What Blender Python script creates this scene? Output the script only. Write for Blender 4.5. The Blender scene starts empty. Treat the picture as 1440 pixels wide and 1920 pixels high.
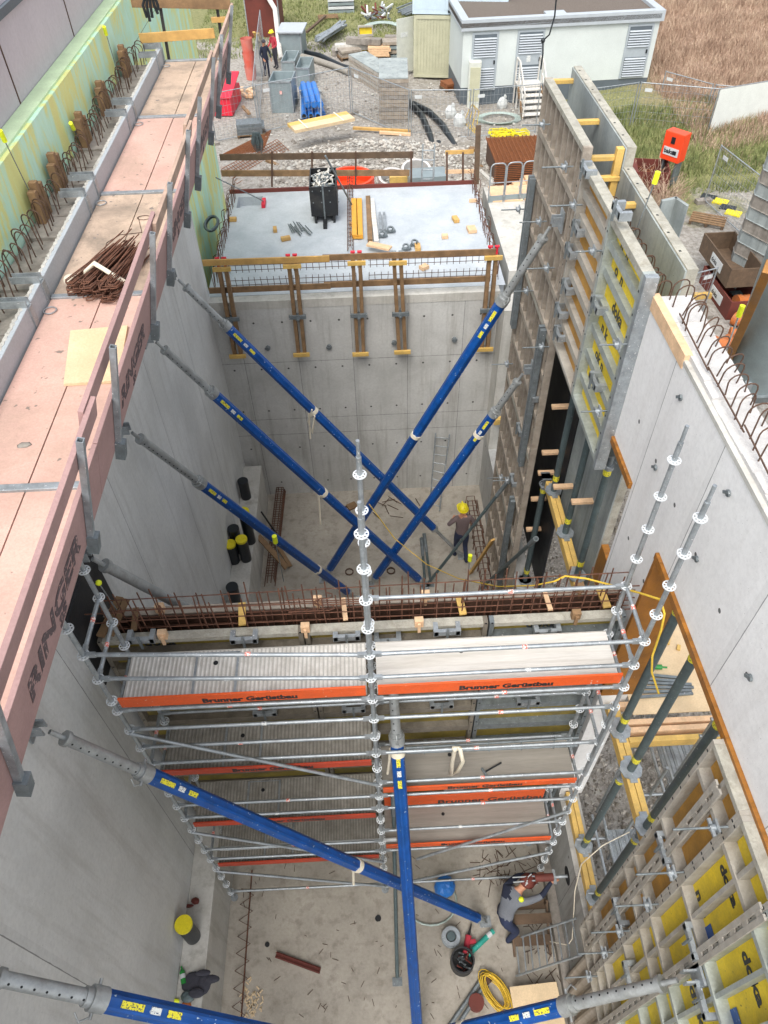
import bpy, math, random, colorsys
from mathutils import Vector, Matrix
random.seed(7)
S = bpy.context.scene
COL = S.collection
V = Vector
PI = math.pi
# ---------------------------------------------------------------- camera
R = Matrix(((0.99882485630707, 0.04622523323703558, -0.014564828709690905),
            (-0.044060214469959766, 0.7408758304333293, -0.6701952710819333),
            (-0.020189203154709207, 0.6700494248127569, 0.7420418885642989)))
F = 1364.1835
H = 15.7
cam_d = bpy.data.cameras.new('camera')
cam = bpy.data.objects.new('camera', cam_d); COL.objects.link(cam)
cam.matrix_world = Matrix.Translation((0, 0, H)) @ R.to_4x4()
cam_d.sensor_fit = 'VERTICAL'; cam_d.sensor_height = 24; cam_d.lens = F / 1920 * 24
cam_d.clip_start = 0.1; cam_d.clip_end = 2000
S.camera = cam

def P(px, py, x=None, y=None, z=None):
    """world point where the sight line through a photo point meets a real plane"""
    r = R @ V((px - 720, -(py - 960), -F))
    t = x / r.x if x is not None else y / r.y if y is not None else (z - H) / r.z
    return r * t + V((0, 0, H))

# ---------------------------------------------------------------- materials
def lin(h):
    h = h.lstrip('#')
    v = [int(h[i:i + 2], 16) / 255 for i in (0, 2, 4)]
    return tuple(((c / 12.92) if c <= .04045 else ((c + .055) / 1.055) ** 2.4) for c in v)

class NT:
    def __init__(s, name):
        s.m = bpy.data.materials.new(name); s.m.use_nodes = True
        s.t = s.m.node_tree; s.b = s.t.nodes['Principled BSDF']
    def n(s, typ, **k):
        nd = s.t.nodes.new(typ)
        for a, v in k.items():
            if hasattr(nd, a): setattr(nd, a, v)
        return nd
    def l(s, a, b): s.t.links.new(a, b)
    def math(s, op, a, b=None, c=None):
        nd = s.n('ShaderNodeMath'); nd.operation = op
        for i, q in enumerate((a, b, c)):
            if q is None: continue
            if isinstance(q, (int, float)): nd.inputs[i].default_value = q
            else: s.l(q, nd.inputs[i])
        return nd.outputs[0]
    def noise(s, vec, scale, det=5, rough=.6, dist=0):
        nd = s.n('ShaderNodeTexNoise'); nd.inputs['Scale'].default_value = scale
        nd.inputs['Detail'].default_value = det; nd.inputs['Roughness'].default_value = rough
        nd.inputs['Distortion'].default_value = dist
        s.l(vec, nd.inputs['Vector']); return nd.outputs['Fac']
    def ramp(s, f, stops):
        nd = s.n('ShaderNodeValToRGB'); e = nd.color_ramp.elements
        while len(e) < len(stops): e.new(.5)
        for i, (p, c) in enumerate(stops):
            e[i].position = p; e[i].color = (*c, 1) if len(c) == 3 else c
        s.l(f, nd.inputs[0]); return nd.outputs[0]
    def mix(s, f, a, b):
        nd = s.n('ShaderNodeMix'); nd.data_type = 'RGBA'
        if isinstance(f, (int, float)): nd.inputs[0].default_value = f
        else: s.l(f, nd.inputs[0])
        for i, q in ((6, a), (7, b)):
            if isinstance(q, tuple): nd.inputs[i].default_value = (*q, 1)
            else: s.l(q, nd.inputs[i])
        return nd.outputs[2]
    def thr(s, f, lo, hi):
        nd = s.n('ShaderNodeMapRange'); nd.inputs[1].default_value = lo; nd.inputs[2].default_value = hi
        s.l(f, nd.inputs[0]); return nd.outputs[0]

def mul(c, k): return tuple(min(1, x * k) for x in c)

def M(name, col, rough=.6, metal=0, var=.18, scale=3, bump=.15, col2=None, chips=None, chipcol=(.6, .6, .6),
      chipscale=30, stretch=None, fine=40, dirt=0, dirtcol=(.2, .18, .15), bd=.02):
    t = NT(name)
    if isinstance(col, str): col = lin(col)
    if isinstance(col2, str): col2 = lin(col2)
    if isinstance(dirtcol, str): dirtcol = lin(dirtcol)
    g = t.n('ShaderNodeNewGeometry'); vec = g.outputs['Position']
    oi = t.n('ShaderNodeObjectInfo')
    if stretch:
        mp = t.n('ShaderNodeMapping'); mp.inputs['Scale'].default_value = stretch
        t.l(vec, mp.inputs[0]); vec = mp.outputs[0]
    n1 = t.noise(vec, scale); n2 = t.noise(vec, fine, 3)
    c = t.ramp(n1, [(.3, mul(col, 1 - var)), (.7, col2 or mul(col, 1 + var))])
    c = t.mix(t.math('MULTIPLY', t.thr(n2, .35, .75), .35), c, mul(col, .55))
    if dirt:
        n3 = t.noise(vec, scale * .6, 8, .7, .4)
        c = t.mix(t.math('MULTIPLY', t.thr(n3, .48, .7), dirt), c, dirtcol)
    if chips:
        n4 = t.noise(vec, chipscale, 2, .5)
        c = t.mix(t.thr(n4, chips, chips + .03), c, chipcol)
    t.l(c, t.b.inputs['Base Color'])
    t.b.inputs['Metallic'].default_value = metal
    rr = t.math('ADD', t.math('MULTIPLY', n1, .25), rough - .12)
    t.l(rr, t.b.inputs['Roughness'])
    if bump:
        b = t.n('ShaderNodeBump'); b.inputs['Strength'].default_value = bump; b.inputs['Distance'].default_value = bd
        t.l(t.math('ADD', n2, t.math('MULTIPLY', n1, .5)), b.inputs['Height']); t.l(b.outputs[0], t.b.inputs['Normal'])
    return t.m

def concrete(name, col, col2, axis=None, w=2.7, ph=0, hz=(), scale=.8, dots=True, stain=.5, bright=0):
    """form-cast concrete: joint lines every w metres along an axis, tie holes, soft mottling"""
    t = NT(name); col = lin(col); col2 = lin(col2)
    g = t.n('ShaderNodeNewGeometry'); pos = g.outputs['Position']
    n1 = t.noise(pos, scale, 6, .6, .3); n2 = t.noise(pos, 18, 4); n3 = t.noise(pos, 90, 2)
    c = t.ramp(n1, [(.3, col), (.7, col2)])
    c = t.mix(t.math('MULTIPLY', t.thr(n2, .4, .7), .25), c, mul(col, .7))
    mp = t.n('ShaderNodeMapping'); mp.inputs['Scale'].default_value = (3, 3, .25); t.l(pos, mp.inputs[0])
    n4 = t.noise(mp.outputs[0], 1.6, 6, .65)
    c = t.mix(t.math('MULTIPLY', t.thr(n4, .5, .7), stain * 1.2), c, (col[0] * .6, col[1] * .57, col[2] * .53))
    n5 = t.noise(pos, 1.9, 8, .75, 1.2)
    c = t.mix(t.math('MULTIPLY', t.thr(n5, .56, .62), stain * .5), c, mul(col, 1.25))
    c = t.mix(t.math('MULTIPLY', t.thr(n5, .36, .30), stain * .6), c, mul(col, .6))
    n6 = t.noise(pos, 55, 2); c = t.mix(t.thr(n6, .71, .74), c, mul(col, .35))
    if axis:
        sp = t.n('ShaderNodeSeparateXYZ'); t.l(pos, sp.inputs[0])
        a = sp.outputs['XYZ'.index(axis)]; z = sp.outputs[2]
        m = t.math('FLOORED_MODULO', t.math('SUBTRACT', a, ph), w)
        wob = t.math('MULTIPLY', t.noise(pos, 7, 2), .016)
        ln = t.math('LESS_THAN', m, t.math('ADD', wob, .004))
        sh = t.math('LESS_THAN', m, .10)
        for h in hz:
            ln = t.math('MAXIMUM', ln, t.math('LESS_THAN', t.math('ABSOLUTE', t.math('SUBTRACT', z, h)), t.math('MULTIPLY', wob, .8)))
        c = t.mix(t.math('MULTIPLY', sh, .12), c, mul(col, .5))
        c = t.mix(t.math('MULTIPLY', ln, .8), c, mul(col, .28))
        if dots:
            da = t.math('SUBTRACT', t.math('FLOORED_MODULO', t.math('SUBTRACT', a, ph + .3), w / 2), .1)
            dz = t.math('SUBTRACT', t.math('FLOORED_MODULO', z, 1.35), .5)
            d = t.math('ADD', t.math('MULTIPLY', da, da), t.math('MULTIPLY', dz, dz))
            c = t.mix(t.math('LESS_THAN', d, .0007), c, mul(col, .15))
    t.l(c, t.b.inputs['Base Color']); t.b.inputs['Roughness'].default_value = .75
    b = t.n('ShaderNodeBump'); b.inputs['Strength'].default_value = .25; b.inputs['Distance'].default_value = .01
    t.l(t.math('ADD', n2, t.math('MULTIPLY', n3, .5)), b.inputs['Height']); t.l(b.outputs[0], t.b.inputs['Normal'])
    return t.m

m = {}
m['wall_l'] = concrete('left wall concrete', '#c3c4c1', '#d9dad7', 'Y', 2.7, 1.75, (), .7, stain=.3, dots=False)
m['wall_far'] = concrete('far wall concrete', '#aeaeaa', '#c9c9c5', 'X', 1.36, -3.05, (4.75, 2.9, 2.35), .8, stain=.5)
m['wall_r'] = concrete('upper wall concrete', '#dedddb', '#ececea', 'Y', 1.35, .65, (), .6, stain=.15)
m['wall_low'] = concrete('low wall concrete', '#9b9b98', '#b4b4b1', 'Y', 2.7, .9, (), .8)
m['conc'] = concrete('plain concrete', '#b0aea6', '#cbc9c2', None, scale=1.2)
m['conc_dark'] = concrete('raw concrete top', '#77716a', '#9b958c', None, scale=5)
m['floor'] = concrete('pit floor concrete', '#918b80', '#b1aa9e', None, scale=.9, stain=.5)
m['slab'] = concrete('fresh slab concrete', '#a8b0b6', '#bfc5ca', None, scale=1.5, stain=.12)
m['pinkwall'] = concrete('reddish grey render', '#b8b1b6', '#c6c0c4', None, scale=.5, stain=.1)
m['white_conc'] = M('whitish wall top', '#c6c4c1', .8, var=.1, scale=6, bump=.6, fine=60)
m['galv'] = M('galvanised steel', '#a3aaae', .45, .55, var=.25, scale=9, bump=.1, chips=.68, chipcol=(.75, .76, .77), chipscale=40, dirt=.25)
m['galv_dark'] = M('weathered steel', '#7d8588', .5, .45, var=.25, scale=9, chips=.7, chipcol=(.6, .6, .6))
m['rosette'] = M('white zinc rosette', '#dfe4e6', .5, .2, var=.1, scale=20)
m['strut_in'] = M('grey strut tube', '#a9adad', .45, .5, var=.2, scale=6, dirt=.4, dirtcol='#77736a')
m['blue'] = M('blue strut paint', '#0b4c97', .42, .1, var=.28, scale=5, bump=.05, chips=.695, chipcol=(.38, .47, .56), chipscale=22, dirt=.5, dirtcol='#1f4a78')
m['blue_pipe'] = M('blue plastic pipe', '#2b74c4', .4, var=.1)
m['yellow_tag'] = M('yellow sticker', '#e6dc3a', .5, var=.1, scale=30, chips=.56, chipcol=(.1, .1, .08), chipscale=60, bump=0)
m['white_tag'] = M('white sticker', '#d9dcd8', .5, var=.1, chips=.58, chipcol=(.1, .12, .2), chipscale=70, bump=0)
m['dkgreen'] = M('dark green prop tube', '#566466', .5, .3, var=.2, scale=8, chips=.7, chipcol=(.3, .32, .33))
m['panel'] = M('cement covered form steel', '#a1978a', .7, .1, var=.25, scale=5, dirt=.5, dirtcol='#6e6252', bump=.4)
m['panel_lt'] = M('pale cement covered steel', '#aaa59b', .75, .05, var=.18, scale=5, dirt=.4, dirtcol='#8e8069', bump=.4)
m['panel_gv'] = M('zinc coated form steel', '#aeb5b0', .5, .35, var=.2, scale=6, dirt=.35, dirtcol='#828575')
m['panel_top'] = M('cement spattered frame edge', '#aba89c', .8, .1, var=.22, scale=7, dirt=.6, dirtcol='#77705f', bump=.5)
m['panel_face'] = concrete('form inner sheet', '#858d8d', '#a7aeac', None, scale=1.5)
m['ply_y'] = M('yellow form plywood', '#e6c92f', .6, var=.15, scale=4, dirt=.25, dirtcol='#8c7b35', chips=.72, chipcol=(.05, .05, .04))
m['ply_o'] = M('orange brown form plywood', '#b98a3c', .6, var=.2, scale=4, dirt=.4, dirtcol='#7b5d33')
m['ply_br'] = M('brown plywood edge', '#94601f', .5, var=.35, scale=3, stretch=(1, 4, 1), dirt=.5, dirtcol='#7c5434', chips=.74, chipcol=(.5, .42, .34), chipscale=14)
m['ply_pk'] = M('pink formwork plywood', '#c9a597', .65, var=.16, scale=1.3, dirt=.7, dirtcol='#a08b79', stretch=(1, 1, 1), chips=.69, chipcol=(.22, .17, .14), chipscale=9)
m['ply_pk2'] = M('reddish formwork plywood', '#a58581', .65, var=.16, scale=2, dirt=.45, dirtcol='#a98a84')
m['ply_gr'] = M('cement dusted plywood', '#bda793', .7, var=.18, scale=2.2, dirt=.95, dirtcol='#7b7064', chips=.68, chipcol=(.2, .17, .15), chipscale=12)
m['board_new'] = M('new plywood board', '#d9c19c', .6, var=.12, scale=3, dirt=.35, dirtcol='#b89a72')
m['timber'] = M('pine timber', '#c9a05e', .65, var=.2, scale=5, stretch=(1, .2, 1), dirt=.3, dirtcol='#8d7145')
m['timber_y'] = M('yellow timber beam', '#d6b162', .6, var=.15, scale=4, dirt=.45, dirtcol='#8d7a52')
m['timber_old'] = M('weathered timber', '#866a4b', .75, var=.3, scale=6, dirt=.5, dirtcol='#66513a')
m['timber_dk'] = M('dark weathered board', '#5f4d3c', .8, var=.3, scale=6)
m['timber_pale'] = M('pale sawn timber', '#dcb892', .7, var=.15, scale=8)
m['orange'] = M('orange toe board', '#dd5a22', .45, var=.1, scale=5, dirt=.25, dirtcol='#8f3e22', chips=.72, chipcol=(.7, .6, .5))
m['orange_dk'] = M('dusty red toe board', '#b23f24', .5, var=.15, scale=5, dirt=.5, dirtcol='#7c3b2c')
m['alu'] = M('aluminium deck', '#b9b6ae', .5, .2, var=.12, scale=4, dirt=.4, dirtcol='#8c8474')
m['alu_dk'] = M('dusty shade toned deck', '#8e8a80', .6, .15, var=.15, scale=4, dirt=.5, dirtcol='#6b665b')  # lower deck edges: dust plus shade painted into the colour
m['rust'] = M('rusty rebar', '#5f4134', .85, .1, var=.35, scale=14, col2='#7d5440')
m['rust_dk'] = M('dark reinforcement steel', '#5b4538', .8, .2, var=.3, scale=14)
m['rust_or'] = M('bright rusty mesh', '#85512f', .9, var=.25, scale=10)
m['rust_red'] = M('rust red steel plate', '#6b332a', .7, .1, var=.2, scale=2, dirt=.3, dirtcol='#4a2a22')
m['black'] = M('black plastic', '#1c2227', .4, var=.2)
m['black_st'] = M('black steel', '#26282b', .55, .2, var=.2, dirt=.2)
m['dark_hole'] = M('dark void', '#15171a', .8, var=.1)
m['yel'] = M('yellow plastic', '#e3d322', .45, var=.08, scale=12)
m['neon'] = M('neon yellow cap', '#e9f52b', .5, var=.05)
m['red'] = M('red plastic', '#d5233b', .5, var=.08)
m['redor'] = M('orange red cabinet', '#ee4a22', .45, var=.06)
m['white'] = M('white paint', '#cdd1d1', .55, var=.06, dirt=.15)
m['offwhite'] = M('off white plastic', '#c9ccc2', .6, var=.08, dirt=.2)
m['grey_box'] = M('grey sheet steel', '#8b989b', .5, .2, var=.12, dirt=.2)
m['dkgrey'] = M('dark grey base paint', '#5b646b', .6, var=.12)
m['louvre'] = M('grey louvre', '#a9b2b8', .5, .15, var=.06)
m['kiosk'] = M('pale kiosk wall', '#c9d0cd', .7, var=.06, scale=1)
m['kiosk_trim'] = M('grey roof trim', '#adb4b9', .6, var=.06)
m['cont_beige'] = M('beige container paint', '#b9b89d', .6, var=.08, dirt=.2, dirtcol='#8d8b74')
m['cont_white'] = M('bluish white container', '#c3d4de', .5, var=.05)
m['roofgravel'] = M('roof gravel', '#6d635a', .9, var=.4, scale=30, bump=1, fine=90)
m['insul_mint'] = M('pale insulation edge', '#c6dcb4', .8, var=.12)
m['cream'] = M('plastic cap cream', '#e6ddc8', .6, var=.1)
m['teal'] = M('teal wrapped tube', '#2f9c8c', .5, var=.2, chips=.65, chipcol=(.7, .8, .8))
m['rope'] = M('yellow rope', '#d8b43c', .8, var=.15)
m['hose'] = M('clear hose', '#a5b4ad', .4, var=.15)
m['stone'] = M('crushed stone', '#b3aca1', .9, var=.3, scale=2, col2='#cfc8bd')
m['cloth_dk'] = M('dark cloth', '#3a3a42', .9, var=.2)
m['bottle'] = M('green bottle', '#2f8a3e', .2, var=.1)
m['sandbag'] = M('grey white sack', '#c3c6c4', .8, var=.2, scale=6)
m['clearred'] = M('red white duct', '#dc9a8e', .5, var=.3, scale=1.5, col2='#c8472f')
m['skin'] = M('skin', '#c08a6c', .55, var=.08, bump=0)
m['navy'] = M('navy work cloth', '#22283a', .9, var=.2)
m['jeans'] = M('dark blue trousers', '#27304a', .9, var=.25)
m['brownsw'] = M('grey brown sweatshirt', '#6a5c5c', .9, var=.12)
m['redj'] = M('red work jacket', '#b03442', .85, var=.15)
m['brick_o'] = M('orange clay pipe', '#b9682f', .7, var=.25, dirt=.4)
m['ochre'] = M('ochre boom paint', '#9c6a26', .5, .1, var=.25, dirt=.4)
m['greyjk'] = M('grey jacket panel', '#6f737a', .85, var=.1)
m['tankwhite'] = M('white membrane', '#d8dcd6', .6, var=.06)

def insulation():
    t = NT('green yellow insulation'); g = t.n('ShaderNodeNewGeometry'); pos = g.outputs['Position']
    mp = t.n('ShaderNodeMapping'); mp.inputs['Scale'].default_value = (1, 2.2, .55); t.l(pos, mp.inputs[0])
    a = t.noise(mp.outputs[0], .9, 7, .7, .6); b = t.noise(pos, 45, 3)
    sp = t.n('ShaderNodeSeparateXYZ'); t.l(pos, sp.inputs[0])
    zz = t.math('MINIMUM', t.math('MULTIPLY', t.math('ABSOLUTE', t.math('SUBTRACT', sp.outputs[2], 11.35)), .42), .1)
    f = t.math('SUBTRACT', a, zz)
    c = t.ramp(f, [(.2, lin('#d2cf86')), (.36, lin('#d3d88e')), (.43, lin('#b9dfc4')), (.6, lin('#c4e8da'))])
    c = t.mix(t.math('MULTIPLY', t.thr(b, .55, .7), .5), c, lin('#dfe4a8'))
    ln = t.math('LESS_THAN', t.math('ABSOLUTE', t.math('SUBTRACT', sp.outputs[2], 11.42)), .006)
    c = t.mix(ln, c, lin('#6c7a55'))
    t.l(c, t.b.inputs['Base Color']); t.b.inputs['Roughness'].default_value = .9
    bm = t.n('ShaderNodeBump'); bm.inputs['Strength'].default_value = .3; t.l(b, bm.inputs['Height']); t.l(bm.outputs[0], t.b.inputs['Normal'])
    return t.m
m['insul'] = insulation()

def ground_mat():
    t = NT('site ground'); g = t.n('ShaderNodeNewGeometry'); pos = g.outputs['Position']
    sp = t.n('ShaderNodeSeparateXYZ'); t.l(pos, sp.inputs[0]); X, Y = sp.outputs[0], sp.outputs[1]
    n1 = t.noise(pos, .35, 7, .65, .5); n2 = t.noise(pos, 6, 6, .75); n3 = t.noise(pos, 30, 3)
    grav = t.ramp(n2, [(.3, lin('#757069')), (.5, lin('#9f9a92')), (.72, lin('#c2beb7'))])
    grav = t.mix(t.math('MULTIPLY', t.thr(n1, .5, .68), .6), grav, lin('#837b6c'))
    grass = t.ramp(n2, [(.3, lin('#666b43')), (.6, lin('#8b8a5c')), (.75, lin('#a39a74'))])
    straw = t.ramp(n2, [(.3, lin('#846b59')), (.55, lin('#a58c78')), (.75, lin('#bfa992'))])
    # grass beyond a wavy line, straw field to the right
    e = t.math('ADD', t.math('MULTIPLY', t.math('SUBTRACT', n1, .5), 16), Y)
    f1 = t.thr(t.math('SUBTRACT', e, t.math('MULTIPLY', t.math('ABSOLUTE', t.math('SUBTRACT', X, 1)), -.1)), 47, 50)
    # right meadow: x > 9.5
    ex = t.math('ADD', X, t.math('MULTIPLY', t.math('SUBTRACT', n1, .5), 5))
    f2 = t.math('MULTIPLY', t.thr(ex, 9.4, 10.4), t.thr(t.math('ADD', e, 0), 25.5, 27.5))
    f3 = t.math('MULTIPLY', t.thr(ex, 12.5, 15.5), t.thr(e, 29, 33))
    c = t.mix(f1, grav, grass); c = t.mix(f2, c, grass); c = t.mix(f3, c, straw)
    t.l(c, t.b.inputs['Base Color']); t.b.inputs['Roughness'].default_value = .95
    b = t.n('ShaderNodeBump'); b.inputs['Strength'].default_value = .9; b.inputs['Distance'].default_value = .06
    t.l(t.math('ADD', n2, n3), b.inputs['Height']); t.l(b.outputs[0], t.b.inputs['Normal'])
    return t.m
m['ground'] = ground_mat()
def blades(name, a, b, c3):
    t = NT(name); g = t.n('ShaderNodeNewGeometry')
    n = t.noise(g.outputs['Position'], 1.3, 5, .7); n2 = t.noise(g.outputs['Position'], 12, 2)
    c = t.ramp(t.math('ADD', t.math('MULTIPLY', n, .6), t.math('MULTIPLY', n2, .4)), [(.35, lin(a)), (.5, lin(b)), (.62, lin(c3))])
    t.l(c, t.b.inputs['Base Color']); t.b.inputs['Roughness'].default_value = .9; return t.m
m['g_green'] = blades('green grass', '#515f35', '#77804e', '#9a9a68')
m['g_straw'] = blades('dry grass', '#836a58', '#ab917c', '#c9b49c')

# ---------------------------------------------------------------- mesh builder
class MB:
    def __init__(s): s.v = []; s.f = []; s.mi = []; s.cur = 0; s.sm = []
    def add(s, vs, fs, smooth=False):
        o = len(s.v); s.v += [V(q) for q in vs]
        for f in fs: s.f.append([i + o for i in f]); s.mi.append(s.cur); s.sm.append(smooth)
        return s
    def obox(s, o, U, W, N, a0, a1, b0, b1, c0, c1):
        o = V(o); vs = [o + U * a + W * b + N * c for a in (a0, a1) for b in (b0, b1) for c in (c0, c1)]
        return s.add(vs, [(0, 1, 3, 2), (4, 6, 7, 5), (0, 4, 5, 1), (2, 3, 7, 6), (0, 2, 6, 4), (1, 5, 7, 3)])
    def box(s, a, b):
        return s.obox((0, 0, 0), V((1, 0, 0)), V((0, 1, 0)), V((0, 0, 1)), a[0], b[0], a[1], b[1], a[2], b[2])
    def rbox(s, c, d, ang=0, tilt=None):
        """box centred at c (bottom), dims d, rotated about z"""
        U = V((math.cos(ang), math.sin(ang), 0)); W = V((-math.sin(ang), math.cos(ang), 0)); N = V((0, 0, 1))
        if tilt: q = Matrix.Rotation(tilt[0], 3, V(tilt[1])); U = q @ U; W = q @ W; N = q @ N
        return s.obox(c, U, W, N, -d[0] / 2, d[0] / 2, -d[1] / 2, d[1] / 2, 0, d[2])
    def beam(s, a, b, w, h, up=(0, 0, 1)):
        a = V(a); b = V(b); D = b - a; L = D.length; D = D / L; up = V(up)
        if abs(D.dot(up)) > .98: up = V((0, 1, 0)) if abs(D.y) < .9 else V((1, 0, 0))
        W = D.cross(up).normalized(); N = W.cross(D).normalized()
        return s.obox(a, D, W, N, 0, L, -w / 2, w / 2, -h / 2, h / 2)
    def frame(s, D):
        up = V((0, 0, 1)) if abs(D.z) < .9 else V((1, 0, 0))
        A = D.cross(up).normalized(); return A, D.cross(A).normalized()
    def tube(s, a, b, r, n=8, r2=None, cap=True, flute=None):
        a = V(a); b = V(b); D = (b - a).normalized(); A, B = s.frame(D); r2 = r if r2 is None else r2
        vs = []; 
        for p, q in ((a, r), (b, r2)):
            for i in range(n):
                k = 1
                if flute: k = flute[i % len(flute)]
                t = 2 * PI * i / n; vs.append(p + (A * math.cos(t) + B * math.sin(t)) * q * k)
        s.add(vs, [(i, (i + 1) % n, n + (i + 1) % n, n + i) for i in range(n)], smooth=not flute)
        if cap: s.add(vs[:n], [tuple(range(n))]); s.add(vs[n:], [tuple(range(n))])
        return s
    def path(s, pts, r, n=6, closed=False):
        pts = [V(p) for p in pts]; k = len(pts); vs = []; A = None
        for i, p in enumerate(pts):
            D = ((pts[(i + 1) % k] if (closed or i < k - 1) else p) - (pts[i - 1] if (closed or i > 0) else p)).normalized()
            if A is None: A, B = s.frame(D)
            A = (A - D * A.dot(D)).normalized(); B = D.cross(A)
            for j in range(n):
                t = 2 * PI * j / n; vs.append(p + (A * math.cos(t) + B * math.sin(t)) * r)
        fs = []
        for i in range(k if closed else k - 1):
            for j in range(n):
                a = i * n + j; b = i * n + (j + 1) % n; c = ((i + 1) % k) * n
                fs.append((a, b, c + (j + 1) % n, c + j))
        s.add(vs, fs, True)
        if not closed: s.add(vs[:n], [tuple(range(n))]); s.add(vs[-n:], [tuple(range(n))])
        return s
    def ring(s, c, D, r, w, n=24, h=.01, closed=True):
        """flat annulus, thickness h"""
        c = V(c); D = V(D).normalized(); A, B = s.frame(D); vs = []
        for rr, hh in ((r, -h / 2), (r, h / 2), (r - w, h / 2), (r - w, -h / 2)):
            for i in range(n):
                t = 2 * PI * i / n; vs.append(c + (A * math.cos(t) + B * math.sin(t)) * rr + D * hh)
        fs = []
        for q in range(4):
            for i in range(n):
                fs.append((q * n + i, q * n + (i + 1) % n, ((q + 1) % 4) * n + (i + 1) % n, ((q + 1) % 4) * n + i))
        return s.add(vs, fs)
    def prism(s, pts, ext):
        """closed outline of world points pushed by vector ext"""
        pts = [V(p) for p in pts]; ext = V(ext); n = len(pts)
        return s.add(pts + [p + ext for p in pts], [tuple(range(n)), tuple(range(2 * n - 1, n - 1, -1))] + [(i, (i + 1) % n, n + (i + 1) % n, n + i) for i in range(n)])
    def ball(s, c, r, n=10, sc=(1, 1, 1), jit=0, rnd=random):
        c = V(c); vs = []; m_ = max(4, n // 2)
        for i in range(m_ + 1):
            for j in range(n):
                th = PI * i / m_; ph = 2 * PI * j / n; k = 1 + (rnd.uniform(-jit, jit) if jit else 0)
                vs.append(c + V((math.sin(th) * math.cos(ph) * sc[0], math.sin(th) * math.sin(ph) * sc[1], math.cos(th) * sc[2])) * r * k)
        return s.add(vs, [(i * n + j, i * n + (j + 1) % n, (i + 1) * n + (j + 1) % n, (i + 1) * n + j) for i in range(m_) for j in range(n)], not jit)
    def build(s, name, mats, parent=None, bevel=0, origin=None):
        if not isinstance(mats, (list, tuple)): mats = [mats]
        if parent is not None and origin is None:
            off = V(parent['_w'])
        elif origin is not None: off = V(origin)
        else:
            xs = [q.x for q in s.v]; ys = [q.y for q in s.v]; zs = [q.z for q in s.v]
            off = V(((min(xs) + max(xs)) / 2, (min(ys) + max(ys)) / 2, min(zs)))
        me = bpy.data.meshes.new(name); me.from_pydata([tuple(q - off) for q in s.v], [], s.f)
        for q in mats: me.materials.append(m[q] if isinstance(q, str) else q)
        me.polygons.foreach_set('material_index', s.mi); me.polygons.foreach_set('use_smooth', s.sm)
        me.update()
        o = bpy.data.objects.new(name, me); COL.objects.link(o)
        if parent is not None: o.parent = parent; o['_w'] = tuple(off)
        else: o.location = off; o['_w'] = tuple(off)
        if bevel:
            b = o.modifiers.new('bevel', 'BEVEL'); b.width = bevel; b.segments = 2; b.limit_method = 'ANGLE'
        return o

def tag(o, label, cat, group=None):
    o['label'] = label; o['category'] = cat
    if group: o['group'] = group
    return o
def thing(name, label, cat, loc=(0, 0, 0), group=None, rz=0):
    o = bpy.data.objects.new(name, None); COL.objects.link(o); o.location = loc; o.rotation_euler = (0, 0, rz)
    o['_w'] = tuple(loc) if not rz else (0, 0, 0); o.empty_display_size = .2
    return tag(o, label, cat, group)
def struct(o): o['kind'] = 'structure'; return o
def stuff(o, label, cat): o['kind'] = 'stuff'; return tag(o, label, cat)
def copy_tree(o, parent=None):
    c = o.copy(); COL.objects.link(c)
    if parent is not None: c.parent = parent
    for ch in list(o.children): copy_tree(ch, c)
    return c
def rc(o, loc):  # child copy placed at loc (local)
    c = o.copy(); COL.objects.link(c); c.location = loc; return c

def text(body, size, mat, parent, origin, U, W, extr=.002, bold=.0, name='lettering', sx=1, align='LEFT'):
    cu = bpy.data.curves.new('t', 'FONT'); cu.body = body; cu.size = size; cu.extrude = extr; cu.offset = bold
    cu.align_x = align; cu.resolution_u = 3
    ob = bpy.data.objects.new('t', cu); COL.objects.link(ob)
    dg = bpy.context.evaluated_depsgraph_get(); me = bpy.data.meshes.new_from_object(ob.evaluated_get(dg))
    bpy.data.objects.remove(ob)
    U = V(U).normalized(); W = V(W).normalized(); N = U.cross(W)
    off = V(parent['_w']) if parent is not None else V(origin)
    for v in me.vertices:
        c = v.co; v.co = V(origin) + U * c.x * sx + W * c.y + N * c.z - off
    me.materials.clear(); me.materials.append(m[mat]); me.update()
    o = bpy.data.objects.new(name, me); COL.objects.link(o)
    if parent is not None: o.parent = parent
    return o
X_, Y_, Z_ = V((1, 0, 0)), V((0, 1, 0)), V((0, 0, 1))
G = 3.0   # level of the ground round the pit
m['ply_yd'] = M('dirty yellow ply', '#857530', .7, var=.3, scale=2.5, dirt=.85, dirtcol='#4f4a3c')
m['panel_dk'] = M('dark cement stained frame', '#7d766a', .7, .1, var=.3, scale=4, dirt=.6, dirtcol='#4f4a42', bump=.4)
m['sheet_dk'] = M('dark brown form sheet', '#4f382c', .6, var=.3, scale=3, dirt=.5, dirtcol='#2c221d')  # dark brown rear sheet of the cross wall forms
m['stencil'] = M('faded stencil paint', '#54474a', .7, var=.2, scale=8, chips=.6, chipcol=(.4, .26, .24), chipscale=25)
m['rail_grey'] = M('weathered pinkish rail', '#b59a88', .7, var=.25, scale=5, dirt=.5, dirtcol='#8d7a6d')
m['yel_ply'] = M('orange yellow plank', '#dfa33c', .6, var=.1, scale=6)
# ================================================================ SETTING
rnd = random.Random(3)
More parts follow.
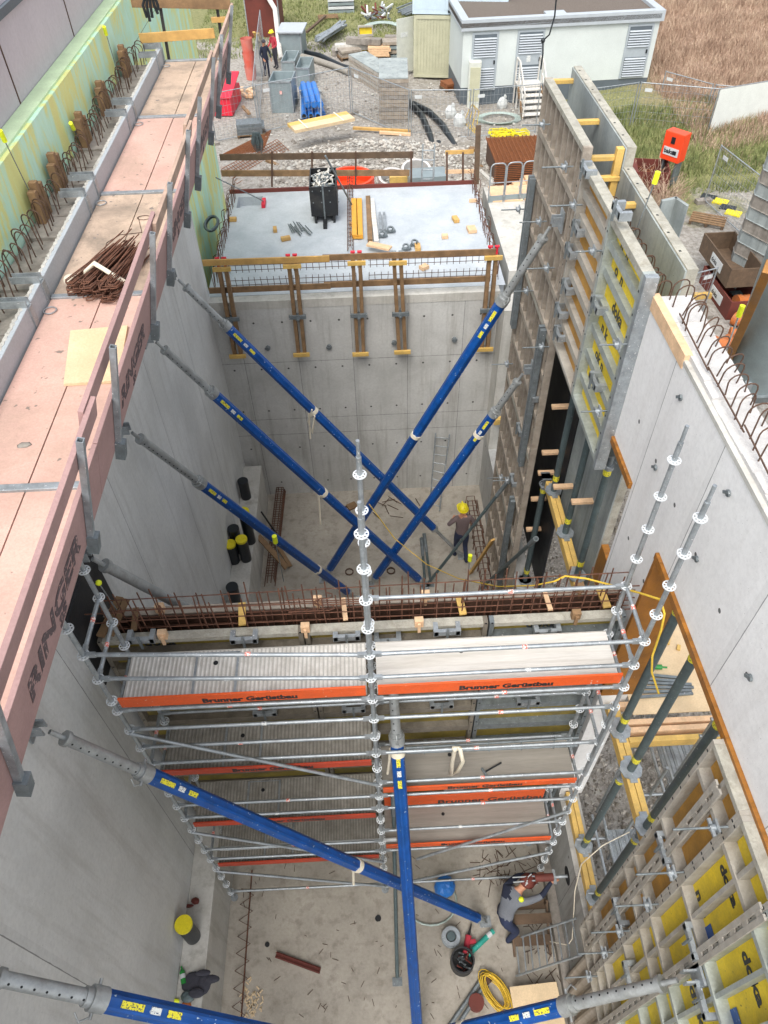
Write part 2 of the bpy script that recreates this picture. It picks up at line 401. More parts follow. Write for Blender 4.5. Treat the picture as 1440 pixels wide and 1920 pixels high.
# ground sheet with the pit left open
b = MB()
def gz(x, y):
    z = G
    if x > 3.5 and y < 16: z = G - 1.6 * max(0, min(1, (7.0 - x) / 2.2)) * max(0, min(1, (16 - y) / 2))
    # rubble mound behind the slab
    d = ((x - .6) / 4.2) ** 2 + ((y - 29.3) / 3.4) ** 2
    z += 1.15 * math.exp(-d * 1.2)
    # meadow rises slightly
    if x > 11 and y > 28: z += min(2.5, (x - 11) * .08 + (y - 28) * .03)
    if y > 22 or x > 5: z += .05 * math.sin(x * 2.1 + y * 1.3) * math.sin(y * 1.7 - x)
    return z
xs = [-150, -60, -30, -20, -12, -8, -4.35] ; q = -4.35
xs += [q + .45 * i for i in range(1, 18)] + [3.62]
xs = sorted(set([round(v, 3) for v in xs if v < 3.6] + [3.62] + [3.62 + .45 * i for i in range(1, 70)] + [45, 70, 150]))
ys = [-60, -20, -8] + [-4 + .6 * i for i in range(33)] + [15.25] + [15.6 + .5 * i for i in range(100)] + [70, 90, 130, 300]
ys = sorted(ys)
for i in range(len(xs) - 1):
    for j in range(len(ys) - 1):
        cx = (xs[i] + xs[i + 1]) / 2; cy = (ys[j] + ys[j + 1]) / 2
        if -30 < cx < 3.62 and cy < 15.25: continue
        b.add([(xs[i], ys[j], gz(xs[i], ys[j])), (xs[i + 1], ys[j], gz(xs[i + 1], ys[j])), (xs[i + 1], ys[j + 1], gz(xs[i + 1], ys[j + 1])), (xs[i], ys[j + 1], gz(xs[i], ys[j + 1]))], [(0, 1, 2, 3)], True)
struct(b.build('ground', 'ground', origin=(0, 0, 0)))
b = MB().box((-4.6, -8, -.4), (3.7, 15.3, 0)); struct(b.build('pit_floor', 'floor'))

# ---- left wall, ledge
lw = thing('concrete_wall', 'long grey concrete wall on the left of the pit, below the red platform', 'wall', (-3.8, 5.7, 0), None)
MB().box((-3.98, -8, 0), (-3.6, 15.35, 11.28)).build('wall_body', 'wall_l', lw)
b = MB()
y = 1.0
while y < 15.2:   # rough concrete top
    b.box((-4.18, y, 11.2), (-3.68, y + .3, 11.3 + rnd.uniform(0, .05))); y += .3
b.build('wall_top', 'conc_dark', lw)
def hoop(r=.011, w=.17, h=.42, n=7):
    b = MB(); pts = [(-w / 2, 0, 0), (-w / 2, 0, h)]
    for i in range(1, 6):
        t = PI * (1 - i / 6); pts.append((math.cos(t) * w / 2, 0, h + math.sin(t) * w / 2 * .8))
    pts += [(w / 2, 0, h), (w / 2, 0, h * .15)]
    return b.path(pts, r, 5)
hp = hoop(.008, .2, .3).build('rebar_hoop', 'rust_dk', origin=(0, 0, 0)); hp.parent = lw
y = 3.6; first = True
while y < 15.8:
    h = hp if first else rc(hp, (0, 0, 0)); first = False
    h.location = (-4.0 + 3.8 + rnd.uniform(-.03, .03), y - 5.7, 11.28); h.rotation_euler = (rnd.uniform(-.15, .15), rnd.uniform(-.12, .12), rnd.uniform(-.7, -.3)); h.scale = (1, 1, rnd.uniform(.9, 1.1))
    y += .155
tag(struct(MB().box((-3.6, -8, 0), (-3.14, 4.9, 1.62)).build('concrete_ledge', 'conc')) , 'concrete ledge', 'ledge') if False else None
b = MB().box((-3.598, -8, 0), (-3.16, 5.0, 1.6)); o = b.build('concrete_ledge', 'conc', bevel=.01); tag(o, 'concrete ledge along the foot of the left wall, in front of the scaffold', 'ledge')
b = MB().box((-3.598, 5.55, 0), (-3.1, 14.9, 1.4)); o = b.build('concrete_ledge', 'conc', bevel=.01); tag(o, 'concrete ledge carrying black pipe stubs at the back left of the pit', 'ledge')
# black pipe stubs on the ledges
def stub(name, px, py, z0, hgt, cap, label, r=.085, plane=None):
    p = P(px, py, z=z0)
    t = thing(name, label, 'pipe', tuple(p), 'black pipe stubs on the ledge')
    MB().tube(p, p + V((0, 0, hgt)), r, 20).build('pipe_body', 'black', t)
    MB().tube(p + V((0, 0, hgt - .05)), p + V((0, 0, hgt + .012)), r + .008, 20).build('cap', cap, t)
    if cap == 'yel': MB().box(p + V((-r, -.01, hgt + .014)), p + V((r, .01, hgt + .022))).build('cap_rib', 'yel', t)
    return t
stub('pipe_stub', 462, 932, 1.4, .62, 'black', 'black capped pipe stub farthest back on the ledge', .135)
stub('pipe_stub', 470, 1015, 1.4, 1.15, 'yel', 'tall black pipe stub with a fully yellow cap on the back ledge', .135)
stub('pipe_stub', 448, 1032, 1.4, .85, 'black', 'black capped pipe stub behind the two half yellow ones', .135)
stub('pipe_stub', 440, 1052, 1.4, .68, 'yel', 'short black pipe stub with yellow cap nearest the left wall', .135)
stub('pipe_stub', 462, 1048, 1.4, .78, 'yel', 'black pipe stub with yellow cap, right of the one against the wall', .135)
stub('pipe_stub', 443, 1128, 1.4, .6, 'black', 'lone black capped pipe stub just behind the reinforcement cage', .135)
p = P(362, 1756, z=1.6)
t = thing('pipe_stub', 'thick black pipe with bright yellow lid on the near ledge', 'pipe', tuple(p))
MB().tube(p, p + V((0, .02, .72)), .13, 24).build('pipe_body', 'black', t)
MB().tube(p + V((0, .02, .7)), p + V((0, .02, .76)), .145, 24).build('cap', 'yel', t)
o = MB(); 
for i in range(7):
    a = P(548 - 3, 0, z=0) if False else None
# ---- neighbour building on the far left
nb = thing('neighbour_building', 'grey rendered building with green yellow insulation boards and gravel roof at top left', 'building', (-4.6, 10, 0))
MB().box((-4.5, -8, 0), (-4.2, 22.8, 12.17)).build('insulation', 'insul', nb)
MB().box((-4.499, -8, 12.171), (-4.26, 22.8, 12.2)).build('insulation_ledge', 'insul_mint', nb)
zc = 13.12
b = MB().box((-5.2, -8, 0), (-4.51, 23, zc)); b.build('wall', 'pinkwall', nb)
for yy in (13.9, 10.9, 8.0): MB().box((-4.509, yy - .02, 12.2), (-4.5, yy + .005, zc - .05)).build('movement_joint', 'rust_dk', nb)
MB().box((-5.25, -8, zc), (-4.44, 23, zc + .1)).build('roof_edge', 'dkgrey', nb)
MB().box((-5.6, -8, zc + .1), (-4.5, 23, zc + .16)).build('parapet_cap', 'pinkwall', nb)
MB().box((-12, -8, 0), (-5.6, 23, zc - .02)).build('roof', 'roofgravel', nb)
# timber blocks at the insulation, thin marker rods
for k, (px, py) in enumerate(((100, 400), (132, 345), (170, 263), (208, 200), (252, 130))):
    p = P(px, py + 12, z=11.3); p.x = -4.08
    b = MB()
    for q in range(3): b.obox(p + V((0, (q - 1) * .12, 0)), X_, Y_, Z_, -.05, .05, -.045, .045, 0, .42 + .07 * (q % 2) + rnd.uniform(-.03, .03))
    tag(b.build('timber_wedge', 'timber_old', bevel=.006), 'stack of brown timber blocks wedged beside the green insulation, ' + ['nearest to the viewer', 'second nearest', 'middle one of five', 'second farthest', 'farthest one'][k], 'timber block', 'timber blocks by the insulation')
for k, (a, c) in enumerate((((6, 258), (75, 400)), ((198, 60), (225, 150)), ((136, 238), (158, 280)))):
    A = P(c[0], c[1], x=-4.15); B = P(a[0], a[1], x=-4.1)
    t = thing('marker_rod', 'thin rod with yellow cap leaning on the green insulation, ' + ['leftmost', 'topmost', 'small middle one'][k], 'rod', tuple(A), 'yellow capped rods')
    MB().tube(A, B, .006, 6).build('rod', 'galv_dark', t); D = (B - A).normalized(); MB().tube(B - D * .05, B + D * .09, .03, 8).build('cap', 'neon', t)

# ---- far wall and slab block
fw = thing('concrete_wall', 'grey form-cast concrete wall closing the back of the pit', 'wall', (0, 15.3, 0))
MB().box((-3.6, 15.1, 0), (3.2, 15.5, 6.28)).build('wall_body', 'wall_far', fw)
MB().box((-3.6, 15.09, 6.28), (3.2, 15.5, 6.49)).build('wall_top', 'conc', fw)
b = MB()
for px, py in ((502, 652), (617, 650), (739, 642), (852, 636)):
    p = P(px, py, y=15.08); b.tube(p + V((0, .03, 0)), p - V((0, .05, 0)), .06, 10); b.beam(p - V((.07, .04, 0)), p + V((.07, -.04, .02)), .03, .03)
b.build('anchor_cone', 'galv_dark', fw)
sb = thing('slab_block', 'freshly cast pale concrete roof slab behind the pit', 'slab', (0, 18, G))
x0, x1, y0, y1, zt = -3.66, 3.36, 15.5, 20.75, 6.5
ra, rb = P(443, 390, z=zt), P(493, 368, z=zt)
b = MB()
rx0, rx1, ry0, ry1 = ra.x, rb.x, ra.y, rb.y
b.box((x0, y0, 2.9), (x1, ry0, zt)); b.box((x0, ry1, 2.9), (x1, y1, zt)); b.box((x0, ry0, 2.9), (rx0, ry1, zt)); b.box((rx1, ry0, 2.9), (x1, ry1, zt)); b.box((rx0, ry0, 2.9), (rx1, ry1, zt - .25))
b.build('slab', 'slab', sb)
MB().box((x0, 15.35, 6.49), (x1, 15.5, 6.502)).build('edge_strip', 'slab', sb)
MB().box((x0, y1, 6.2), (x1, y1 + .06, 6.6)).build('edge_board', 'rust_red', sb)
hp2 = MB().path([(0, 0, 0), (.02, 0, .5), (.05, 0, .62), (.12, 0, .66)], .008, 4).build('starter_bar', 'rust', origin=(0, 0, 0)); hp2.parent = sb
k = 0
def starter(x, y, rz, s=1):
    global k
    h = hp2 if k == 0 else rc(hp2, (0, 0, 0)); k += 1
    h.location = (x, y - 18, 6.45 - G); h.rotation_euler = (rnd.uniform(-.1, .1), rnd.uniform(-.12, .12), rz); h.scale = (1, 1, s * rnd.uniform(.85, 1.15))
y = 15.6
while y < 20.6:
    starter(-3.5 + rnd.uniform(-.03, .03), y, 0); starter(3.22 + rnd.uniform(-.03, .03), y, PI, 1.0)
    y += .12
# horizontal mesh rails standing at the front edge of the slab
for nm, zz, yy in (('edge_mesh', 6.5, 15.75),):
    b = MB()
    for h_ in (.04, .16, .42, .54): 
        for (xa, xb) in ((-3.3, -.15), (.15, 3.1)): b.tube((xa, yy + .02 * h_, zz + h_), (xb, yy, zz + h_), .008, 4)
    x = -3.3
    while x < 3.1:
        b.tube((x, yy, zz), (x + rnd.uniform(-.02, .02), yy, zz + .24), .007, 4); b.tube((x + .05, yy, zz + .36), (x + .05, yy, zz + .66), .007, 4); x += .15
    b.build(nm, 'rust_dk', sb)
# strongbacks on the far wall: double timbers, clamp and foot
for kk, (pt, pb) in enumerate((((415, 492), (447, 668)), ((547, 486), (566, 665)), ((668, 480), (676, 664)), ((745, 480), (754, 660)), ((925, 470), (908, 655)))):
    a = P(*pt, y=14.93); c = P(*pb, y=14.93); dy = V((0, 0, 0))
    t = thing('strongback', 'pair of weathered upright timbers clamped to the back wall, ' + ['leftmost of five', 'second from the left', 'middle one with red clamp head', 'second from the right', 'rightmost, behind the blue strut'][kk], 'timber upright', tuple(c), 'timber uprights on the back wall')
    w = .075
    for s in (-1, 1):
        MB().beam(c + V((s * w, 0, 0)), a + V((s * w, 0, -.08)), .085, .14, (0, 1, 0)).build('timber', 'timber_old', t, bevel=.006)
        MB().beam(a + V((s * w, .0, -.1)), a + V((s * w, 0, .1)), .05, .05).tube(a + V((s * w - .05, 0, .1)), a + V((s * w + .05, 0, .1)), .03, 8).build('clamp_head', 'red' if kk in (0, 1, 2, 4) else 'galv_dark', t)
    for f, mt in ((.0, 'timber_y'), (.42, 'galv_dark'), (.93, 'timber_y')):
        q = c.lerp(a, f) + V((0, -.09, .06)); MB().obox(q, X_, Y_, Z_, -.2, .2, -.03, .03, -.045, .045).build('cross_plate', mt, t)
    q = c.lerp(a, .42) + V((0, -.13, .02)); MB().tube(q, q + V((0, .2, 0)), .05, 10).tube(q - V((0, .05, 0)), q, .02, 6).build('anchor_nut', 'galv_dark', t)
for kk, (l, r_, y_) in enumerate((((380, 493), (930, 474), 14.84), ((392, 545), (920, 524), 15.0 + .03))):
    A = P(*l, y=y_); B = P(*r_, y=y_); mid = A.lerp(B, .43)
    o = MB().beam(A, mid, .04, .14, (0, 0, 1)).build('guard_board', ['timber', 'timber_old'][kk], bevel=.005)
    tag(o, ['upper left guard board in front of the slab edge', 'lower left guard board in front of the slab edge'][kk], 'board', 'guard boards along the slab')
    o = MB().beam(mid - V((.15, -.045, 0)), B + V((0, .045, 0)), .04, .14, (0, 0, 1)).build('guard_board', 'timber_old', bevel=.005)
    tag(o, ['upper right guard board in front of the slab edge', 'lower right guard board in front of the slab edge'][kk], 'board', 'guard boards along the slab')
# ---- right wall: low part, pier and upper part
rw = thing('concrete_wall', 'white concrete wall on the right with two tall openings and rebar hoops on top', 'wall', (3.4, 5, 0))
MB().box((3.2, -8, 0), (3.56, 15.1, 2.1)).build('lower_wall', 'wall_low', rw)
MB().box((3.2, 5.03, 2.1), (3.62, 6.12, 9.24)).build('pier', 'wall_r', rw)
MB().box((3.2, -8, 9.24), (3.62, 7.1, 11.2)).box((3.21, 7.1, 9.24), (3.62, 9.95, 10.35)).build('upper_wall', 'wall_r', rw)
b = MB(); y = -2
while y < 6.9:
    b.box((3.24, y, 11.17), (3.62, y + .25, 11.24 + rnd.uniform(0, .05))); y += .25
b.build('wall_top', 'white_conc', rw)
MB().box((3.185, 5.9, 11.13), (3.27, 7.05, 11.29)).build('edge_batten', 'timber_pale', rw)
MB().box((3.19, -2, 11.18), (3.26, 5.9, 11.23)).build('edge_mortar', 'conc', rw)
MB().box((3.16, -2, 9.14), (3.66, 5.03, 9.235)).box((3.17, 5.03 - .06, 6.0), (3.66, 5.028, 9.14)).build('opening_lining', 'ply_br', rw)
MB().box((3.16, 6.125, 9.14), (3.66, 7.3, 9.235)).build('opening_lining', 'ply_br', rw)
b = MB()
for y_, z_ in ((5.72, 9.9), (4.37, 9.95), (3.02, 10.0), (4.37, 10.9), (5.72, 10.9), (3.02, 10.9)):
    b.tube((3.18, y_, z_), (3.21, y_, z_), .035, 8); b.beam((3.17, y_ - .04, z_ + .05), (3.17, y_ + .04, z_ - .02), .02, .03)
b.build('tie_anchor', 'galv_dark', rw)
hp3 = hoop(.008, .2, .24).build('rebar_hoop', 'rust_dk', origin=(0, 0, 0)); hp3.parent = rw
y = 2.6; first = True
while y < 9.9:
    h = hp3 if first else rc(hp3, (0, 0, 0)); first = False
    h.location = (.05 + rnd.uniform(-.02, .03), y - 5, 11.2 if y < 7.1 else 10.85); h.rotation_euler = (rnd.uniform(-.2, .2), rnd.uniform(-.1, .15), rnd.uniform(.1, .5)); h.scale = (1, 1, rnd.uniform(.85, 1.15))
    y += .15
b = MB(); 
for i in range(5): b.tube((3.3 + .01 * (i % 2), 2 + i * .9, 11.33), (3.32, 2.95 + i * .9, 11.33 + .02 * (i % 3)), .009, 5)
b.build('long_bar', 'rust_dk', rw)
# far right corner pier of low wall
MB().box((3.2, 14.4, 2.1), (3.56, 15.1, 6.4)).build('corner_pier', 'conc', rw)
# slab beyond the corner, right of the roof slab
o = MB().box((3.62, 16.3, 2.8), (6.8, 21.0, 6.3)).build('neighbour_slab', 'conc'); tag(o, 'cream concrete slab between the roof slab and the tall brown forms', 'slab')
b = MB()
for i in range(3): b.box((3.75 + i * .9, 20.0 - .05 * i, 6.305), (4.6 + i * .9, 20.95, 6.34))
tag(b.build('plywood_strip', 'timber_pale'), 'row of pale plywood sheets on the cream slab by the gate', 'plywood')
# kerb at right foot
tag(MB().box((3.02, -8, 0), (3.198, 4.9, .22)).build('kerb', 'conc_dark', bevel=.01), 'raw concrete kerb along the foot of the low right wall', 'kerb')
# core drill hole in low wall
p = P(1064, 1642, x=3.2)
b = MB(); b.ring(p - V((.004, 0, 0)), X_, .16, .012, 20, .01); b.tube(p - V((.003, 0, 0)), p + V((.004, 0, 0)), .15, 20)
b.build('drill_mark', 'dark_hole', rw)
# ================================================================ FORMWORK
def fpanel(name, label, o, U, N, L, Ht, t=.12, rails=(), vribs=(), group=None, frame='panel', sheet='ply_y', top='panel_top', rail_w=.09, rib_w=.05, cat='form panel', edge=.06, letters=(), rin=.01):
    """framed wall-form panel. o = lower corner, U along the wall, N out of the sheet"""
    U = V(U); N = V(N); o = V(o); T = thing(name, label, cat, tuple(o), group)
    b = MB(); b.obox(o, U, Z_, N, 0, edge, 0, Ht, .0, t); b.obox(o, U, Z_, N, L - edge, L, 0, Ht, 0, t); b.obox(o, U, Z_, N, edge, L - edge, 0, edge, 0, t)
    b.build('side_frame', frame, T, bevel=.004)
    MB().obox(o, U, Z_, N, edge, L - edge, Ht - edge - .02, Ht, 0, t + .002).build('top_edge', top, T, bevel=.004)
    for r_ in rails:
        z = r_; MB().obox(o, U, Z_, N, edge, L - edge, z - rail_w / 2, z + rail_w / 2, .006, t - rin).obox(o, U, Z_, N, edge, L - edge, z - rail_w / 2 - .012, z - rail_w / 2, t - rin - .03, t - rin).build('cross_rail', frame, T)
    if vribs:
        b = MB()
        for q in vribs: b.obox(o, U, Z_, N, q - rib_w / 2, q + rib_w / 2, edge, Ht - edge - .02, .006, t - .022)
        b.build('upright_rib', frame, T)
    MB().obox(o, U, Z_, N, .01, L - .01, .01, Ht - .01, -.004, .006).build('form_sheet', sheet, T)
    b = MB()
    for q in (edge / 2, L - edge / 2):
        z = .2
        while z < Ht: b.obox(o, U, Z_, N, q - .014, q + .014, z - .014, z + .014, t, t + .001); z += .3
    b.build('bolt_holes', 'dark_hole', T)
    for (s, size, u, z, m_) in letters:
        text(s, size, m_, T, o + U * u + Z_ * z + N * .009, U if N.cross(U).z < 0 or True else -U, Z_, .001, .004)
    return T

# ---- far tall forms on the right wall (vertical ribs)
NX = V((-1, 0, 0)); UY = V((0, -1, 0))   # u runs towards the viewer
rng = random.Random(5)
rows = [(.22, 2.9), (3.12, 2.7), (5.82, 2.7), (8.52, 3.13)]
for i, (z0, h) in enumerate(rows):
    names = ['lowest', 'second lowest', 'second highest', 'topmost']
    L = 2.78; n = 8
    fpanel('formwork', names[i] + ' brown cement stained upright rib form panel at the back right of the pit', (3.2, 12.9, z0), UY, NX, L, h, .13,
           rails=[h * .36, h * .7] if i < 3 else [.75, 1.6, 2.35], vribs=[L * (q + 1) / (n + 1) for q in range(n)], group='tall brown form panels', frame='panel', sheet='panel_dk')
MB_ = MB()
for z_ in (2.0, 5.0, 7.4):
    pass
# steel walings across the joints
for k, (y_, za, zb) in enumerate(((12.6, 7.2, 10.2), (10.45, 5.4, 8.6), (10.6, 1.2, 4.2))):
    b = MB()
    for s in (-.06, .06): b.obox((3.06, y_ + s, za), Y_, Z_, X_, -.035, .035, 0, zb - za, -.1, .0)
    tag(b.build('steel_waling', 'galv_dark', bevel=.004), ['upper far', 'middle near', 'lower near'][k] + ' upright double steel channel across the brown form panels', 'waling', 'walings on the brown forms')
def tie(p, N, k, lab, grp, L=.45):
    p = V(p); N = V(N); t = thing('tie_rod', lab, 'tie rod', tuple(p), grp)
    MB().tube(p, p + N * L, .012, 6).build('rod', 'galv_dark', t)
    A, B = MB().frame(N); MB().obox(p + N * .1, A, B, N, -.06, .06, -.06, .06, 0, .02).tube(p + N * .12, p + N * .17, .035, 6).beam(p + N * .15 - A * .08, p + N * .15 + A * .08, .03, .03).build('wing_nut', 'galv', t)
    return t
def clamp(p, N, U, lab, grp):
    p = V(p); N = V(N); U = V(U); t = thing('panel_clamp', lab, 'clamp', tuple(p), grp)
    b = MB(); b.obox(p, U, Z_, N, -.16, .16, -.04, .04, .0, .05); b.obox(p, U, Z_, N, -.17, -.11, -.05, .05, -.1, .05); b.obox(p, U, Z_, N, .11, .17, -.05, .05, -.1, .05)
    b.build('jaw', 'galv', t)
    MB().beam(p + N * .07 - Z_ * .12, p + N * .07 + Z_ * .14, .03, .02, (0, 1, 0)).build('wedge', 'galv_dark', t)
    return t
gz_ = 'tie rods on the brown forms'
for k, (px, py) in enumerate(((1032, 233), (1075, 312), (1092, 384), (1025, 415), (985, 392), (1040, 502), (1030, 650), (962, 682), (950, 895), (962, 900), (1000, 545))):
    tie(P(px, py, x=3.07), NX, k, 'steel tie rod with wing nut sticking out of the brown form panels', gz_)
for k, (px, py) in enumerate(((1100, 318), (1083, 428), (1063, 537), (1070, 470), (1050, 582), (1048, 625), (1000, 740), (962, 900), (975, 805))):
    clamp(P(px, py, x=3.05), NX, Y_, 'cement caked clamp joining two brown form panels', 'clamps on the brown forms')
# ---- upper inner forms: pale panel and zinc panel with yellow ply
L1 = 1.45
rails = [.42, .84, 1.26, 1.68, 2.1, 2.45]
fpanel('formwork', 'pale cement covered form panel with orange brown sheet on the right wall', (3.2, 10.0, 8.68), UY, NX, L1, 2.82, .14, rin=.05, rails=rails, frame='panel_lt', sheet='ply_o', rail_w=.1, edge=.07, group='upper right form panels')
U2 = 'zinc coated form panel with bright yellow sheet and lettering on the right wall'
zp = fpanel('formwork', U2, (3.2, 10.0 - L1, 8.68), UY, NX, 1.47, 2.82, .14, rin=.05, rails=rails, frame='panel_gv', sheet='ply_y', rail_w=.1, edge=.08, group='upper right form panels')
for k, z_ in enumerate((2.52, 2.2, 1.8, 1.36, .94, .5)):
    text(['n  n', 'o  n', 'doka', 'n k', 'ok n', 'k a'][k], .22, 'black', zp, (3.19, 8.3 if k != 2 else 8.1, 8.68 + z_ - .06), (0, -1, 0), (0, 0, 1), .001, .006)
for k, (px, py) in enumerate(((1178, 645), (1140, 770), (1130, 470))): tie(P(px, py, x=3.07), NX, k, 'tie rod with plate on the zinc form panel with yellow sheet', 'tie rods on the zinc panel', .35)
for k, (px, py) in enumerate(((1162, 395), (1120, 572), (1117, 715))): clamp(P(px, py, x=3.05), NX, Y_, 'round clamp between the pale and the zinc form panels', 'clamps on the zinc panel')
# fine strip of panels below/behind: end frame
tag(MB().box((3.05, 6.99, 8.62), (3.2, 7.07, 11.52)).build('end_stiffener', 'galv', bevel=.004), 'upright zinc end bar of the yellow sheeted form panel', 'steel bar')
# ---- outer forms: face sheet towards the pit
for k, (ya, yb, zt_, xx) in enumerate(((10.15, 13.5, 11.62, 3.66), (7.4, 10.13, 11.36, 3.66))):
    t = thing('formwork', ['far outer form panel, smooth grey sheet with thick top edge', 'near outer form panel, smooth grey sheet, above the rebar hoops'][k], 'form panel', (xx, ya, 5), 'outer form panels')
    MB().box((xx, ya, 4.5), (xx + .02, yb, zt_ - .02)).build('form_sheet', 'panel_face', t)
    MB().box((xx + .021, ya, zt_ - .1), (xx + .15, yb, zt_)).box((xx + .021, ya, 4.5), (xx + .15, ya + .08, zt_ - .1)).box((xx + .021, yb - .08, 4.5), (xx + .15, yb, zt_ - .1)).build('side_frame', 'panel_top', t, bevel=.004)
    b = MB(); yy = ya + .4
    while yy < yb: b.box((xx + .05, yy, zt_ ), (xx + .08, yy + .03, zt_ + .002)); yy += .45
    b.build('bolt_holes', 'dark_hole', t)
for k, (a, c) in enumerate((((1060, 152), (1103, 154)), ((1113, 228), (1158, 231)), ((1128, 296), (1165, 300)), ((1185, 384), (1230, 388)), ((1142, 334), (1160, 338)))):
    z_ = 11.45 if k < 3 else 11.2
    A = P(*a, z=z_); A = V((3.2, A.y, z_)); B = V((3.66, A.y, z_)); tag(MB().beam(A, B, .09, .06).build('spreader_timber', 'timber_y', bevel=.004), 'short timber across the gap between the forms, ' + ['farthest', 'second farthest', 'third', 'nearest by the yellow cap', 'stub below the post'][k], 'timber', 'spreader timbers')
A = P(1180, 262, x=3.62); A = V((3.6, 10.2, 11.6)); tag(MB().beam(A, A - V((0, 0, 1.6)), .1, .1).build('timber_post', 'timber_y', bevel=.005), 'yellowish timber post closing the end of the far outer form', 'timber')
A = V((3.5, 8.75, 11.0)); t = thing('marker_rod', 'thin rod with bright yellow cap between the right wall forms', 'rod', tuple(A)); MB().tube(A, A + V((.12, .05, .75)), .008, 6).build('rod', 'galv_dark', t); MB().tube(A + V((.12, .05, .72)), A + V((.13, .05, .86)), .035, 8).build('cap', 'neon', t)
t = thing('form_corner', 'angled dark steel form panel standing behind the outer forms', 'form panel', (4.3, 8.2, 9.5))
q0, q1, q2 = P(1255, 372, z=10.6), P(1272, 370, z=10.6), P(1290, 385, z=10.6)
b = MB(); b.prism([P(1240, 374, z=10.5), P(1268, 368, z=10.5), P(1270, 372, z=10.5), P(1242, 378, z=10.5)], (0, 0, -2.4)); b.prism([P(1268, 368, z=10.5), P(1292, 384, z=10.5), P(1289, 387, z=10.5), P(1265, 371, z=10.5)], (0, 0, -1.6)); b.build('angle_sheet', 'panel_face', t)

# ---- near right forms (grid) with yellow sheet
NR = thing
segs = [(2.84, .7, 'orange brown'), (2.14, .7, 'yellow'), (1.44, 1.36, 'yellow'), (.08, 1.35, 'yellow')]
lets = {1: [('doka', .26, .1, 5.9), ('n p', .28, .12, 5.1), ('o s', .28, .15, 3.5)], 2: [('doka', .3, .1, 5.75), ('n o', .34, .5, 5.1), ('doka', .34, .1, 4.1), ('G 2 n', .34, .4, 3.2), ('n p', .34, .3, 1.9), ('o k r', .34, .4, 1.1)], 3: [('n p', .34, .2, 5.8), ('doka', .34, .2, 4.9), ('G n', .34, .3, 3.9)]}
for i, (y_, L, cname) in enumerate(segs):
    t = fpanel('formwork', ['narrow form panel with orange brown sheet at the far edge of the near right forms', 'narrow form panel with yellow sheet, second in the near right group', 'wide yellow sheeted form panel with large lettering in the near right group', 'yellow sheeted form panel at the lower right picture corner'][i], (3.2, y_, 2.2), UY, NX, L, 6.99, .14,
           rails=[.5, 1.05, 2.3, 3.2, 3.75, 5.05, 6.42], vribs=[L * (q + 1) / (round(L / .34)) for q in range(round(L / .34) - 1)], frame='panel_lt' if i != 2 else 'panel_gv', sheet='ply_y' if i else 'ply_o', rail_w=.055, rib_w=.042, edge=.05, group='near right form panels')
    for (s, size, u, z) in lets.get(i, []):
        text(s, size * .72, 'black', t, (3.19, y_ - u, 2.2 + z), (0, -1, 0), (0, 0, 1), .001, .008)
    if i in (1, 2):
        MB().obox((3.188, y_ - .45, 2.2 + 4.95), UY, Z_, NX, 0, .3, 0, .3, 0, .003).build('label_plate', 'blue', t)
# slotted upright steel walings
for k, y_ in enumerate((2.47, 1.44, .1)):
    b = MB(); b.box((3.035, y_ - .07, 2.4), (3.057, y_ - .02, 9.0)); b.box((3.035, y_ + .02, 2.4), (3.057, y_ + .07, 9.0)); zz = 2.45
    while zz < 8.9: b.box((3.038, y_ - .02, zz), (3.055, y_ + .02, zz + .12)); zz += .32
    tag(b.build('steel_waling', 'panel_lt'), ['far', 'middle', 'near'][k] + ' upright slotted steel waling on the near right forms', 'waling', 'walings on the near right forms')
for k, (px, py) in enumerate(((1282, 1635), (1235, 1695), (1180, 1745), (1150, 1785), (1365, 1550), (1120, 1830))): tie(P(px, py, x=3.06), NX, k, 'tie rod with wing nut on the near right forms', 'tie rods on the near right forms', .5)
for k, (px, py) in enumerate(((1245, 1590), (1300, 1765), (1180, 1830), (1160, 1710), (1320, 1875))): clamp(P(px, py, x=3.05), NX, Y_, 'cement caked clamp on the near right forms', 'clamps on the near right forms')
# corrugated sheet below them
b = MB(); y = 2.5; prev = None; pts = []
while y > -1.5:
    for dx, dy in ((0, .07), (.06, .04), (.06, .07), (0, .04)):
        pts.append((3.14 - dx, y)); y -= dy
for i in range(len(pts) - 1): b.add([(pts[i][0], pts[i][1], .0), (pts[i + 1][0], pts[i + 1][1], .0), (pts[i + 1][0], pts[i + 1][1], 2.19), (pts[i][0], pts[i][1], 2.19)], [(0, 1, 2, 3)])
o = b.build('trench_sheet', 'panel'); s_ = o.modifiers.new('s', 'SOLIDIFY'); s_.thickness = .008
tag(o, 'grey brown corrugated trench sheeting below the near right forms', 'trench sheet')

# ---- cross wall formwork in the middle of the pit
NYm = V((0, -1, 0)); segx = [(-3.5, 2.55), (-.93, 2.3), (1.39, 1.72)]
for k, (x_, L) in enumerate(segx):
    t = fpanel('formwork', ['left', 'middle', 'right'][k] + ' front form panel of the cross wall, behind the scaffold decks', (x_, 5.12, 0), X_, NYm, L, 8.0, .12, rails=[.3, .9, 1.5, 2.1, 2.75, 3.3, 3.9, 4.5, 5.1, 5.75, 6.3, 6.9, 7.25, 7.62], frame='panel_dk' if k < 2 else 'galv_dark', sheet='ply_yd', top='panel_top', rail_w=.14, group='cross wall front forms')
    text(['doka', 'doka', 'doka'][k], .2, 'black', t, (x_ + .5, 5.108, 7.7), (1, 0, 0), (0, 0, 1), .001, .006); text('G 2 n', .2, 'black', t, (x_ + L * .6, 5.108, 7.42), (1, 0, 0), (0, 0, 1), .001, .006)
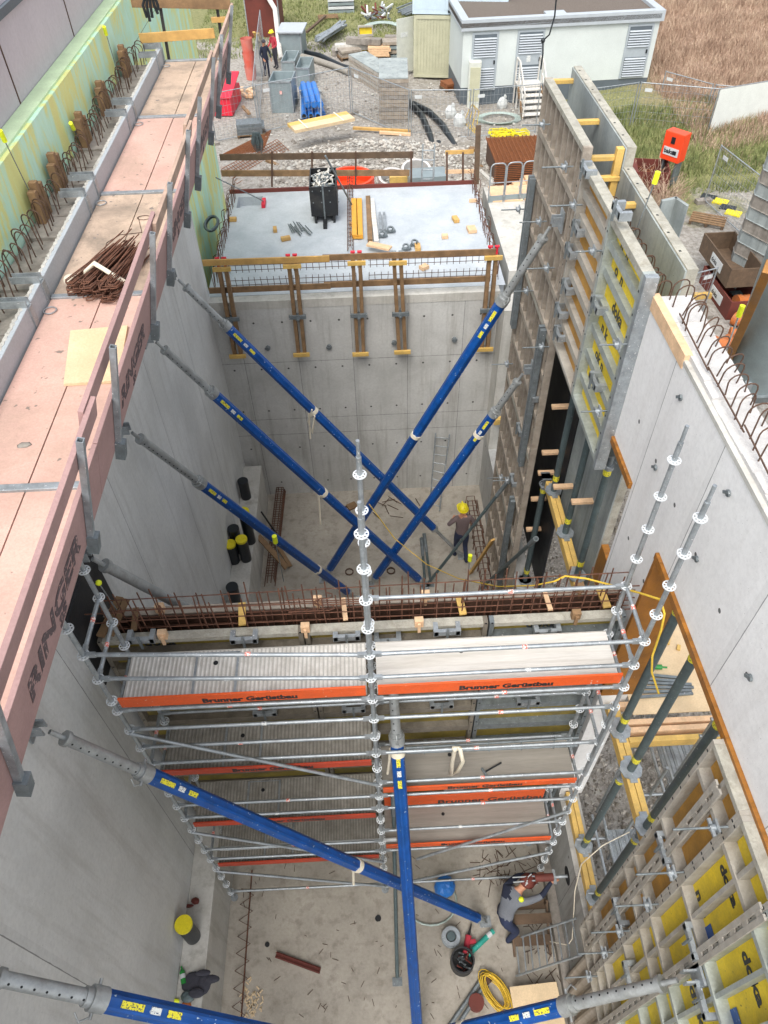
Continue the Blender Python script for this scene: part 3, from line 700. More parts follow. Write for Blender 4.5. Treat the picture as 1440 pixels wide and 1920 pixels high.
for k, (x_, L) in enumerate(((-3.5, 3.3), (-.18, 3.3))):
    t = thing('formwork', ['left', 'right'][k] + ' rear form panel of the cross wall with grey top edge', 'form panel', (x_, 5.36, 0), 'cross wall rear forms')
    MB().box((x_, 5.36, 0), (x_ + L, 5.38, 7.98)).build('form_sheet', 'sheet_dk', t); MB().box((x_, 5.381, 7.87), (x_ + L, 5.5, 8.0)).box((x_, 5.381, 0), (x_ + .08, 5.5, 7.87)).box((x_ + L - .08, 5.381, 0), (x_ + L, 5.5, 7.87)).build('side_frame', 'panel', t, bevel=.004)
# clamps with dark brackets at front
for k, (px, py) in enumerate(((265, 1197), (458, 1197), (650, 1192), (727, 1200), (838, 1182), (1026, 1182), (497, 1335), (663, 1328), (828, 1320), (990, 1314), (815, 1400), (985, 1395), (850, 1480), (940, 1490))):
    p = P(px, py, y=4.96); clamp(p, NYm, X_, 'grey clamp gripping the front forms of the cross wall', 'clamps on the cross wall forms')
    MB().box((p.x - .07, 4.99, p.z + .04), (p.x + .07, 5.0 - .002, p.z + .25)).build('clamp_pad', 'black_st', None) if False else None
# reinforcement cage
cg = thing('rebar_cage', 'rusty reinforcement cage standing out of the cross wall forms', 'reinforcement', (-3.4, 5.24, 6.5))
vb = MB().tube((0, 0, 0), (0, 0, 2.1), .009, 5).build('upright_bar', 'rust', origin=(0, 0, 0)); vb.parent = cg
k = 0
for yy in (-.08, .07):
    x = .08
    while x < 6.6:
        h = vb if k == 0 else rc(vb, (0, 0, 0)); k += 1
        h.location = (x, yy, 0); h.rotation_euler = (rnd.uniform(-.03, .03), rnd.uniform(-.03, .03), 0); h.scale = (1, 1, rnd.uniform(.93, 1.04)); x += .15
hb = MB().tube((0, 0, 0), (6.55, 0, 0), .008, 5).build('lying_bar', 'rust', origin=(0, 0, 0)); hb.parent = cg
k = 0
for yy in (-.08, .07):
    for z_ in (.55, .8, 1.05, 1.3, 1.5, 1.7, 1.9):
        h = hb if k == 0 else rc(hb, (0, 0, 0)); k += 1
        h.location = (.03, yy + .02, z_ + rnd.uniform(-.03, .03)); h.rotation_euler = (0, rnd.uniform(-.008, .008), rnd.uniform(-.004, .004))
hk = MB().path([(0, 0, 0), (.5, 0, 0), (.56, 0, .03), (.56, 0, .09), (.5, 0, .12)], .009, 5).build('hooked_bar', 'rust', origin=(0, 0, 0)); hk.parent = cg
for k, (x, z_, s) in enumerate(((2.3, 2.0, 1), (2.3, 1.75, 1), (6.3, 1.95, 1), (6.3, 1.7, 1), (6.25, 1.45, 1), (.3, 1.9, -1), (.3, 1.7, -1), (4.2, 1.9, 1), (3.2, 1.85, -1))):
    h = hk if k == 0 else rc(hk, (0, 0, 0)); h.location = (x, -.1 + .03 * k % 3 * .05, z_); h.scale = (s, 1, 1)
# spreader timbers in the cage and chocks on the form edge
for k, (px, py, mt, w, ln) in enumerate(((258, 1155, 'timber_old', .07, .33), (457, 1152, 'timber_y', .09, .33), (648, 1140, 'timber_pale', .06, .33), (865, 1130, 'timber_y', .09, .33), (1027, 1125, 'timber_pale', .06, .33), (1132, 1120, 'timber_y', .1, .33))):
    p = P(px, py, z=8.0); tag(MB().beam((p.x, 5.14, 8.02), (p.x - .03, 5.14 + ln, 8.03), w, .03).build('spreader_timber', mt), ['grey', 'yellow', 'pink', 'yellow', 'pink', 'yellow'][k] + ' lath across the top of the cross wall forms, ' + ['first from the left', 'second from the left', 'third from the left', 'third from the right', 'second from the right', 'first from the right'][k], 'lath', 'laths over the cross wall')
for k, (px, py) in enumerate(((310, 1180), (574, 1167), (784, 1157), (1075, 1145), (303, 1140), (597, 1118), (795, 1098), (1082, 1098))):
    zz = 8.0; p = P(px, py, z=zz); p.y = 5.03 if k < 4 else 5.43
    t = tag(MB().obox(p, X_, Y_, Z_, -.055, .055, -.04, .04, 0, .13).obox(p, X_, Y_, Z_, -.02, .02, -.07, -.04, -.08, .1).build('timber_chock', 'timber_pale' if k % 4 != 3 else 'timber_old', bevel=.005), ('front' if k < 4 else 'rear') + ' timber chock on the cross wall form edge, ' + ['leftmost', 'second from left', 'third from left', 'rightmost'][k % 4], 'timber chock', 'chocks on the cross wall')
t = thing('form_infill', 'dark form sheet closing the left end of the cross wall', 'form panel', (-3.5, 5.2, 7.6)); MB().box((-3.59, 4.8, 7.3), (-3.55, 5.9, 8.75)).build('form_sheet', 'black_st', t)
tag(MB().beam((-3.45, 5.05, 8.05), (-3.3, 5.6, 8.1), .1, .04).beam((-3.32, 5.05, 8.06), (-3.2, 5.55, 8.12), .08, .03).build('timber_plank', 'timber_old'), 'two short planks by the left end of the cage', 'plank')
# ================================================================ PLATFORM on the left
joints = [-1.2, 1.55, 4.5, 7.57, 10.2, 13.0, 15.85]
zp = 11.24
nm = ['nearest', 'nearest', 'second nearest', 'middle', 'second farthest', 'farthest']
for i in range(6):
    ya, yb = joints[i], joints[i + 1]
    t = thing('folding_platform', 'pink plywood platform bay on the left wall, ' + ['outside the frame below', 'nearest, with large lettering', 'with the loose pale board on it', 'with the rusty stirrup bundle on it', 'second from the far end', 'at the far end'][i], 'platform', (-3, ya, zp), 'platform bays')
    mt = ['ply_pk', 'ply_pk', 'ply_pk', 'ply_gr', 'ply_pk', 'ply_gr'][i]
    b = MB(); xs_ = (-3.56, -2.98, -2.42)
    for a, c in ((xs_[0], xs_[1] - .006), (xs_[1] + .006, xs_[2])): b.box((a, ya + .03, zp - .04), (c, yb - .03, zp + rnd.uniform(0, .004)))
    b.build('deck', mt, t, bevel=.003)
    MB().box((-3.56, yb - .05, zp - .03), (-2.44, yb + .03, zp + .03)).build('end_strip', 'galv', t, bevel=.006)
    TZ = V((.235, 0, .972)); TX = V((.972, 0, -.235)); hinge = V((-2.4, 0, zp - .14))
    tb = MB().obox(hinge, Y_, TZ, TX, ya + .02, yb + .01, 0, .62, -.02, .02).build('toe_board', 'ply_pk2', t, bevel=.004)
    if i == 1:
        text('RINGER', .34, 'stencil', tb, hinge + TZ * .2 + TX * .023 + V((0, ya + .85, 0)), (0, 1, 0), TZ, .001, .012, sx=1.15)
        text('3S', .17, 'stencil', tb, hinge + TZ * .04 + TX * .023 + V((0, ya + 1.55, 0)), (0, 1, 0), TZ, .001, .008, sx=1.15)
    elif i > 1:
        text('RINGER', .3, 'stencil', tb, hinge + TZ * .2 + TX * .023 + V((0, ya + .95, 0)), (0, 1, 0), TZ, .001, .01, sx=1.15); text('3S', .15, 'stencil', tb, hinge + TZ * .04 + TX * .023 + V((0, ya + 1.5, 0)), (0, 1, 0), TZ, .001, .006)
    off = .0 if i % 2 else .045
    MB().obox(hinge, Y_, TZ, TX, ya - .12, yb + .1, .86 + off * .4, 1.05 + off * .4, -.022 - off, .02 - off).build('guard_rail', 'ply_pk2' if i < 3 else 'rail_grey', t, bevel=.004)

    for y_ in ((ya + .62 if i > 1 else ya + .4), yb - .52):
        b = MB()
        for a, c, d, e in ((.024, .03, -.027, .027), (.07, .076, -.027, .027), (.03, .07, -.027, -.021), (.03, .07, .021, .027)):
            b.obox(hinge, Y_, TZ, TX, y_ + d, y_ + e, .0, 1.16, a, c)
        b.build('guardrail_post', 'galv', t)
        MB().obox(hinge, Y_, TZ, TX, y_ - .045, y_ + .045, -.1, .1, .021, .11).build('post_socket', 'galv_dark', t)
        b = MB(); b.beam((-3.55, y_, zp - .1), (-2.42, y_, zp - .1), .06, .09).beam((-2.75, y_, zp - .12), (-2.95, y_, zp - .95), .05, .06).beam((-3.56, y_, zp - .15), (-3.56, y_, zp - 1.3), .08, .07).beam((-3.53, y_, zp - .95), (-2.93, y_, zp - .95), .09, .04).beam((-3.55, y_, zp - .3), (-2.98, y_, zp - .93), .05, .05)
        b.build('bracket', 'dkgreen', t)
# steel edge forms left of the deck
for i in range(1, 6):
    ya, yb = joints[i], joints[i + 1]
    t = thing('edge_form', 'low zinc steel edge form between the platform and the rebar hoops, ' + ['', 'nearest', 'second nearest', 'middle', 'second farthest', 'farthest'][i], 'edge form', (-3.63, ya, zp), 'edge forms along the platform')
    MB().box((-3.66, ya + .06, zp - .1), (-3.585, yb - .06, zp + .24)).build('form_sheet', 'kiosk_trim', t, bevel=.006)
    b = MB()
    yy = ya + .1
    while yy < yb - .1: b.ball((-3.65, yy, zp + .235), .03, 6, (1, 2.2, .5), .3, rnd); yy += .09
    b.build('cement_crust', 'conc', t)
    for y_ in (yb - .05, yb - .55):
        MB().box((-3.9, y_ - .05, zp + .24), (-3.58, y_ - .04, zp + .32)).box((-3.9, y_ + .04, zp + .24), (-3.58, y_ + .05, zp + .32)).box((-3.9, y_ - .04, zp + .24), (-3.58, y_ + .04, zp + .25)).box((-3.64, y_ - .05, zp - .1), (-3.565, y_ + .05, zp + .238)).build('hook_channel', 'galv', t)
    MB().path([(-3.5 + .07 * math.cos(a_ * PI / 6), yb - .3 + .07 * math.sin(a_ * PI / 6), zp + .02) for a_ in range(12)], .007, 5, True).build('lifting_ring', 'galv', t)
# end of platform: boards and posts
A, B = P(262, 72, y=15.9), P(402, 62, y=15.9)
tag(MB().beam(A, B, .04, .16).build('guard_board', 'timber', bevel=.005), 'lower brown guard board across the far end of the platform', 'board', 'boards at the platform end')
A2, B2 = P(246, 4, y=15.9), P(432, 8, y=15.9)
tag(MB().beam(A2, B2, .04, .16).build('guard_board', 'timber_old', bevel=.005), 'upper brown guard board across the far end of the platform', 'board', 'boards at the platform end')
for k, (a, c) in enumerate((((318, 118), (297, -8)), ((414, 62), (404, -8)))):
    A = P(*a, y=15.96); B = P(*c, y=15.96); B = A + (B - A); t = thing('guard_post', ['left', 'right'][k] + ' dark steel post holding the boards at the platform end', 'post', tuple(A), 'posts at the platform end')
    MB().beam(A, B, .05, .05, (0, 1, 0)).build('post', 'black_st', t); q = A.lerp(B, .38); MB().box(q - V((.13, .06, .04)), q + V((.13, .01, .04))).build('board_chock', 'timber', t)
b = MB(); rr = random.Random(9)
top = P(272, -6, y=14.6)
for i in range(5): b.path([top + V((i * .04, 0, 0)), P(268 + i * 7, 10, y=14.6), P(276 + i * 6 + rr.uniform(-3, 3), 40 - abs(i - 1) * 7, y=14.6)], .025, 6)
tag(b.build('black_strap', 'black'), 'bunch of black straps hanging over the platform end', 'strap')
# loose board, stirrup bundle, debris
A = [P(120, 722, z=zp + .02), P(133, 622, z=zp + .02), P(240, 612, z=zp + .02), P(222, 716, z=zp + .02)]
for q in A: q.z = zp + .006
tag(MB().prism(A, (0, 0, .03)).build('plywood_board', 'board_new'), 'pale loose plywood board lying on the pink platform', 'board')
t = thing('stirrup_bundle', 'bundle of rusty bent rebar stirrups strapped together on the platform', 'rebar bundle', tuple(P(215, 520, z=zp)))
b = MB(); c0 = P(168, 552, z=zp + .05); c1 = P(262, 470, z=zp + .05); D = (c1 - c0); Pp = V((-D.y, D.x, 0)).normalized()
for i in range(115):
    u = rr.uniform(-.28, .28); zz = rr.uniform(.02, .2); l0 = rr.uniform(-.05, .15); l1 = rr.uniform(.8, 1.05)
    a = c0 + D * l0 + Pp * u * 1.0; e = c0 + D * l1 + Pp * u * .7
    a.z = zp + zz; e.z = zp + zz + rr.uniform(-.02, .12)
    q = a - D.normalized() * .05 - Pp * .04; r_ = a - D.normalized() * .02 - Pp * .1
    b.path([e, a, q, r_, r_ + D.normalized() * .12], .008, 4)
b.build('stirrups', 'rust', t)
b = MB(); b.path([c0 + D * .25 + Pp * .33 - V((0, 0, .0)), c0 + D * .22 + V((0, 0, .26)), c0 + D * .3 - Pp * .33], .03, 6); b.ball(c0 + D * .12 + Pp * .3 + V((0, 0, .06)), .11, 8, (1, .8, .6)); b.build('strap', 'cream', t)
b = MB(); 
for i in range(5): q = P(38 + i * 2, 838 - i, z=zp + .005); b.ball(q, .03 + .01 * i, 6, (1, .6, .1))
tag(b.build('mortar_lump', 'conc_dark'), 'dried mortar lump on the near pink platform deck', 'mortar')
q = P(270, 408, z=zp + .01); b = MB().path([q + V((math.cos(a_) * .09, math.sin(a_) * .06, 0)) for a_ in [i * .6 for i in range(16)]] + [P(266, 436, z=zp + .01), P(225, 440, z=zp + .01), P(200, 455, z=zp + .01), P(192, 480, z=zp + .01)], .004, 4)
tag(b.build('binding_wire', 'rust_dk'), 'loose curled binding wire on the dusty platform bay', 'wire')

# ================================================================ SCAFFOLD
XL, XC, XR, YF, YB = -3.09, -.113, 2.862, 4.118, 4.85
sc = thing('scaffold', 'zinc tube scaffold with orange toe boards standing across the pit', 'scaffold', (0, 4.5, 0))
rb = MB()
rb.ring((0, 0, 0), Z_, .066, .011, 24, .012); rb.ring((0, 0, 0), Z_, .036, .012, 16, .012)
for i in range(8):
    a_ = PI * i / 4; rb.obox((0, 0, 0), V((math.cos(a_), math.sin(a_), 0)), V((-math.sin(a_), math.cos(a_), 0)), Z_, .034, .056, -.006, .007, -.005, .005)
ros = rb.build('rosette', 'rosette', origin=(0, 0, 0)); first = True
def standard(x, y, zs, ztop, spig=True, mt='galv'):
    global first
    b = MB().tube((x, y, .08), (x, y, ztop), .0265, 12)
    if spig: b.tube((x, y, ztop), (x, y, ztop + .2), .019, 10)
    b.tube((x, y, .0), (x, y, .02), .075, 8)
    s = b.build('standard', mt, sc, origin=(0, 4.5, 0))
    for z_ in zs:
        if first: h = ros; first = False
        else: h = rc(ros, (0, 0, 0))
        h.parent = s; h.location = (x, y - 4.5, z_); h.rotation_euler = (0, 0, rr.uniform(0, .7))
    return s
zR = [10.87 - .5 * i for i in range(22)]
standard(XR, YF, zR, 11.08)
standard(XC, YF, zR, 11.08)
standard(XL, YF, [9.63, 9.13, 8.63, 8.13] + [7.9 - .5 * i for i in range(16)], 10.5, False)
zB = [10.87 - .5 * i for i in range(22)]
standard(XR, YB, zB, 11.1); standard(XC, YB, zB, 11.1); standard(XL, YB, [9.63 - .5 * i for i in range(19)], 10.2, False)
def ledger(x0, z0, x1, z1, y=YF, name='ledger', r=.0242, mt='galv'):
    b = MB().tube((x0 + .1, y, z0), (x1 - .1, y, z1), r, 10)
    for x, z, s in ((x0, z0, 1), (x1, z1, -1)):
        b.beam((x + s * .03, y, z), (x + s * .13, y, z), .04, .06)
    o = b.build(name, mt, sc)
    q = V(((x0 + x1) / 2 + rr.uniform(-.3, .3), y, (z0 + z1) / 2)); D = V((x1 - x0, 0, z1 - z0)).normalized(); MB().tube(q, q + D * .06, r + .001, 10).build('sticker', 'tag_red' if rr.random() < .7 else 'white_tag', o)
    return o
m['tag_red'] = M('red and white sticker', '#e0786a', .5, chips=.5, chipcol=(.8, .75, .7), chipscale=50)
for z0, z1 in ((9.13, 8.87), (8.63, 8.37), (7.9, 7.87), (7.4, 7.37)): ledger(XL, z0, XC, z1)
for z_ in (8.87, 8.37, 7.87, 7.37): ledger(XC, z_, XR, z_)
ledger(XC + 0, 8.87, XR, 8.87, YB)
for z_ in (6.87, 6.37, 4.87, 4.37, 2.87, 2.37, .4): ledger(XL, z_ + .03, XC, z_)
for z_ in (6.37, 5.37, 4.87, 4.37, 3.37, 2.37, .4): ledger(XC, z_, XR, z_)
for z_ in (6.37, 4.37, 2.37): ledger(XL, z_, XC, z_, YB)
for z_ in (6.37, 5.0, 3.37, 2.37): ledger(XC, z_, XR, z_, YB)
for x in (XL, XR):
    for z_ in ((9.13, 8.63, 7.87, 6.4, 5.9, 4.4, 2.4) if x == XL else (8.87, 8.37, 7.87, 6.9, 6.37, 4.9, 4.37, 2.9, 2.37)):
        b = MB().tube((x, YF + .04, z_), (x, YB - .04, z_), .0242, 10); b.beam((x, YF + .03, z_), (x, YF + .12, z_), .04, .06); o = b.build('transom', 'galv', sc)
        MB().tube((x, YF + .4, z_), (x, YF + .46, z_), .0255, 10).build('sticker', 'tag_red', o)
# braces
for (xa, za, xb, zb, y) in ((XL, 7.4, XC, 5.4, YF - .05), (XL, 3.9, XC, 1.9, YF - .05), (XL, 1.9, XC, .4, YF - .05), (XR, 7.4, XR - .02, 5.4, YF - .06), (XR, 4.0, XC + .6, 2.0, YF - .06), (XR, 2.0, XC, .4, YF - .06)):
    MB().tube((xa, y, za), (xb, y, zb), .0242, 10).build('brace', 'galv', sc)
# the two long tubes stored on the ledger
for k, (pa, pb) in enumerate((((740, 1404), (1085, 1383)), ((745, 1412), (1082, 1398)))):
    A = P(*pa, y=YF + .12 + .1 * k); B = P(*pb, y=YF + .12 + .1 * k); o = MB().tube(A, B, .02, 8); 
    for i in range(5): q = A.lerp(B, .15 + .18 * i); o.beam(q - V((0, 0, .06)), q + V((0, 0, .06)), .015, .02, (0, 1, 0))
    tag(o.build('grid_tube', 'galv_dark'), ['upper', 'lower'][k] + ' loose studded tube resting on the scaffold ledger at the right', 'tube', 'loose studded tubes')
def m_alu(name, c, c2):
    t = NT(name); g = t.n('ShaderNodeNewGeometry'); pos = g.outputs['Position']
    w = t.n('ShaderNodeTexWave'); w.inputs['Scale'].default_value = 6.2; w.bands_direction = 'X'; t.l(pos, w.inputs['Vector'])
    n = t.noise(pos, 5, 5, .7); n2 = t.noise(pos, 40, 3)
    cc = t.ramp(n, [(.35, lin(c)), (.62, lin(c2))]); cc = t.mix(t.math('MULTIPLY', t.thr(w.outputs['Fac'], .5, .9), .5), cc, mul(lin(c), .5)); cc = t.mix(t.thr(n2, .68, .75), cc, mul(lin(c), .4))
    t.l(cc, t.b.inputs['Base Color']); t.b.inputs['Roughness'].default_value = .6; t.b.inputs['Metallic'].default_value = .15
    b = t.n('ShaderNodeBump'); b.inputs['Strength'].default_value = .6; b.inputs['Distance'].default_value = .01; t.l(w.outputs['Fac'], b.inputs['Height']); t.l(b.outputs[0], t.b.inputs['Normal'])
    return t.m
m['alu_rib'] = m_alu('ribbed aluminium deck', '#c2beb5', '#dedbd4'); m['alu_rib_dk'] = m_alu('dusty shade toned ribbed deck', '#858178', '#a29e95')  # second one for lower decks, darkened for dust and for painted-in shade
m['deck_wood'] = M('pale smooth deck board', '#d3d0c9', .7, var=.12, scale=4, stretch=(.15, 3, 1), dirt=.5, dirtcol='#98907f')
m['deck_wood_dk'] = M('dusty shade toned deck board', '#928d84', .75, var=.15, scale=4, stretch=(.15, 3, 1), dirt=.5, dirtcol='#726c60')  # lower board copy, its colour holds dust and some shade
def deck(x0, x1, z, mt, frame='alu', ribs=True, y0=YF + .05, y1=YB - .04):
    d = MB().box((x0 + .06, y0, z - .055), (x1 - .06, y1, z)).build('deck', mt, sc)
    b = MB()
    b.box((x0 + .06, y0 - .012, z - .075), (x1 - .06, y0 - .001, z + .004)).box((x0 + .06, y1 + .001, z - .075), (x1 - .06, y1 + .012, z + .004)); b.build('edge_rail', frame, d)
    if ribs:
        MB().box((x0 + .85, y0 + .03, z + .001), (x0 + .88, y1 - .03, z + .006)).box((x0 + 1.35, y0 + .03, z + .001), (x0 + 1.38, y1 - .03, z + .006)).box((x0 + .85, y0 + .02, z + .001), (x0 + 1.38, y0 + .035, z + .006)).box((x0 + .85, y1 - .035, z + .001), (x0 + 1.38, y1 - .02, z + .006)).build('hatch_frame', 'galv', d)
    q = V((x0 + 1.1, (y0 + y1) / 2 + .15, z)); MB().tube(q + V((0, 0, .0005)), q + V((0, 0, .007)), .03, 10).build('finger_hole', 'dark_hole', d)
def toe(x0, x1, z, mt, y=YF + .005, txt=True, h=.15, u=None, tc='black'):
    t = MB().box((x0 + .07, y - .012, z), (x1 - .07, y + .012, z + h)).build('toe_board', mt, sc, bevel=.003)
    if txt:
        L = x1 - x0; text('Brunner Gerüstbau', .125 if not u else u, tc, t, (x0 + L * .34, y - .0135, z + .03), (1, 0, 0), (0, 0, 1), .0008, .006, sx=1.12)
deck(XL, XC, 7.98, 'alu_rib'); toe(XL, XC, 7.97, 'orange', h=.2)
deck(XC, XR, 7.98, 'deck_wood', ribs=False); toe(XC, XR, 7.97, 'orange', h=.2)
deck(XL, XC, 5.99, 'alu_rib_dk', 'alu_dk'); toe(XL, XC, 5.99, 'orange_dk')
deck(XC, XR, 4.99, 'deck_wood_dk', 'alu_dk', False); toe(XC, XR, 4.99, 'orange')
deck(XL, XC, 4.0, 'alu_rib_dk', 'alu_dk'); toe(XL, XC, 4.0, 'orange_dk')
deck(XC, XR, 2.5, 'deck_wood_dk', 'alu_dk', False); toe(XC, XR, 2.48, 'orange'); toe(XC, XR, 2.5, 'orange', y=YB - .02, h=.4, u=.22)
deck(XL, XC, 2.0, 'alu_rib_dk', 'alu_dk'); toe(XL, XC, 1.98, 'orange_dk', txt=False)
MB().tube((XL + .2, YF + .1, 2.6), (XC + .25, YF + .1, 2.6), .035, 10).build('pale_tube', 'white', sc)
# sling and hammer on the middle right deck
q = P(855, 1415, y=4.4); tag(MB().path([P(850, 1403, y=4.1), P(862, 1403, y=4.06), P(868, 1428, y=4.1), P(858, 1447, y=4.3), P(846, 1452, y=4.35), P(848, 1430, y=4.15), P(853, 1405, y=4.06)], .03, 6).build('lifting_sling', 'cream'), 'pale webbing sling hung over the scaffold ledger', 'sling')
A = P(908, 1448, z=5.02); B = P(940, 1430, z=5.02); t = thing('hammer', 'claw hammer lying on the scaffold deck right of the sling', 'hammer', tuple(A)); MB().tube(A, B, .014, 6).build('handle', 'black_st', t); q = A; d = (B - A).normalized(); n_ = V((-d.y, d.x, 0)); MB().beam(q - n_ * .07, q + n_ * .07, .03, .03).build('head', 'galv_dark', t)

# ================================================================ STRUTS
def strut(A, C, Eb, B, label, r=.095, clamp_strap=None, group='blue adjustable struts', name='wall_strut', outer='blue', rin=.065):
    """A top end on the wall, C collar, Eb end of outer tube, B foot  (fractions along A-B)"""
    A, B = V(A), V(B); D = (B - A); L = D.length; D = D / L
    t = thing(name, label, 'strut', tuple(B), group)
    c = A + D * (C * L); e = A + D * (Eb * L)
    MB().tube(A + D * .25, c, rin, 16).tube(A + D * .06, A + D * .3, .028, 8).tube(A + D * .24, A + D * .29, rin + .02, 12).build('inner_tube', 'strut_in', t)
    b = MB()
    k = 0; 
    while .35 + k * .1 < C * L - .2: 
        q = A + D * (.35 + k * .1); b.tube(q, q + D * .015, rin * .3 + .0, 6) if False else None; k += 1
    A_, B_ = b.frame(D)
    for i in range(3, int((C * L - .3) / .11) + 3):
        q = A + D * (i * .11)
        toc = (V((0, 0, H)) - q); toc = (toc - D * toc.dot(D)).normalized()
        for sgn in (.45,):
            n1 = (toc + D.cross(toc) * sgn).normalized(); b.tube(q + n1 * (rin - .004), q + n1 * (rin + .0015), .011, 8)
    if b.v: b.build('pin_hole', 'dark_hole', t)
    fl = [1, .93, .99, .93]
    MB().tube(c, e, r, 24, flute=[1.0, 1.0, .9, .9]).build('outer_tube', outer, t)
    b = MB().tube(c - D * .1, c + D * .04, r + .012, 16).tube(c - D * .16, c - D * .1, rin + .018, 12)
    for s in (-1, 1): b.tube(c - D * .05 + A_ * s * (r + .01), c - D * .05 + A_ * s * (r + .06), .018, 6)
    b.path([c - D * .05 + A_ * (r + .04), c - D * .14 + A_ * (r + .09), c - D * .2 + A_ * (r + .03)], .01, 5)
    b.build('collar', 'strut_in', t)
    if e != B:
        MB().tube(e, B - D * .08, .045, 12).build('foot_tube', 'strut_in', t)
        MB().tube(e - D * .03, e + D * .06, r + .005, 12).build('end_ring', 'strut_in', t)
    toc = (V((0, 0, H)) - c); toc = (toc - D * toc.dot(D)).normalized(); W = D.cross(toc)
    for s0, ln, mt in ((.16, .22, 'yellow_tag'), (.45, .1, 'white_tag'), (.62, .14, 'yellow_tag')):
        q = c + D * s0; MB().obox(q + toc * (r * .93) + W * .0, D, W, toc, 0, ln, -.028, .028, 0, .008).build('sticker', mt, t)
    # head and foot shoes
    MB().box(B + V((-.11, -.1, -.05)), B + V((.11, .1, -.03))).obox(B, D, A_, D.cross(A_), -.14, .0, -.05, -.03, -.05, .05).obox(B, D, A_, D.cross(A_), -.14, .0, .03, .05, -.05, .05).tube(B - D * .07 - A_ * .07, B - D * .07 + A_ * .07, .014, 6).build('foot_shoe', 'galv', t)
    if clamp_strap:
        f, tail = clamp_strap; q = A + D * (f * L); MB().tube(q, q + D * .09, r + .01, 16).build('strap', 'cream', t)
        if tail: MB().path([q + W * r, q + W * (r + .02) - V((0, 0, tail * .5)), q + W * (r + .05) - V((0, 0, tail))], .022, 5).build('strap_tail', 'cream', t)
    return t, A, D
def plate(t, p, N, U):
    N, U = V(N), V(U); MB().obox(p, U, Z_, N, -.1, .1, -.16, .16, .0, .025).obox(p, U, Z_, N, -.06, -.04, -.07, .07, .025, .16).obox(p, U, Z_, N, .04, .06, -.07, .07, .025, .16).build('head_plate', 'galv', t)
def frac(A, B, px, py):
    best = (9, 0)
    for i in range(401):
        q = A.lerp(B, i / 400); r_ = R.transposed() @ (q - V((0, 0, H))); u = 720 - r_.x / r_.z * F; v = 960 + r_.y / r_.z * F
        d = (u - px) ** 2 + (v - py) ** 2
        if i == 0 or d < best[0]: best = (d, i / 400)
    return best[1]
XN = (1, 0, 0)
def wallstrut(pa, pc, pe, pb, label, strap=None, A=None, B=None, xw=-3.6, **k):
    A = A or P(*pa, x=xw + (.15 if xw < 0 else -.15)); B = B or P(*pb, z=.05)
    t, a, d = strut(A, frac(A, B, *pc), frac(A, B, *pe), B, label, clamp_strap=strap, **k)
    plate(t, A + V((-.15 if xw < 0 else .15, 0, .05)), (1 if xw < 0 else -1, 0, 0), (0, 1, 0)); return t
wallstrut((330, 520), (425, 612), (814, 989), (866, 1042), 'farthest blue strut from the left wall, crossing under the right hand one', (.38, .7), r=.1)
wallstrut((288, 637), (400, 738), (786, 1085), (797, 1097), 'second farthest blue strut from the left wall, ending by the cross wall', (.5, .9), r=.1)
wallstrut((243, 808), (375, 908), (652, 1108), (668, 1122), 'third blue strut from the left wall with a pale strap near its foot', (.72, 0), r=.1)
A = P(168, 1045, x=-3.45); B = V((A.x + 3.2, 7.4, .05))
# keep the drawn direction: aim through the photo point on the plane x = -1.9
q = P(303, 1116, y=5.9); D = (q - A); B = A + D * ((A.z - .05) / -D.z) if D.z < 0 else B
t = thing('wall_strut', 'grey upper tube of the strut that disappears behind the reinforcement cage', 'strut', tuple(A), 'blue adjustable struts')
Dn = D.normalized(); MB().tube(A + Dn * .25, A + Dn * 2.2, .07, 16).tube(A + Dn * .05, A + Dn * .3, .03, 8).build('inner_tube', 'strut_in', t); MB().tube(A + Dn * .24, A + Dn * .3, .09, 12).build('collar', 'strut_in', t); plate(t, A + V((-.15, 0, .05)), (1, 0, 0), (0, 1, 0)); 
wallstrut((84, 1368), (275, 1450), (897, 1717), (910, 1727), 'paint worn blue strut crossing the near pit from the left wall', (.56, .5), r=.095)
wallstrut((-60, 1822), (190, 1873), (1400, 2130), (1500, 2150), 'blue strut at the bottom left corner of the picture', None, r=.095)
wallstrut((1035, 420), (945, 568), (620, 1068), (606, 1086), 'blue strut from the top of the brown forms, right one crossing the far pit', (.45, .0), xw=3.07, r=.1)
wallstrut((983, 697), (925, 775), (704, 1082), (694, 1096), 'lower blue strut from the middle of the brown forms', (.02 + .2, 0), xw=3.07, r=.1)
wallstrut((1280, 1835), (1060, 1886), (400, 2040), (380, 2045), 'blue strut at the bottom right corner leaning on the yellow forms', (.33, .0), xw=3.06, r=.095)
A = P(735, 1262, y=4.7); B = P(786, 1975, z=.05)
t, a, d = strut(A, frac(A, B, 741, 1390), .985, B, 'steep blue strut in front of the scaffold running towards the viewer', r=.095, clamp_strap=(frac(A, B, 742, 1405), .8)); 
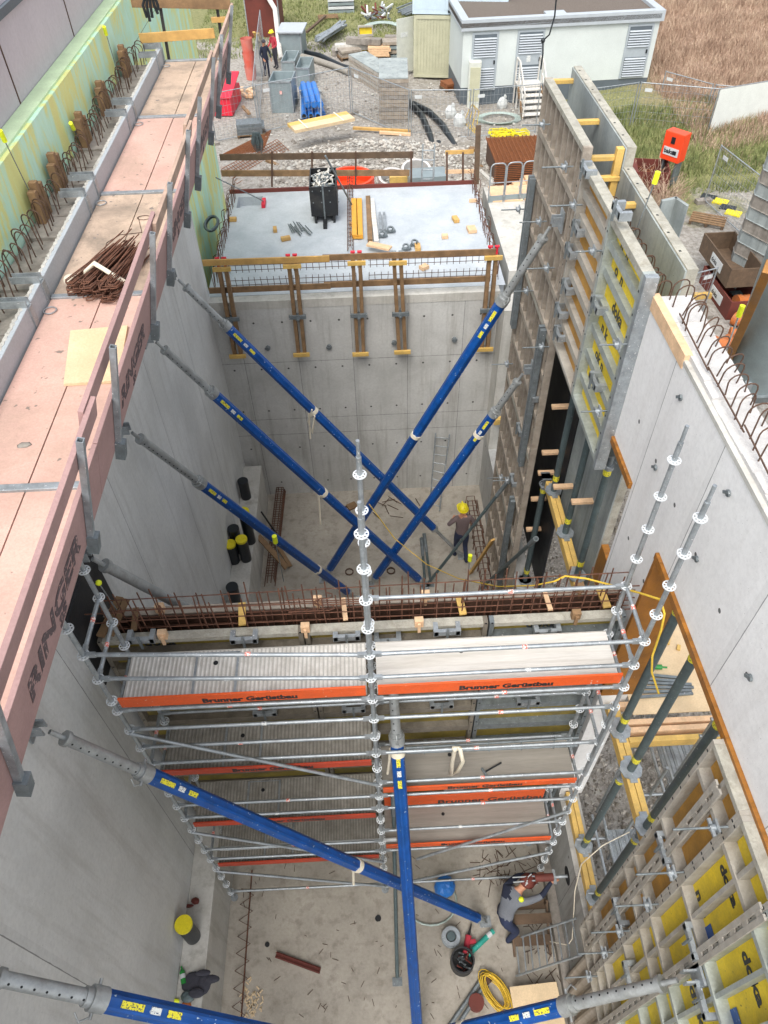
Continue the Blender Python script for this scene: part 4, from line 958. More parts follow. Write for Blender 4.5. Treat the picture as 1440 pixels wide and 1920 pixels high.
# thinner grey raking props
def rake(pa, pb, label, A=None, B=None, r=.03, mt='dkgreen', grp='thin grey raking props'):
    A = A or P(*pa[0], **pa[1]); B = B or P(*pb, z=.05); t = thing('raking_prop', label, 'prop', tuple(B), grp); D = (B - A).normalized()
    MB().tube(A, B - D * .1, r, 10).build('tube', mt, t); MB().tube(A + D * .0, A + D * .5, r + .012, 10).build('collar', 'galv_dark', t); MB().box(B + V((-.09, -.07, -.05)), B + V((.09, .07, -.03))).build('foot', 'galv_dark', t); return t
rake(((952, 903), dict(x=3.05)), (802, 1095), 'thin dark raking prop from the brown forms to the far pit floor', r=.04)
rake(((1005, 1010), dict(x=3.05)), (905, 1100), 'short dark raking prop low on the brown forms', r=.04)
rake(((795, 1000), dict(z=1.2)), (808, 1095), 'small grey prop leaning over the far pit floor, right of a pair', r=.035)
rake(((790, 1008), dict(z=1.1)), (797, 1092), 'small grey prop leaning over the far pit floor, left of a pair', r=.035)
rake(None, (745, 1840), 'upright looking grey prop beside the steep blue strut', A=P(737, 1480, y=4.9), r=.035)

# ================================================================ PROPS, BEAMS AND GROUND FLOOR BEHIND THE RIGHT WALL
def prop(base, ztop, label, z_collar=.55, tagz=.18, inner=0.0, grp='dark green steel props', extra=True):
    base = V(base); t = thing('steel_prop', label, 'prop', tuple(base), grp)
    MB().tube(base, V((base.x, base.y, ztop - .28)), .055, 16).build('outer_tube', 'dkgreen', t)
    MB().tube(V((base.x, base.y, ztop - .3)), V((base.x, base.y, ztop)), .042, 12).build('inner_tube', 'galv_dark', t)
    MB().tube(base + V((0, 0, .005)), base + V((0, 0, .03)), .16, 8).box(base + V((-.05, -.19, .0)), base + V((.05, .19, .02))).build('base_plate', 'galv', t)
    MB().tube(base + V((0, 0, .3)), base + V((0, 0, .42)), .058, 16).build('sticker', 'yellow_tag', t); MB().tube(V((base.x, base.y, ztop - .42)), V((base.x, base.y, ztop - .3)), .059, 16).build('sticker', 'yellow_tag', t)
    b = MB().tube(V((base.x, base.y, ztop - .3)), V((base.x, base.y, ztop - .24)), .075, 14); q = V((base.x, base.y, ztop - .22)); b.path([q + V((math.cos(a_) * .1, math.sin(a_) * .1, .02 * math.sin(2 * a_))) for a_ in [i * .5 for i in range(11)]], .008, 5); b.build('collar_handle', 'galv', t)
    MB().box((base.x - .09, base.y - .09, ztop), (base.x + .09, base.y + .09, ztop + .015)).build('top_plate', 'galv_dark', t)
    return t
def dbeam(y0, y1, z, x=3.4, label='', w=.085, h=.18, mt='timber_y', grp='yellow timber beams'):
    t = thing('timber_beam', label, 'beam', (x, (y0 + y1) / 2, z - h), grp)
    for s in (-1, 1): MB().box((x + s * (w / 2 + .004) - w / 2, y0, z - h), (x + s * (w / 2 + .004) + w / 2, y1, z)).build('beam', mt, t, bevel=.006)
zb1, zb2 = 2.28, 5.74
dbeam(2.9, 5.0, zb1, 3.38, 'twin yellow timber beam on top of the low wall')
dbeam(2.85, 4.95, zb2, 3.4, 'twin timber beam of the upper tier in the near wall opening')
dbeam(6.4, 9.6, zb2, 3.4, 'twin yellow timber beam in the far wall opening below the zinc panel')
prop((3.4, 4.05, zb1), 5.54, 'lower tier prop in the near opening, left of two'); prop((3.4, 3.22, zb1), 5.54, 'lower tier prop in the near opening, right of two')
q = P(1180, 1440, z=zb2); prop((3.4, 3.97, zb2), 9.1, 'tall dark green prop in the middle of the near opening'); prop((3.4, 3.2, zb2), 9.1, 'tall dark green prop nearest to the viewer, beside the yellow sheeted panels'); prop((3.4, 4.55, zb2), 9.13, 'dark green prop at the left side of the near opening beside the scaffold')
for k, (px, py) in enumerate(((1030, 921), (1053, 1000), (1078, 1080))):
    q = P(px, py, z=zb2); prop((3.4, q.y, zb2), 8.66 if k < 2 else 8.6, ['far', 'middle', 'near'][k] + ' dark green prop under the upper form panels in the far opening')
for k, (px, py) in enumerate(((982, 1080), (1030, 1075))):
    q = P(px, py, z=2.3); prop((3.42, max(6.3, q.y), 2.12), 5.5, ['left', 'right'][k] + ' lower prop seen below the far twin beam')
# dark sheets behind brown forms, seen through the gap
t = thing('formwork', 'very dark smooth outer form sheet seen through the gap beside the brown forms', 'form panel', (3.7, 8, 2.2)); MB().box((3.64, 9.55, 2.2), (3.68, 13.2, 8.6)).build('form_sheet', 'black_st', t)
for k, (px, py) in enumerate(((1047, 762), (1028, 848), (1020, 886), (1006, 935), (997, 992), (1050, 912), (1085, 940))):
    q = P(px, py, x=3.42); tag(MB().box((3.3, q.y - .05, q.z - .03), (3.62 + (.3 if k > 4 else 0), q.y + .05, q.z + .02)).build('spreader_timber', 'timber_pale'), 'short pink lath across the dark gap, ' + ['topmost', 'second from the top', 'third from the top', 'fourth from the top', 'lowest', 'just above the far twin beam', 'right of the far twin beam'][k], 'lath', 'laths in the dark gap')
tag(MB().tube((3.9, 7.0, .9), (3.9, 7.0, 4.4), .3, 20).build('red_drum', 'rust_red'), 'dark red round pipe standing behind the low wall', 'pipe')
A = P(918, 762, z=5.0); tag(MB().beam(P(925, 790, y=14.2), P(960, 785, y=14.2), .14, .16).build('timber_beam', 'timber_y'), 'yellow beam end sticking out beside the far right corner', 'beam')
A = P(1070, 778, x=3.7); tag(MB().beam(A, A + V((.9, 0, 0)), .1, .16).build('timber_beam', 'timber_y'), 'yellow beam end seen below the zinc panel', 'beam')
# plywood deck beyond the near opening
t = thing('slab_form', 'new plywood slab form with joists beyond the near wall opening', 'slab form', (4.2, 5.5, 5.6))
MB().box((3.64, 4.75, 5.78), (5.3, 7.3, 5.8)).build('plywood', 'board_new', t)
for y_ in (4.5, 4.62, 4.9): MB().box((3.5, y_, 5.6), (5.4, y_ + .08, 5.76)).build('joist', 'timber_pale', t, bevel=.005)
MB().box((3.5, 4.36, 5.55), (5.4, 4.44, 5.74)).build('edge_joist', 'timber_y', t, bevel=.005)
MB().box((3.64, 6.0, 5.805), (3.75, 7.3, 6.6)).build('upstand', 'ply_br', t)
b = MB()
for i in range(6): q = P(1180 + i * 4, 1262 + i * 9, z=5.83); b.beam(q, q + V((.75 + .1 * rr.random(), -.14 + .03 * i, .01)), .04, .03)
tag(b.build('steel_flats', 'galv_dark'), 'dark steel bars lying on the plywood slab form', 'steel bars')
for k, (px, py) in enumerate(((1253, 1198), (1272, 1215), (1240, 1213))): q = P(px, py, z=5.81); tag(MB().rbox(q, (.05 + .0, .22 if k == 0 else .09, .03), -.4).build('timber_offcut', 'timber_y' if k < 2 else 'timber_pale'), ['long', 'short dark', 'small pale'][k] + ' timber offcut on the plywood slab form', 'offcut')
b = MB(); q = P(1213, 1250, z=5.85); b.tube(q, q + V((.22, -.02, 0)), .04, 10).tube(q + V((.22, -.02, 0)), q + V((.3, -.03, 0)), .015, 8); tag(b.build('plastic_bottle', 'bottle'), 'green bottle lying on the plywood slab form', 'bottle')
# scaffold decks and tubes lower behind the opening
WD = [P(1236, 1372, z=4.6), P(1290, 1520, z=4.6), P(1145, 1556, z=2.6), P(1195, 1705, z=2.6)]
for k, (x, y0, y1, z_) in enumerate(((WD[0].x - .1, WD[1].y, WD[0].y, 4.6), (WD[2].x - .1, WD[3].y, WD[2].y, 2.6))):
    t = thing('walkway_deck', ['upper', 'lower'][k] + ' ribbed steel walkway planks behind the near wall opening', 'scaffold deck', (x, y0, z_), 'walkway decks behind the wall')
    for i in range(4): 
        b = MB(); xx = x + i * .19; b.box((xx, y0, z_ - .05), (xx + .18, y1, z_)); b.box((xx + .03, y0, z_), (xx + .05, y1, z_ + .012)).box((xx + .12, y0, z_), (xx + .14, y1, z_ + .012)); b.build('plank', 'galv', t)
    for xx in (x - .12, x - .3): MB().tube((xx, y0 - .2, z_ + .5), (xx, y1 + .1, z_ + .5), .024, 8).build('rail', 'galv', t)
    for y_ in (y0 + .3, y1 - .1): MB().tube((x - .5, y_, z_ - .1), (x + .9, y_, z_ - .1), .024, 8).build('cross_tube', 'galv', t); MB().tube((x - .3, y_, 1.2), (x - .3, y_, z_ + .9), .024, 8).build('upright', 'galv', t)
for k, (a, c) in enumerate((((1095, 1170), None),)): pass
b = MB(); b.tube((4.3, 4.2, 6.7), (5.4, 4.2, 6.7), .024, 8).tube((4.3, 4.2, 6.2), (5.5, 4.2, 6.2), .024, 8).tube((5.3, 4.2, 4.5), (5.3, 4.2, 6.9), .024, 8).tube((4.35, 4.0, 7.4), (5.0, 3.2, 3.5), .024, 8).tube((4.35, 4.2, 3.5), (4.35, 4.2, 6.9), .024, 8)
tag(b.build('guard_rail_frame', 'galv'), 'grey tube guard rails at the edge of the plywood slab form', 'guard rail')
# pipes on the ground beyond the far opening
def gpath(pts, z, r, mt, name, label, cat, sag=0):
    ps = [P(px, py, z=z) for px, py in pts]
    return tag(MB().path(ps, r, 10).build(name, mt), label, cat)
gpath([(1066, 830), (1075, 860), (1090, 905), (1105, 940), (1118, 985), (1128, 1050)], 1.9, .1, 'black', 'drain_pipe', 'long black drain pipe on the rubble seen through the far opening', 'pipe')
gpath([(1100, 948), (1086, 965), (1085, 990), (1095, 1030), (1090, 1060)], 1.9, .06, 'black_st', 'suction_hose', 'curled dark hose beside the black drain pipe', 'hose')
gpath([(1120, 930), (1140, 920), (1150, 935), (1135, 960), (1118, 955), (1120, 935)], 1.75, .012, 'rope', 'cable', 'thin pale cable loop on the rubble in the far opening', 'cable')
# yellow cable over the cage and down the right side
ps = [P(692, 945, y=6.6), P(740, 1010, z=8.6), P(800, 1060, z=8.5), P(880, 1095, z=8.4), P(960, 1103, z=8.35), P(1060, 1080, z=8.4), P(1120, 1090, z=8.5), P(1180, 1105, z=8.7)]
ps = [P(1040, 1090, y=5.3), P(1060, 1080, y=5.3), P(1100, 1085, y=5.2), P(1150, 1098, y=5.0), P(1200, 1112, y=4.7), P(1238, 1124, y=4.2), P(1246, 1150, y=4.1), P(1240, 1180, y=4.1), P(1223, 1230, y=4.1), P(1222, 1260, y=4.05), P(1235, 1300, y=4.0)]
tag(MB().path(ps, .013, 6).build('cable', 'rope'), 'yellow cable tied to the scaffold and hanging in front of the near opening', 'cable')
ps = [P(692, 945, z=4.5), P(740, 1010, z=3.5), P(800, 1058, z=3), P(860, 1085, z=4), P(935, 1100, z=7), P(1000, 1098, z=8.2), P(1040, 1090, y=5.3)]
tag(MB().path(ps, .01, 6).build('cable', 'rope'), 'thin pale cable sagging across the far pit to the cage', 'cable')
ps = [P(1180, 1560, z=3.3), P(1130, 1585, x=3.25), P(1090, 1620, x=3.19), P(1078, 1670, x=3.17), P(1073, 1760, x=3.12), P(1065, 1772, x=3.1), P(1030, 1765, z=.3), P(1005, 1752, z=.1)]
tag(MB().path(ps, .009, 6).build('cable', 'cream'), 'pale cable hanging down the low wall to the near pit floor', 'cable')
# ================================================================ BACK YARD (ground level G)
def gp(px, py, dz=0): return P(px, py, z=G + dz)
def frame2(pl, pr, z=G):
    a, c = P(*pl, z=z), P(*pr, z=z); U = (c - a); L = U.length; U = U / L; return a, U, V((-U.y, U.x, 0)), L
def height(a, py, px=None):  # height of point above a seen at picture row py
    q = P(px if px is not None else 0, py, y=a.y) if px is not None else None
    return q.z - a.z
def wallbox(t, o, U, W, L, D, z0, z1, name, mt, bevel=0): return MB().obox(o, U, W, Z_, 0, L, 0, D, z0, z1).build(name, mt, t, bevel=bevel)
# kiosk
a, U, W, L = frame2((862, 198), (1207, 178)); hk_ = 3.46; Dk = 3.7
t = thing('transformer_kiosk', 'pale green white flat roofed kiosk with louvred doors and gravel roof', 'kiosk', tuple(a))
wallbox(t, a, U, W, L, Dk, .75, hk_ - .42, 'wall', 'kiosk')
wallbox(t, a + W * .01 + U * .005, U, W, L - .01, Dk - .02, -.3, .749, 'plinth', 'dkgrey')
b = MB(); o_ = a - U * .12 - W * .12
for aa, bb, cc, dd in ((0, L + .24, 0, .35), (0, L + .24, Dk - .11, Dk + .24), (0, .35, .351, Dk - .111), (L - .11, L + .24, .351, Dk - .111)): b.obox(o_, U, W, Z_, aa, bb, cc, dd, hk_ - .42, hk_)
b.build('roof_edge', 'kiosk_trim', t); wallbox(t, o_, U, W, L + .1, Dk, hk_ - .3, hk_ - .12, 'roof', 'roofgravel')
MB().obox(a + U * (L * .42) + W * .3, U, W, Z_, 0, .9, 0, .5, hk_ - .1, hk_ - .02).build('roof_hatch', 'kiosk_trim', t)
def ldoor(u0, u1, z0, z1, lab=None):
    d = MB().obox(a, U, W, Z_, u0, u1, -.045, -.005, z0, z1).build('door', 'louvre', t)
    b = MB(); b2 = MB(); zz = z0 + .12; zm = z0 + (z1 - z0) * .42
    while zz < z1 - .15:
        if not (zm - .06 < zz < zm + (z1 - z0) * .18): (b if zz < zm else b2).obox(a + W * -.06 + Z_ * zz, U, (W * .7 + Z_ * .7).normalized(), (Z_ * .7 - W * .7).normalized(), u0 + .1, u1 - .1, -.05, .04, -.006, .006)
        zz += .1
    b.build('louvre_slats', 'kiosk_trim', d); b2.build('louvre_slats', 'kiosk_trim', d)
    b = MB()
    for q in ((z0 + .06, zm - .04), (zm + (z1 - z0) * .18 + .02, z1 - .08)): b.obox(a, U, W, Z_, u0 + .09, u1 - .09, -.05, -.046, *q)
    b.build('louvre_gap', 'dkgrey', d); MB().obox(a, U, W, Z_, u1 - .16, u1 - .1, -.09, -.045, zm + .1, zm + .25).build('handle', 'black', d)
k_ = L / 345
ldoor(16 * k_, 62 * k_, .6, 2.95); ldoor(95 * k_, 143 * k_, .65, 2.95); ldoor(290 * k_, 336 * k_, .78, 2.95)
MB().obox(a, U, W, Z_, 115 * k_, 122 * k_, -.053, -.046, 1.7, 1.95).build('notice_plate', 'white_tag', t)
# stairs
s0 = gp(962, 205); s1 = gp(1012, 200)
t = thing('wooden_stairs', 'grey weathered timber steps with handrails in front of the kiosk door', 'stairs', tuple(s0)); u_ = (s1 - s0).normalized(); w_ = V((-u_.y, u_.x, 0))
s0 = a + U * (98 * k_) - W * 2.1; u_, w_ = U, W
for i in range(5): MB().obox(s0, u_, w_, Z_, .05, 1.05, i * .27, i * .27 + .32, .12 + i * .17, .17 + i * .17).build('step', 'deck_wood', t)
MB().obox(s0, u_, w_, Z_, 0, 1.1, 1.35, 2.05, .88, .95).build('landing', 'deck_wood', t)
for e in (0, 1.06):
    MB().beam(s0 + u_ * e, s0 + u_ * e + w_ * 1.35 + Z_ * .85, .05, .2).build('stringer', 'timber_old', t)
    for q, zq in ((0, 0), (.7, .44), (1.4, .9), (2.0, .9)): MB().beam(s0 + u_ * e + w_ * q, s0 + u_ * e + w_ * q + Z_ * (zq + 1.0), .06, .06).build('rail_post', 'deck_wood', t)
    MB().beam(s0 + u_ * e + Z_ * 1.0, s0 + u_ * e + w_ * 1.4 + Z_ * 1.9, .05, .08).beam(s0 + u_ * e + w_ * 1.4 + Z_ * 1.9, s0 + u_ * e + w_ * 2.0 + Z_ * 1.9, .05, .08).beam(s0 + u_ * e + Z_ * .55, s0 + u_ * e + w_ * 1.4 + Z_ * 1.4, .04, .07).build('handrail', 'deck_wood', t)
# container (two levels) left of kiosk
a, U, W, L = frame2((776, 148), (850, 150)); L = 4.2
t = thing('site_container', 'beige ribbed site container with an open door, lower one of the pair', 'container', tuple(a))
hc = 2.75
wallbox(t, a, U, W, L, 5.5, 0.1, hc, 'wall', 'cont_beige')
b = MB()
u = .1
while u < L: b.obox(a, U, W, Z_, u, u + .07, -.03, -.0, .25, hc - .15); u += .15
b.obox(a, U, W, Z_, 0, L, -.05, 0, hc - .14, hc).obox(a, U, W, Z_, 0, L, -.05, 0, .1, .24).obox(a, U, W, Z_, -.02, .1, -.06, .0, .1, hc); b.build('ribbing', 'cont_beige', t)
MB().obox(a - U * .85 + W * .05, V((.88, .47, 0)), V((-.47, .88, 0)), Z_, 0, .95, 0, .05, .2, hc - .2).build('door', 'offwhite', t)
MB().obox(a - U * .85 + W * .05, V((.88, .47, 0)), V((-.47, .88, 0)), Z_, .2, .6, -.012, -.001, 1.75, 1.95).build('door_sign', 'white_tag', t)
t = thing('site_container', 'bluish white site container stacked on the beige one', 'container', tuple(a + V((0, 0, hc + .05))))
wallbox(t, a - U * .1, U, W, L + .3, 5.5, hc + .05, hc + 2.6, 'wall', 'cont_white')
b = MB(); u = .1
while u < L: b.obox(a - U * .1, U, W, Z_, u, u + .06, -.02, 0, hc + .25, hc + 2.4); u += .14
b.build('ribbing', 'cont_white', t); MB().obox(a, U, W, Z_, 1.6, 2.0, -.04, -.021, hc + .12, hc + .22).build('fork_pocket', 'black', t)
# control cabinet and bags, cabling
a = gp(886, 200); t = thing('switch_cabinet', 'narrow off white switch cabinet standing before the kiosk', 'cabinet', tuple(a)); MB().rbox(a, (.55, .4, 1.9), -.1).build('cabinet_body', 'offwhite', t, bevel=.01); MB().rbox(a + V((0, -.21, .3)), (.45, .02, 1.4), -.1).build('door', 'cont_beige', t)
for k, (px, py, s) in enumerate(((845, 212, .32), (862, 228, .36), (942, 195, .3))):
    b = MB(); q = gp(px, py, .2); b.ball(q, s, 12, (.8, .7, 1.0), .09, rnd); b.ball(q + V((.1, 0, s * 1.0)), s * .35, 8, (.7, .7, 1), .15, rnd); tag(b.build('sack', 'sandbag'), ['left pale sack on the ground before the kiosk', 'right pale sack lying beside the cabinet', 'pale sack leaning on the wooden stairs'][k], 'sack', 'pale sacks')
b = MB()
for i in range(26):
    c = gp(955 + rr.uniform(-26, 26), 250 + rr.uniform(-6, 6), .05 + rr.random() * .2); b.path([c + V((math.cos(t_) * .35, math.sin(t_) * .25, .04 * math.sin(3 * t_))) for t_ in [j * .7 for j in range(9)]], .02, 4, True)
tag(b.build('cable_heap', 'yel'), 'heap of bright yellow cable on the gravel', 'cable heap')
b = MB()
for i in range(5): c = gp(935, 222, .03 + .03 * i); b.path([c + V((math.cos(t_) * (1.0 - .06 * i), math.sin(t_) * (.75 - .04 * i), 0)) for t_ in [j * PI / 10 for j in range(20)]], .025, 5, True)
tag(b.build('hose_coil', 'hose'), 'coiled pale hose on the gravel left of the stairs', 'hose')
b = MB()
for i in range(4): b.path([gp(890 + i * 3, 250), gp(870 + 8 * i, 228 + 3 * i, .1), gp(880 + i * 6, 205 + i, .5), gp(886, 195, .9)], .018, 5)
tag(b.build('power_cable', 'rope'), 'orange yellow cables running up to the switch cabinet', 'cable')
# pallet stack of dark slabs right of stairs (wire crate)
a, U, W, L = frame2((905, 298), (1012, 300)); zt0 = 1.1
t = thing('mesh_stack', 'tall stack of rusty reinforcement mats behind the barrier', 'mesh stack', tuple(a))
a = gp(925, 360); U = V((1, .02, 0)).normalized(); W = V((-.02, 1, 0)); L = 3.1; Dp = 2.4
hM = 1.15
MB().obox(a, U, W, Z_, .05, L - .05, .05, Dp - .05, 0, hM - .1).build('mat_core', 'rust_dk', t)
b = MB(); u = 0
while u <= L: b.obox(a, U, W, Z_, u, u + .016, -.03, Dp, hM - .08, hM); u += .16
v_ = 0
while v_ <= Dp: b.obox(a, U, W, Z_, -.03, L + .03, v_, v_ + .016, hM - .05, hM - .02); v_ += .1
zz = .06
while zz < hM: b.obox(a, U, W, Z_, -.04, L + .04, -.04, -.02, zz, zz + .02); zz += .07
b.build('top_mats', 'rust_or', t)
b = MB(); a = gp(950, 372)
for i in range(6): b.obox(a + V((rr.uniform(-.1, .1) + .12 * i, 0, 0)), V((1, .06, 0)), V((-.06, 1, 0)), Z_, 0, 2.0 - .12 * i, 0, .5, i * .11, i * .11 + .085)
tag(b.build('batten_stack', 'timber_pale'), 'stack of pale timber battens behind the gate barrier', 'timber stack')
# barrier with rounded hoops at slab edge
t = thing('barrier', 'zinc barrier of three rounded hoops with kick board at the slab edge', 'barrier', tuple(P(930, 375, z=6.3)))
A = P(914, 381, z=6.3); Bq = P(1003, 374, z=6.3); ux = (Bq - A) / 3
for i in range(3):
    p0 = A + ux * (i + .04); p1 = A + ux * (i + .96); r_ = .12; pts = [p0, p0 + Z_ * .95]
    d_ = (p1 - p0).normalized()
    for j in range(1, 5): t_ = PI / 2 * j / 4; pts.append(p0 + Z_ * .95 + d_ * (r_ - r_ * math.cos(t_)) + Z_ * r_ * math.sin(t_))
    for j in range(0, 5): t_ = PI / 2 * j / 4; pts.append(p1 + Z_ * .95 - d_ * r_ + d_ * r_ * math.sin(t_) + Z_ * r_ * math.cos(t_))
    pts.append(p1); b = MB().path(pts, .018, 8); b.tube(p0 + Z_ * .55, p1 + Z_ * .55, .012, 6); b.build('hoop_frame', 'galv', t); MB().beam(p0 + Z_ * .09 + V((0, .03, 0)), p1 + Z_ * .09 + V((0, .03, 0)), .02, .18).build('kick_board', 'grey_box', t)
# slab rear railing
posts = [(312, 185), (528, 175)]
for k, (l, r_, mt) in enumerate((((412, 295), (775, 290), 'timber_dk'), ((415, 325), (768, 324), 'timber_old'))):
    A = P(*l, y=20.9); B = P(*r_, y=20.9); tag(MB().beam(A, B, .04, .17).build('guard_board', mt, bevel=.005), ['upper', 'lower'][k] + ' long weathered guard board behind the roof slab', 'board', 'boards behind the roof slab')
for k, px in enumerate((510, 585, 667, 771)):
    p = P(px, 350, y=20.85); q = P(px, 284, y=20.85); tag(MB().beam(p, q, .05, .05).build('guard_post', 'rust_dk'), ['first', 'second', 'third', 'fourth'][k] + ' rail post behind the roof slab, counted from the left', 'post', 'rail posts behind the slab')
for k, px in enumerate((838, 868)):
    p = P(px, 350, y=20.85); q = P(px, 286, y=20.85); tag(MB().beam(p, q, .05, .05).build('guard_post', 'rust_dk'), ['left', 'right'][k] + ' post of the short rail at the right end of the slab', 'post')
A = P(835, 286, y=20.9); B = P(888, 284, y=20.9); tag(MB().beam(A, B, .04, .1).build('guard_board', 'timber'), 'short upper board at the right end of the slab', 'board'); A = P(835, 322, y=20.9); B = P(888, 321, y=20.9); tag(MB().beam(A, B, .04, .1).build('guard_board', 'timber_pale'), 'short lower board at the right end of the slab', 'board')
p = P(893, 345, z=6.5); q = P(897, 235, y=p.y); tag(MB().beam(p, q, .14, .06).build('timber_post', 'timber_dk'), 'tall dark upright plank at the back right corner of the slab', 'post')
t = thing('ladder', 'aluminium ladder top rising behind the slab', 'ladder', tuple(P(800, 345, y=21)))
for px in (790, 812): MB().tube(P(px, 350, y=21), P(px + 3, 270, y=21.3), .025, 6).build('rail', 'galv', t)
for py in (282, 300, 318, 336): MB().tube(P(791, py, y=21.15), P(814, py, y=21.15), .018, 6).build('rung', 'galv', t)
# --- things on the roof slab
zs = 6.51
a = P(584, 418, z=zs); t = thing('scrap_bin', 'black steel tipping bin full of scaffold couplers on the roof slab', 'bin', tuple(a))
x0_, x1_, y0_, y1_, zb_, zt_ = a.x + .02, a.x + .92, a.y - .02, a.y + 1.15, zs + .18, zs + .95
x1_ = P(635, 415, z=zs).x
b = MB()
b.box((x0_, y0_, zb_), (x1_, y0_ + .03, zt_ - .0)).box((x0_, y1_ - .03, zb_), (x1_, y1_, zt_)).box((x0_, y0_ + .03, zb_), (x0_ + .03, y1_ - .03, zt_)).box((x1_ - .03, y0_ + .03, zb_), (x1_, y1_ - .03, zt_)).box((x0_ + .03, y0_ + .03, zb_), (x1_ - .03, y1_ - .03, zb_ + .03)); b.build('bin_body', 'black_st', t)
b = MB()
for s in (x0_ + .08, x1_ - .14): b.box((s, y0_ - .02, zs), (s + .06, y1_, zb_ - .001))
b.box(((x0_ + x1_) / 2 - .05, y0_ - .35, zs), ((x0_ + x1_) / 2 + .05, y0_ - .005, zs + .12)); b.build('skid', 'black_st', t)
b = MB(); b.box(((x0_ + x1_) / 2 - .02, y0_ - .03, zb_ - .1), ((x0_ + x1_) / 2 + .02, y0_ - .002, zt_)); 
for i in range(8): b.tube((x0_ + .08 + (i % 4) * .22, y0_ - .01, zt_ - .1 - .3 * (i // 4)), (x0_ + .08 + (i % 4) * .22, y0_ + .001, zt_ - .1 - .3 * (i // 4)), .018, 6)
b.build('strap_rib', 'galv_dark', t)
b = MB()
for i in range(150):
    q = V((rr.uniform(x0_ + .1, x1_ - .1), rr.uniform(y0_ + .1, y1_ - .1), zt_ - .12 + rr.uniform(-.06, .1))); d_ = V((rr.uniform(-1, 1), rr.uniform(-1, 1), rr.uniform(-.6, .6))).normalized() * rr.uniform(.04, .11)
    b.cur = i % 2; b.tube(q - d_, q + d_, rr.uniform(.012, .03), 6)
tag(b.build('scrap', ['deck_wood', 'galv_dark']), 'jumble of loose couplers and bolts filling the black bin', 'scrap')['kind'] = 'stuff'
def slabbox(px, py, d, ang, mt, name, label, cat, h=.06, group=None, z=zs): return tag(MB().rbox(P(px, py, z=z), (d[0], d[1], h), ang).build(name, mt, bevel=.004), label, cat, group)
for k, (px, py, d, ang, lab) in enumerate(((437, 414, (.2, .12), 0, 'wood block near the left edge of the roof slab'), (516, 433, (.1, .2), .1, 'upright looking wood block left of the steel pins'), (536, 450, (.24, .12), .3, 'wood block in front of the steel pins'), (854, 414, (.14, .26), .2, 'orange wood block at the right of the roof slab'), (884, 433, (.22, .28), .1, 'largest pale wood block at the right edge of the roof slab'), (834, 446, (.16, .14), 0, 'small pale wood block left of the largest one'), (783, 466, (.14, .26), 0, 'orange wood block beside the form clamps'), (795, 504, (.2, .16), .6, 'wood block nearest to the front right edge'), (887, 379, (.22, .05), 0, 'flat stick on the right rebar edge'), (664, 440, (.24, .1), 0, 'white wood block between the bin and the lattice girder'), (664, 422, (.24, .1), .4, 'upper white wood block beside the black bin'))):
    slabbox(px, py, d, ang, 'timber' if k in (3, 6, 0, 1, 2) else 'timber_pale', 'wood_block', lab, 'wood block', .09, 'wood blocks on the roof slab')
for i, (px0, px1) in enumerate(((663, 671), (672, 684))):
    A, B = P(px0 + 3, 446, z=zs + .05), P(px0 + 1, 373, z=zs + .05); tag(MB().beam(A, B, .16, .05).beam(A + V((.0, .02, .05)), B + V((0, -.1, .05)), .15, .04).build('yellow_plank', 'timber_y' if 0 else 'yel_ply'), ['left', 'right'][i] + ' stack of orange yellow planks on the roof slab', 'planks', 'yellow planks') if i == 0 or True else None
A, B = P(694, 452, z=zs + .06), P(690, 370, z=zs + .06); tag(MB().beam(A, B, .13, .1).build('timber_beam', 'timber_old'), 'old grey timber lying right of the yellow planks', 'timber')
A, B = P(706, 455, z=zs + .06), P(697, 375, z=zs + .06); tag(MB().beam(A, B, .12, .1).build('timber_beam', 'deck_wood'), 'pale timber lying third from the yellow planks', 'timber')
A, B = P(690, 457, z=zs + .16), P(732, 466, z=zs + .16); tag(MB().beam(A, B, .2, .05).build('timber_plank', 'timber_pale'), 'pinkish plank laid across the ends of the timbers', 'plank')
for i, px in enumerate((714, 722)): A, B = P(px, 432, z=zs + .05), P(px - 2, 400, z=zs + .05); tag(MB().beam(A, B, .07, .08).build('steel_bracket', 'galv'), ['left', 'right'][i] + ' short zinc channel right of the timbers', 'bracket')
b = MB()
for i in range(16): q = P(563 + rr.uniform(-20, 18), 428 + rr.uniform(-6, 7), z=zs + .03 + .03 * rr.random()); d_ = V((rr.uniform(.06, .1), -.22 + rr.uniform(-.05, .05), 0)); b.tube(q - d_, q + d_, .014, 5)
tag(b.build('steel_pins', 'galv_dark'), 'scattered bundle of thin steel pins on the roof slab left of the bin', 'steel pins')
for k, (px, py) in enumerate(((718, 446), (762, 470), (778, 462), (733, 437))): q = P(px, py, z=zs); b = MB(); b.beam(q + V((-.12, 0, .04)), q + V((.12, .04, .04)), .05, .06); b.ring(q + V((0, .05, .08)), V((.2, -.4, 1)), .1, .035, 10, .04); b.tube(q + V((.02, -.03, .05)), q + V((.05, -.1, .2)), .02, 6); tag(b.build('form_clamp', 'galv_dark'), ['form clamp beside the timbers', 'left form clamp of the pair by the orange block', 'right form clamp of the pair by the orange block', 'small form clamp right of the zinc channels'][k], 'clamp', 'loose clamps on the slab')
# broom
A, B = P(494, 377, z=zs + .1), P(405, 333, y=17.6); t = thing('push_broom', 'push broom with pink red head lying at the roof slab recess', 'broom', tuple(A)); MB().rbox(A - V((0, 0, .1)), (.1, .42, .1), .0).build('head', 'red', t); MB().tube(A, B, .014, 6).build('handle', 'galv_dark', t)
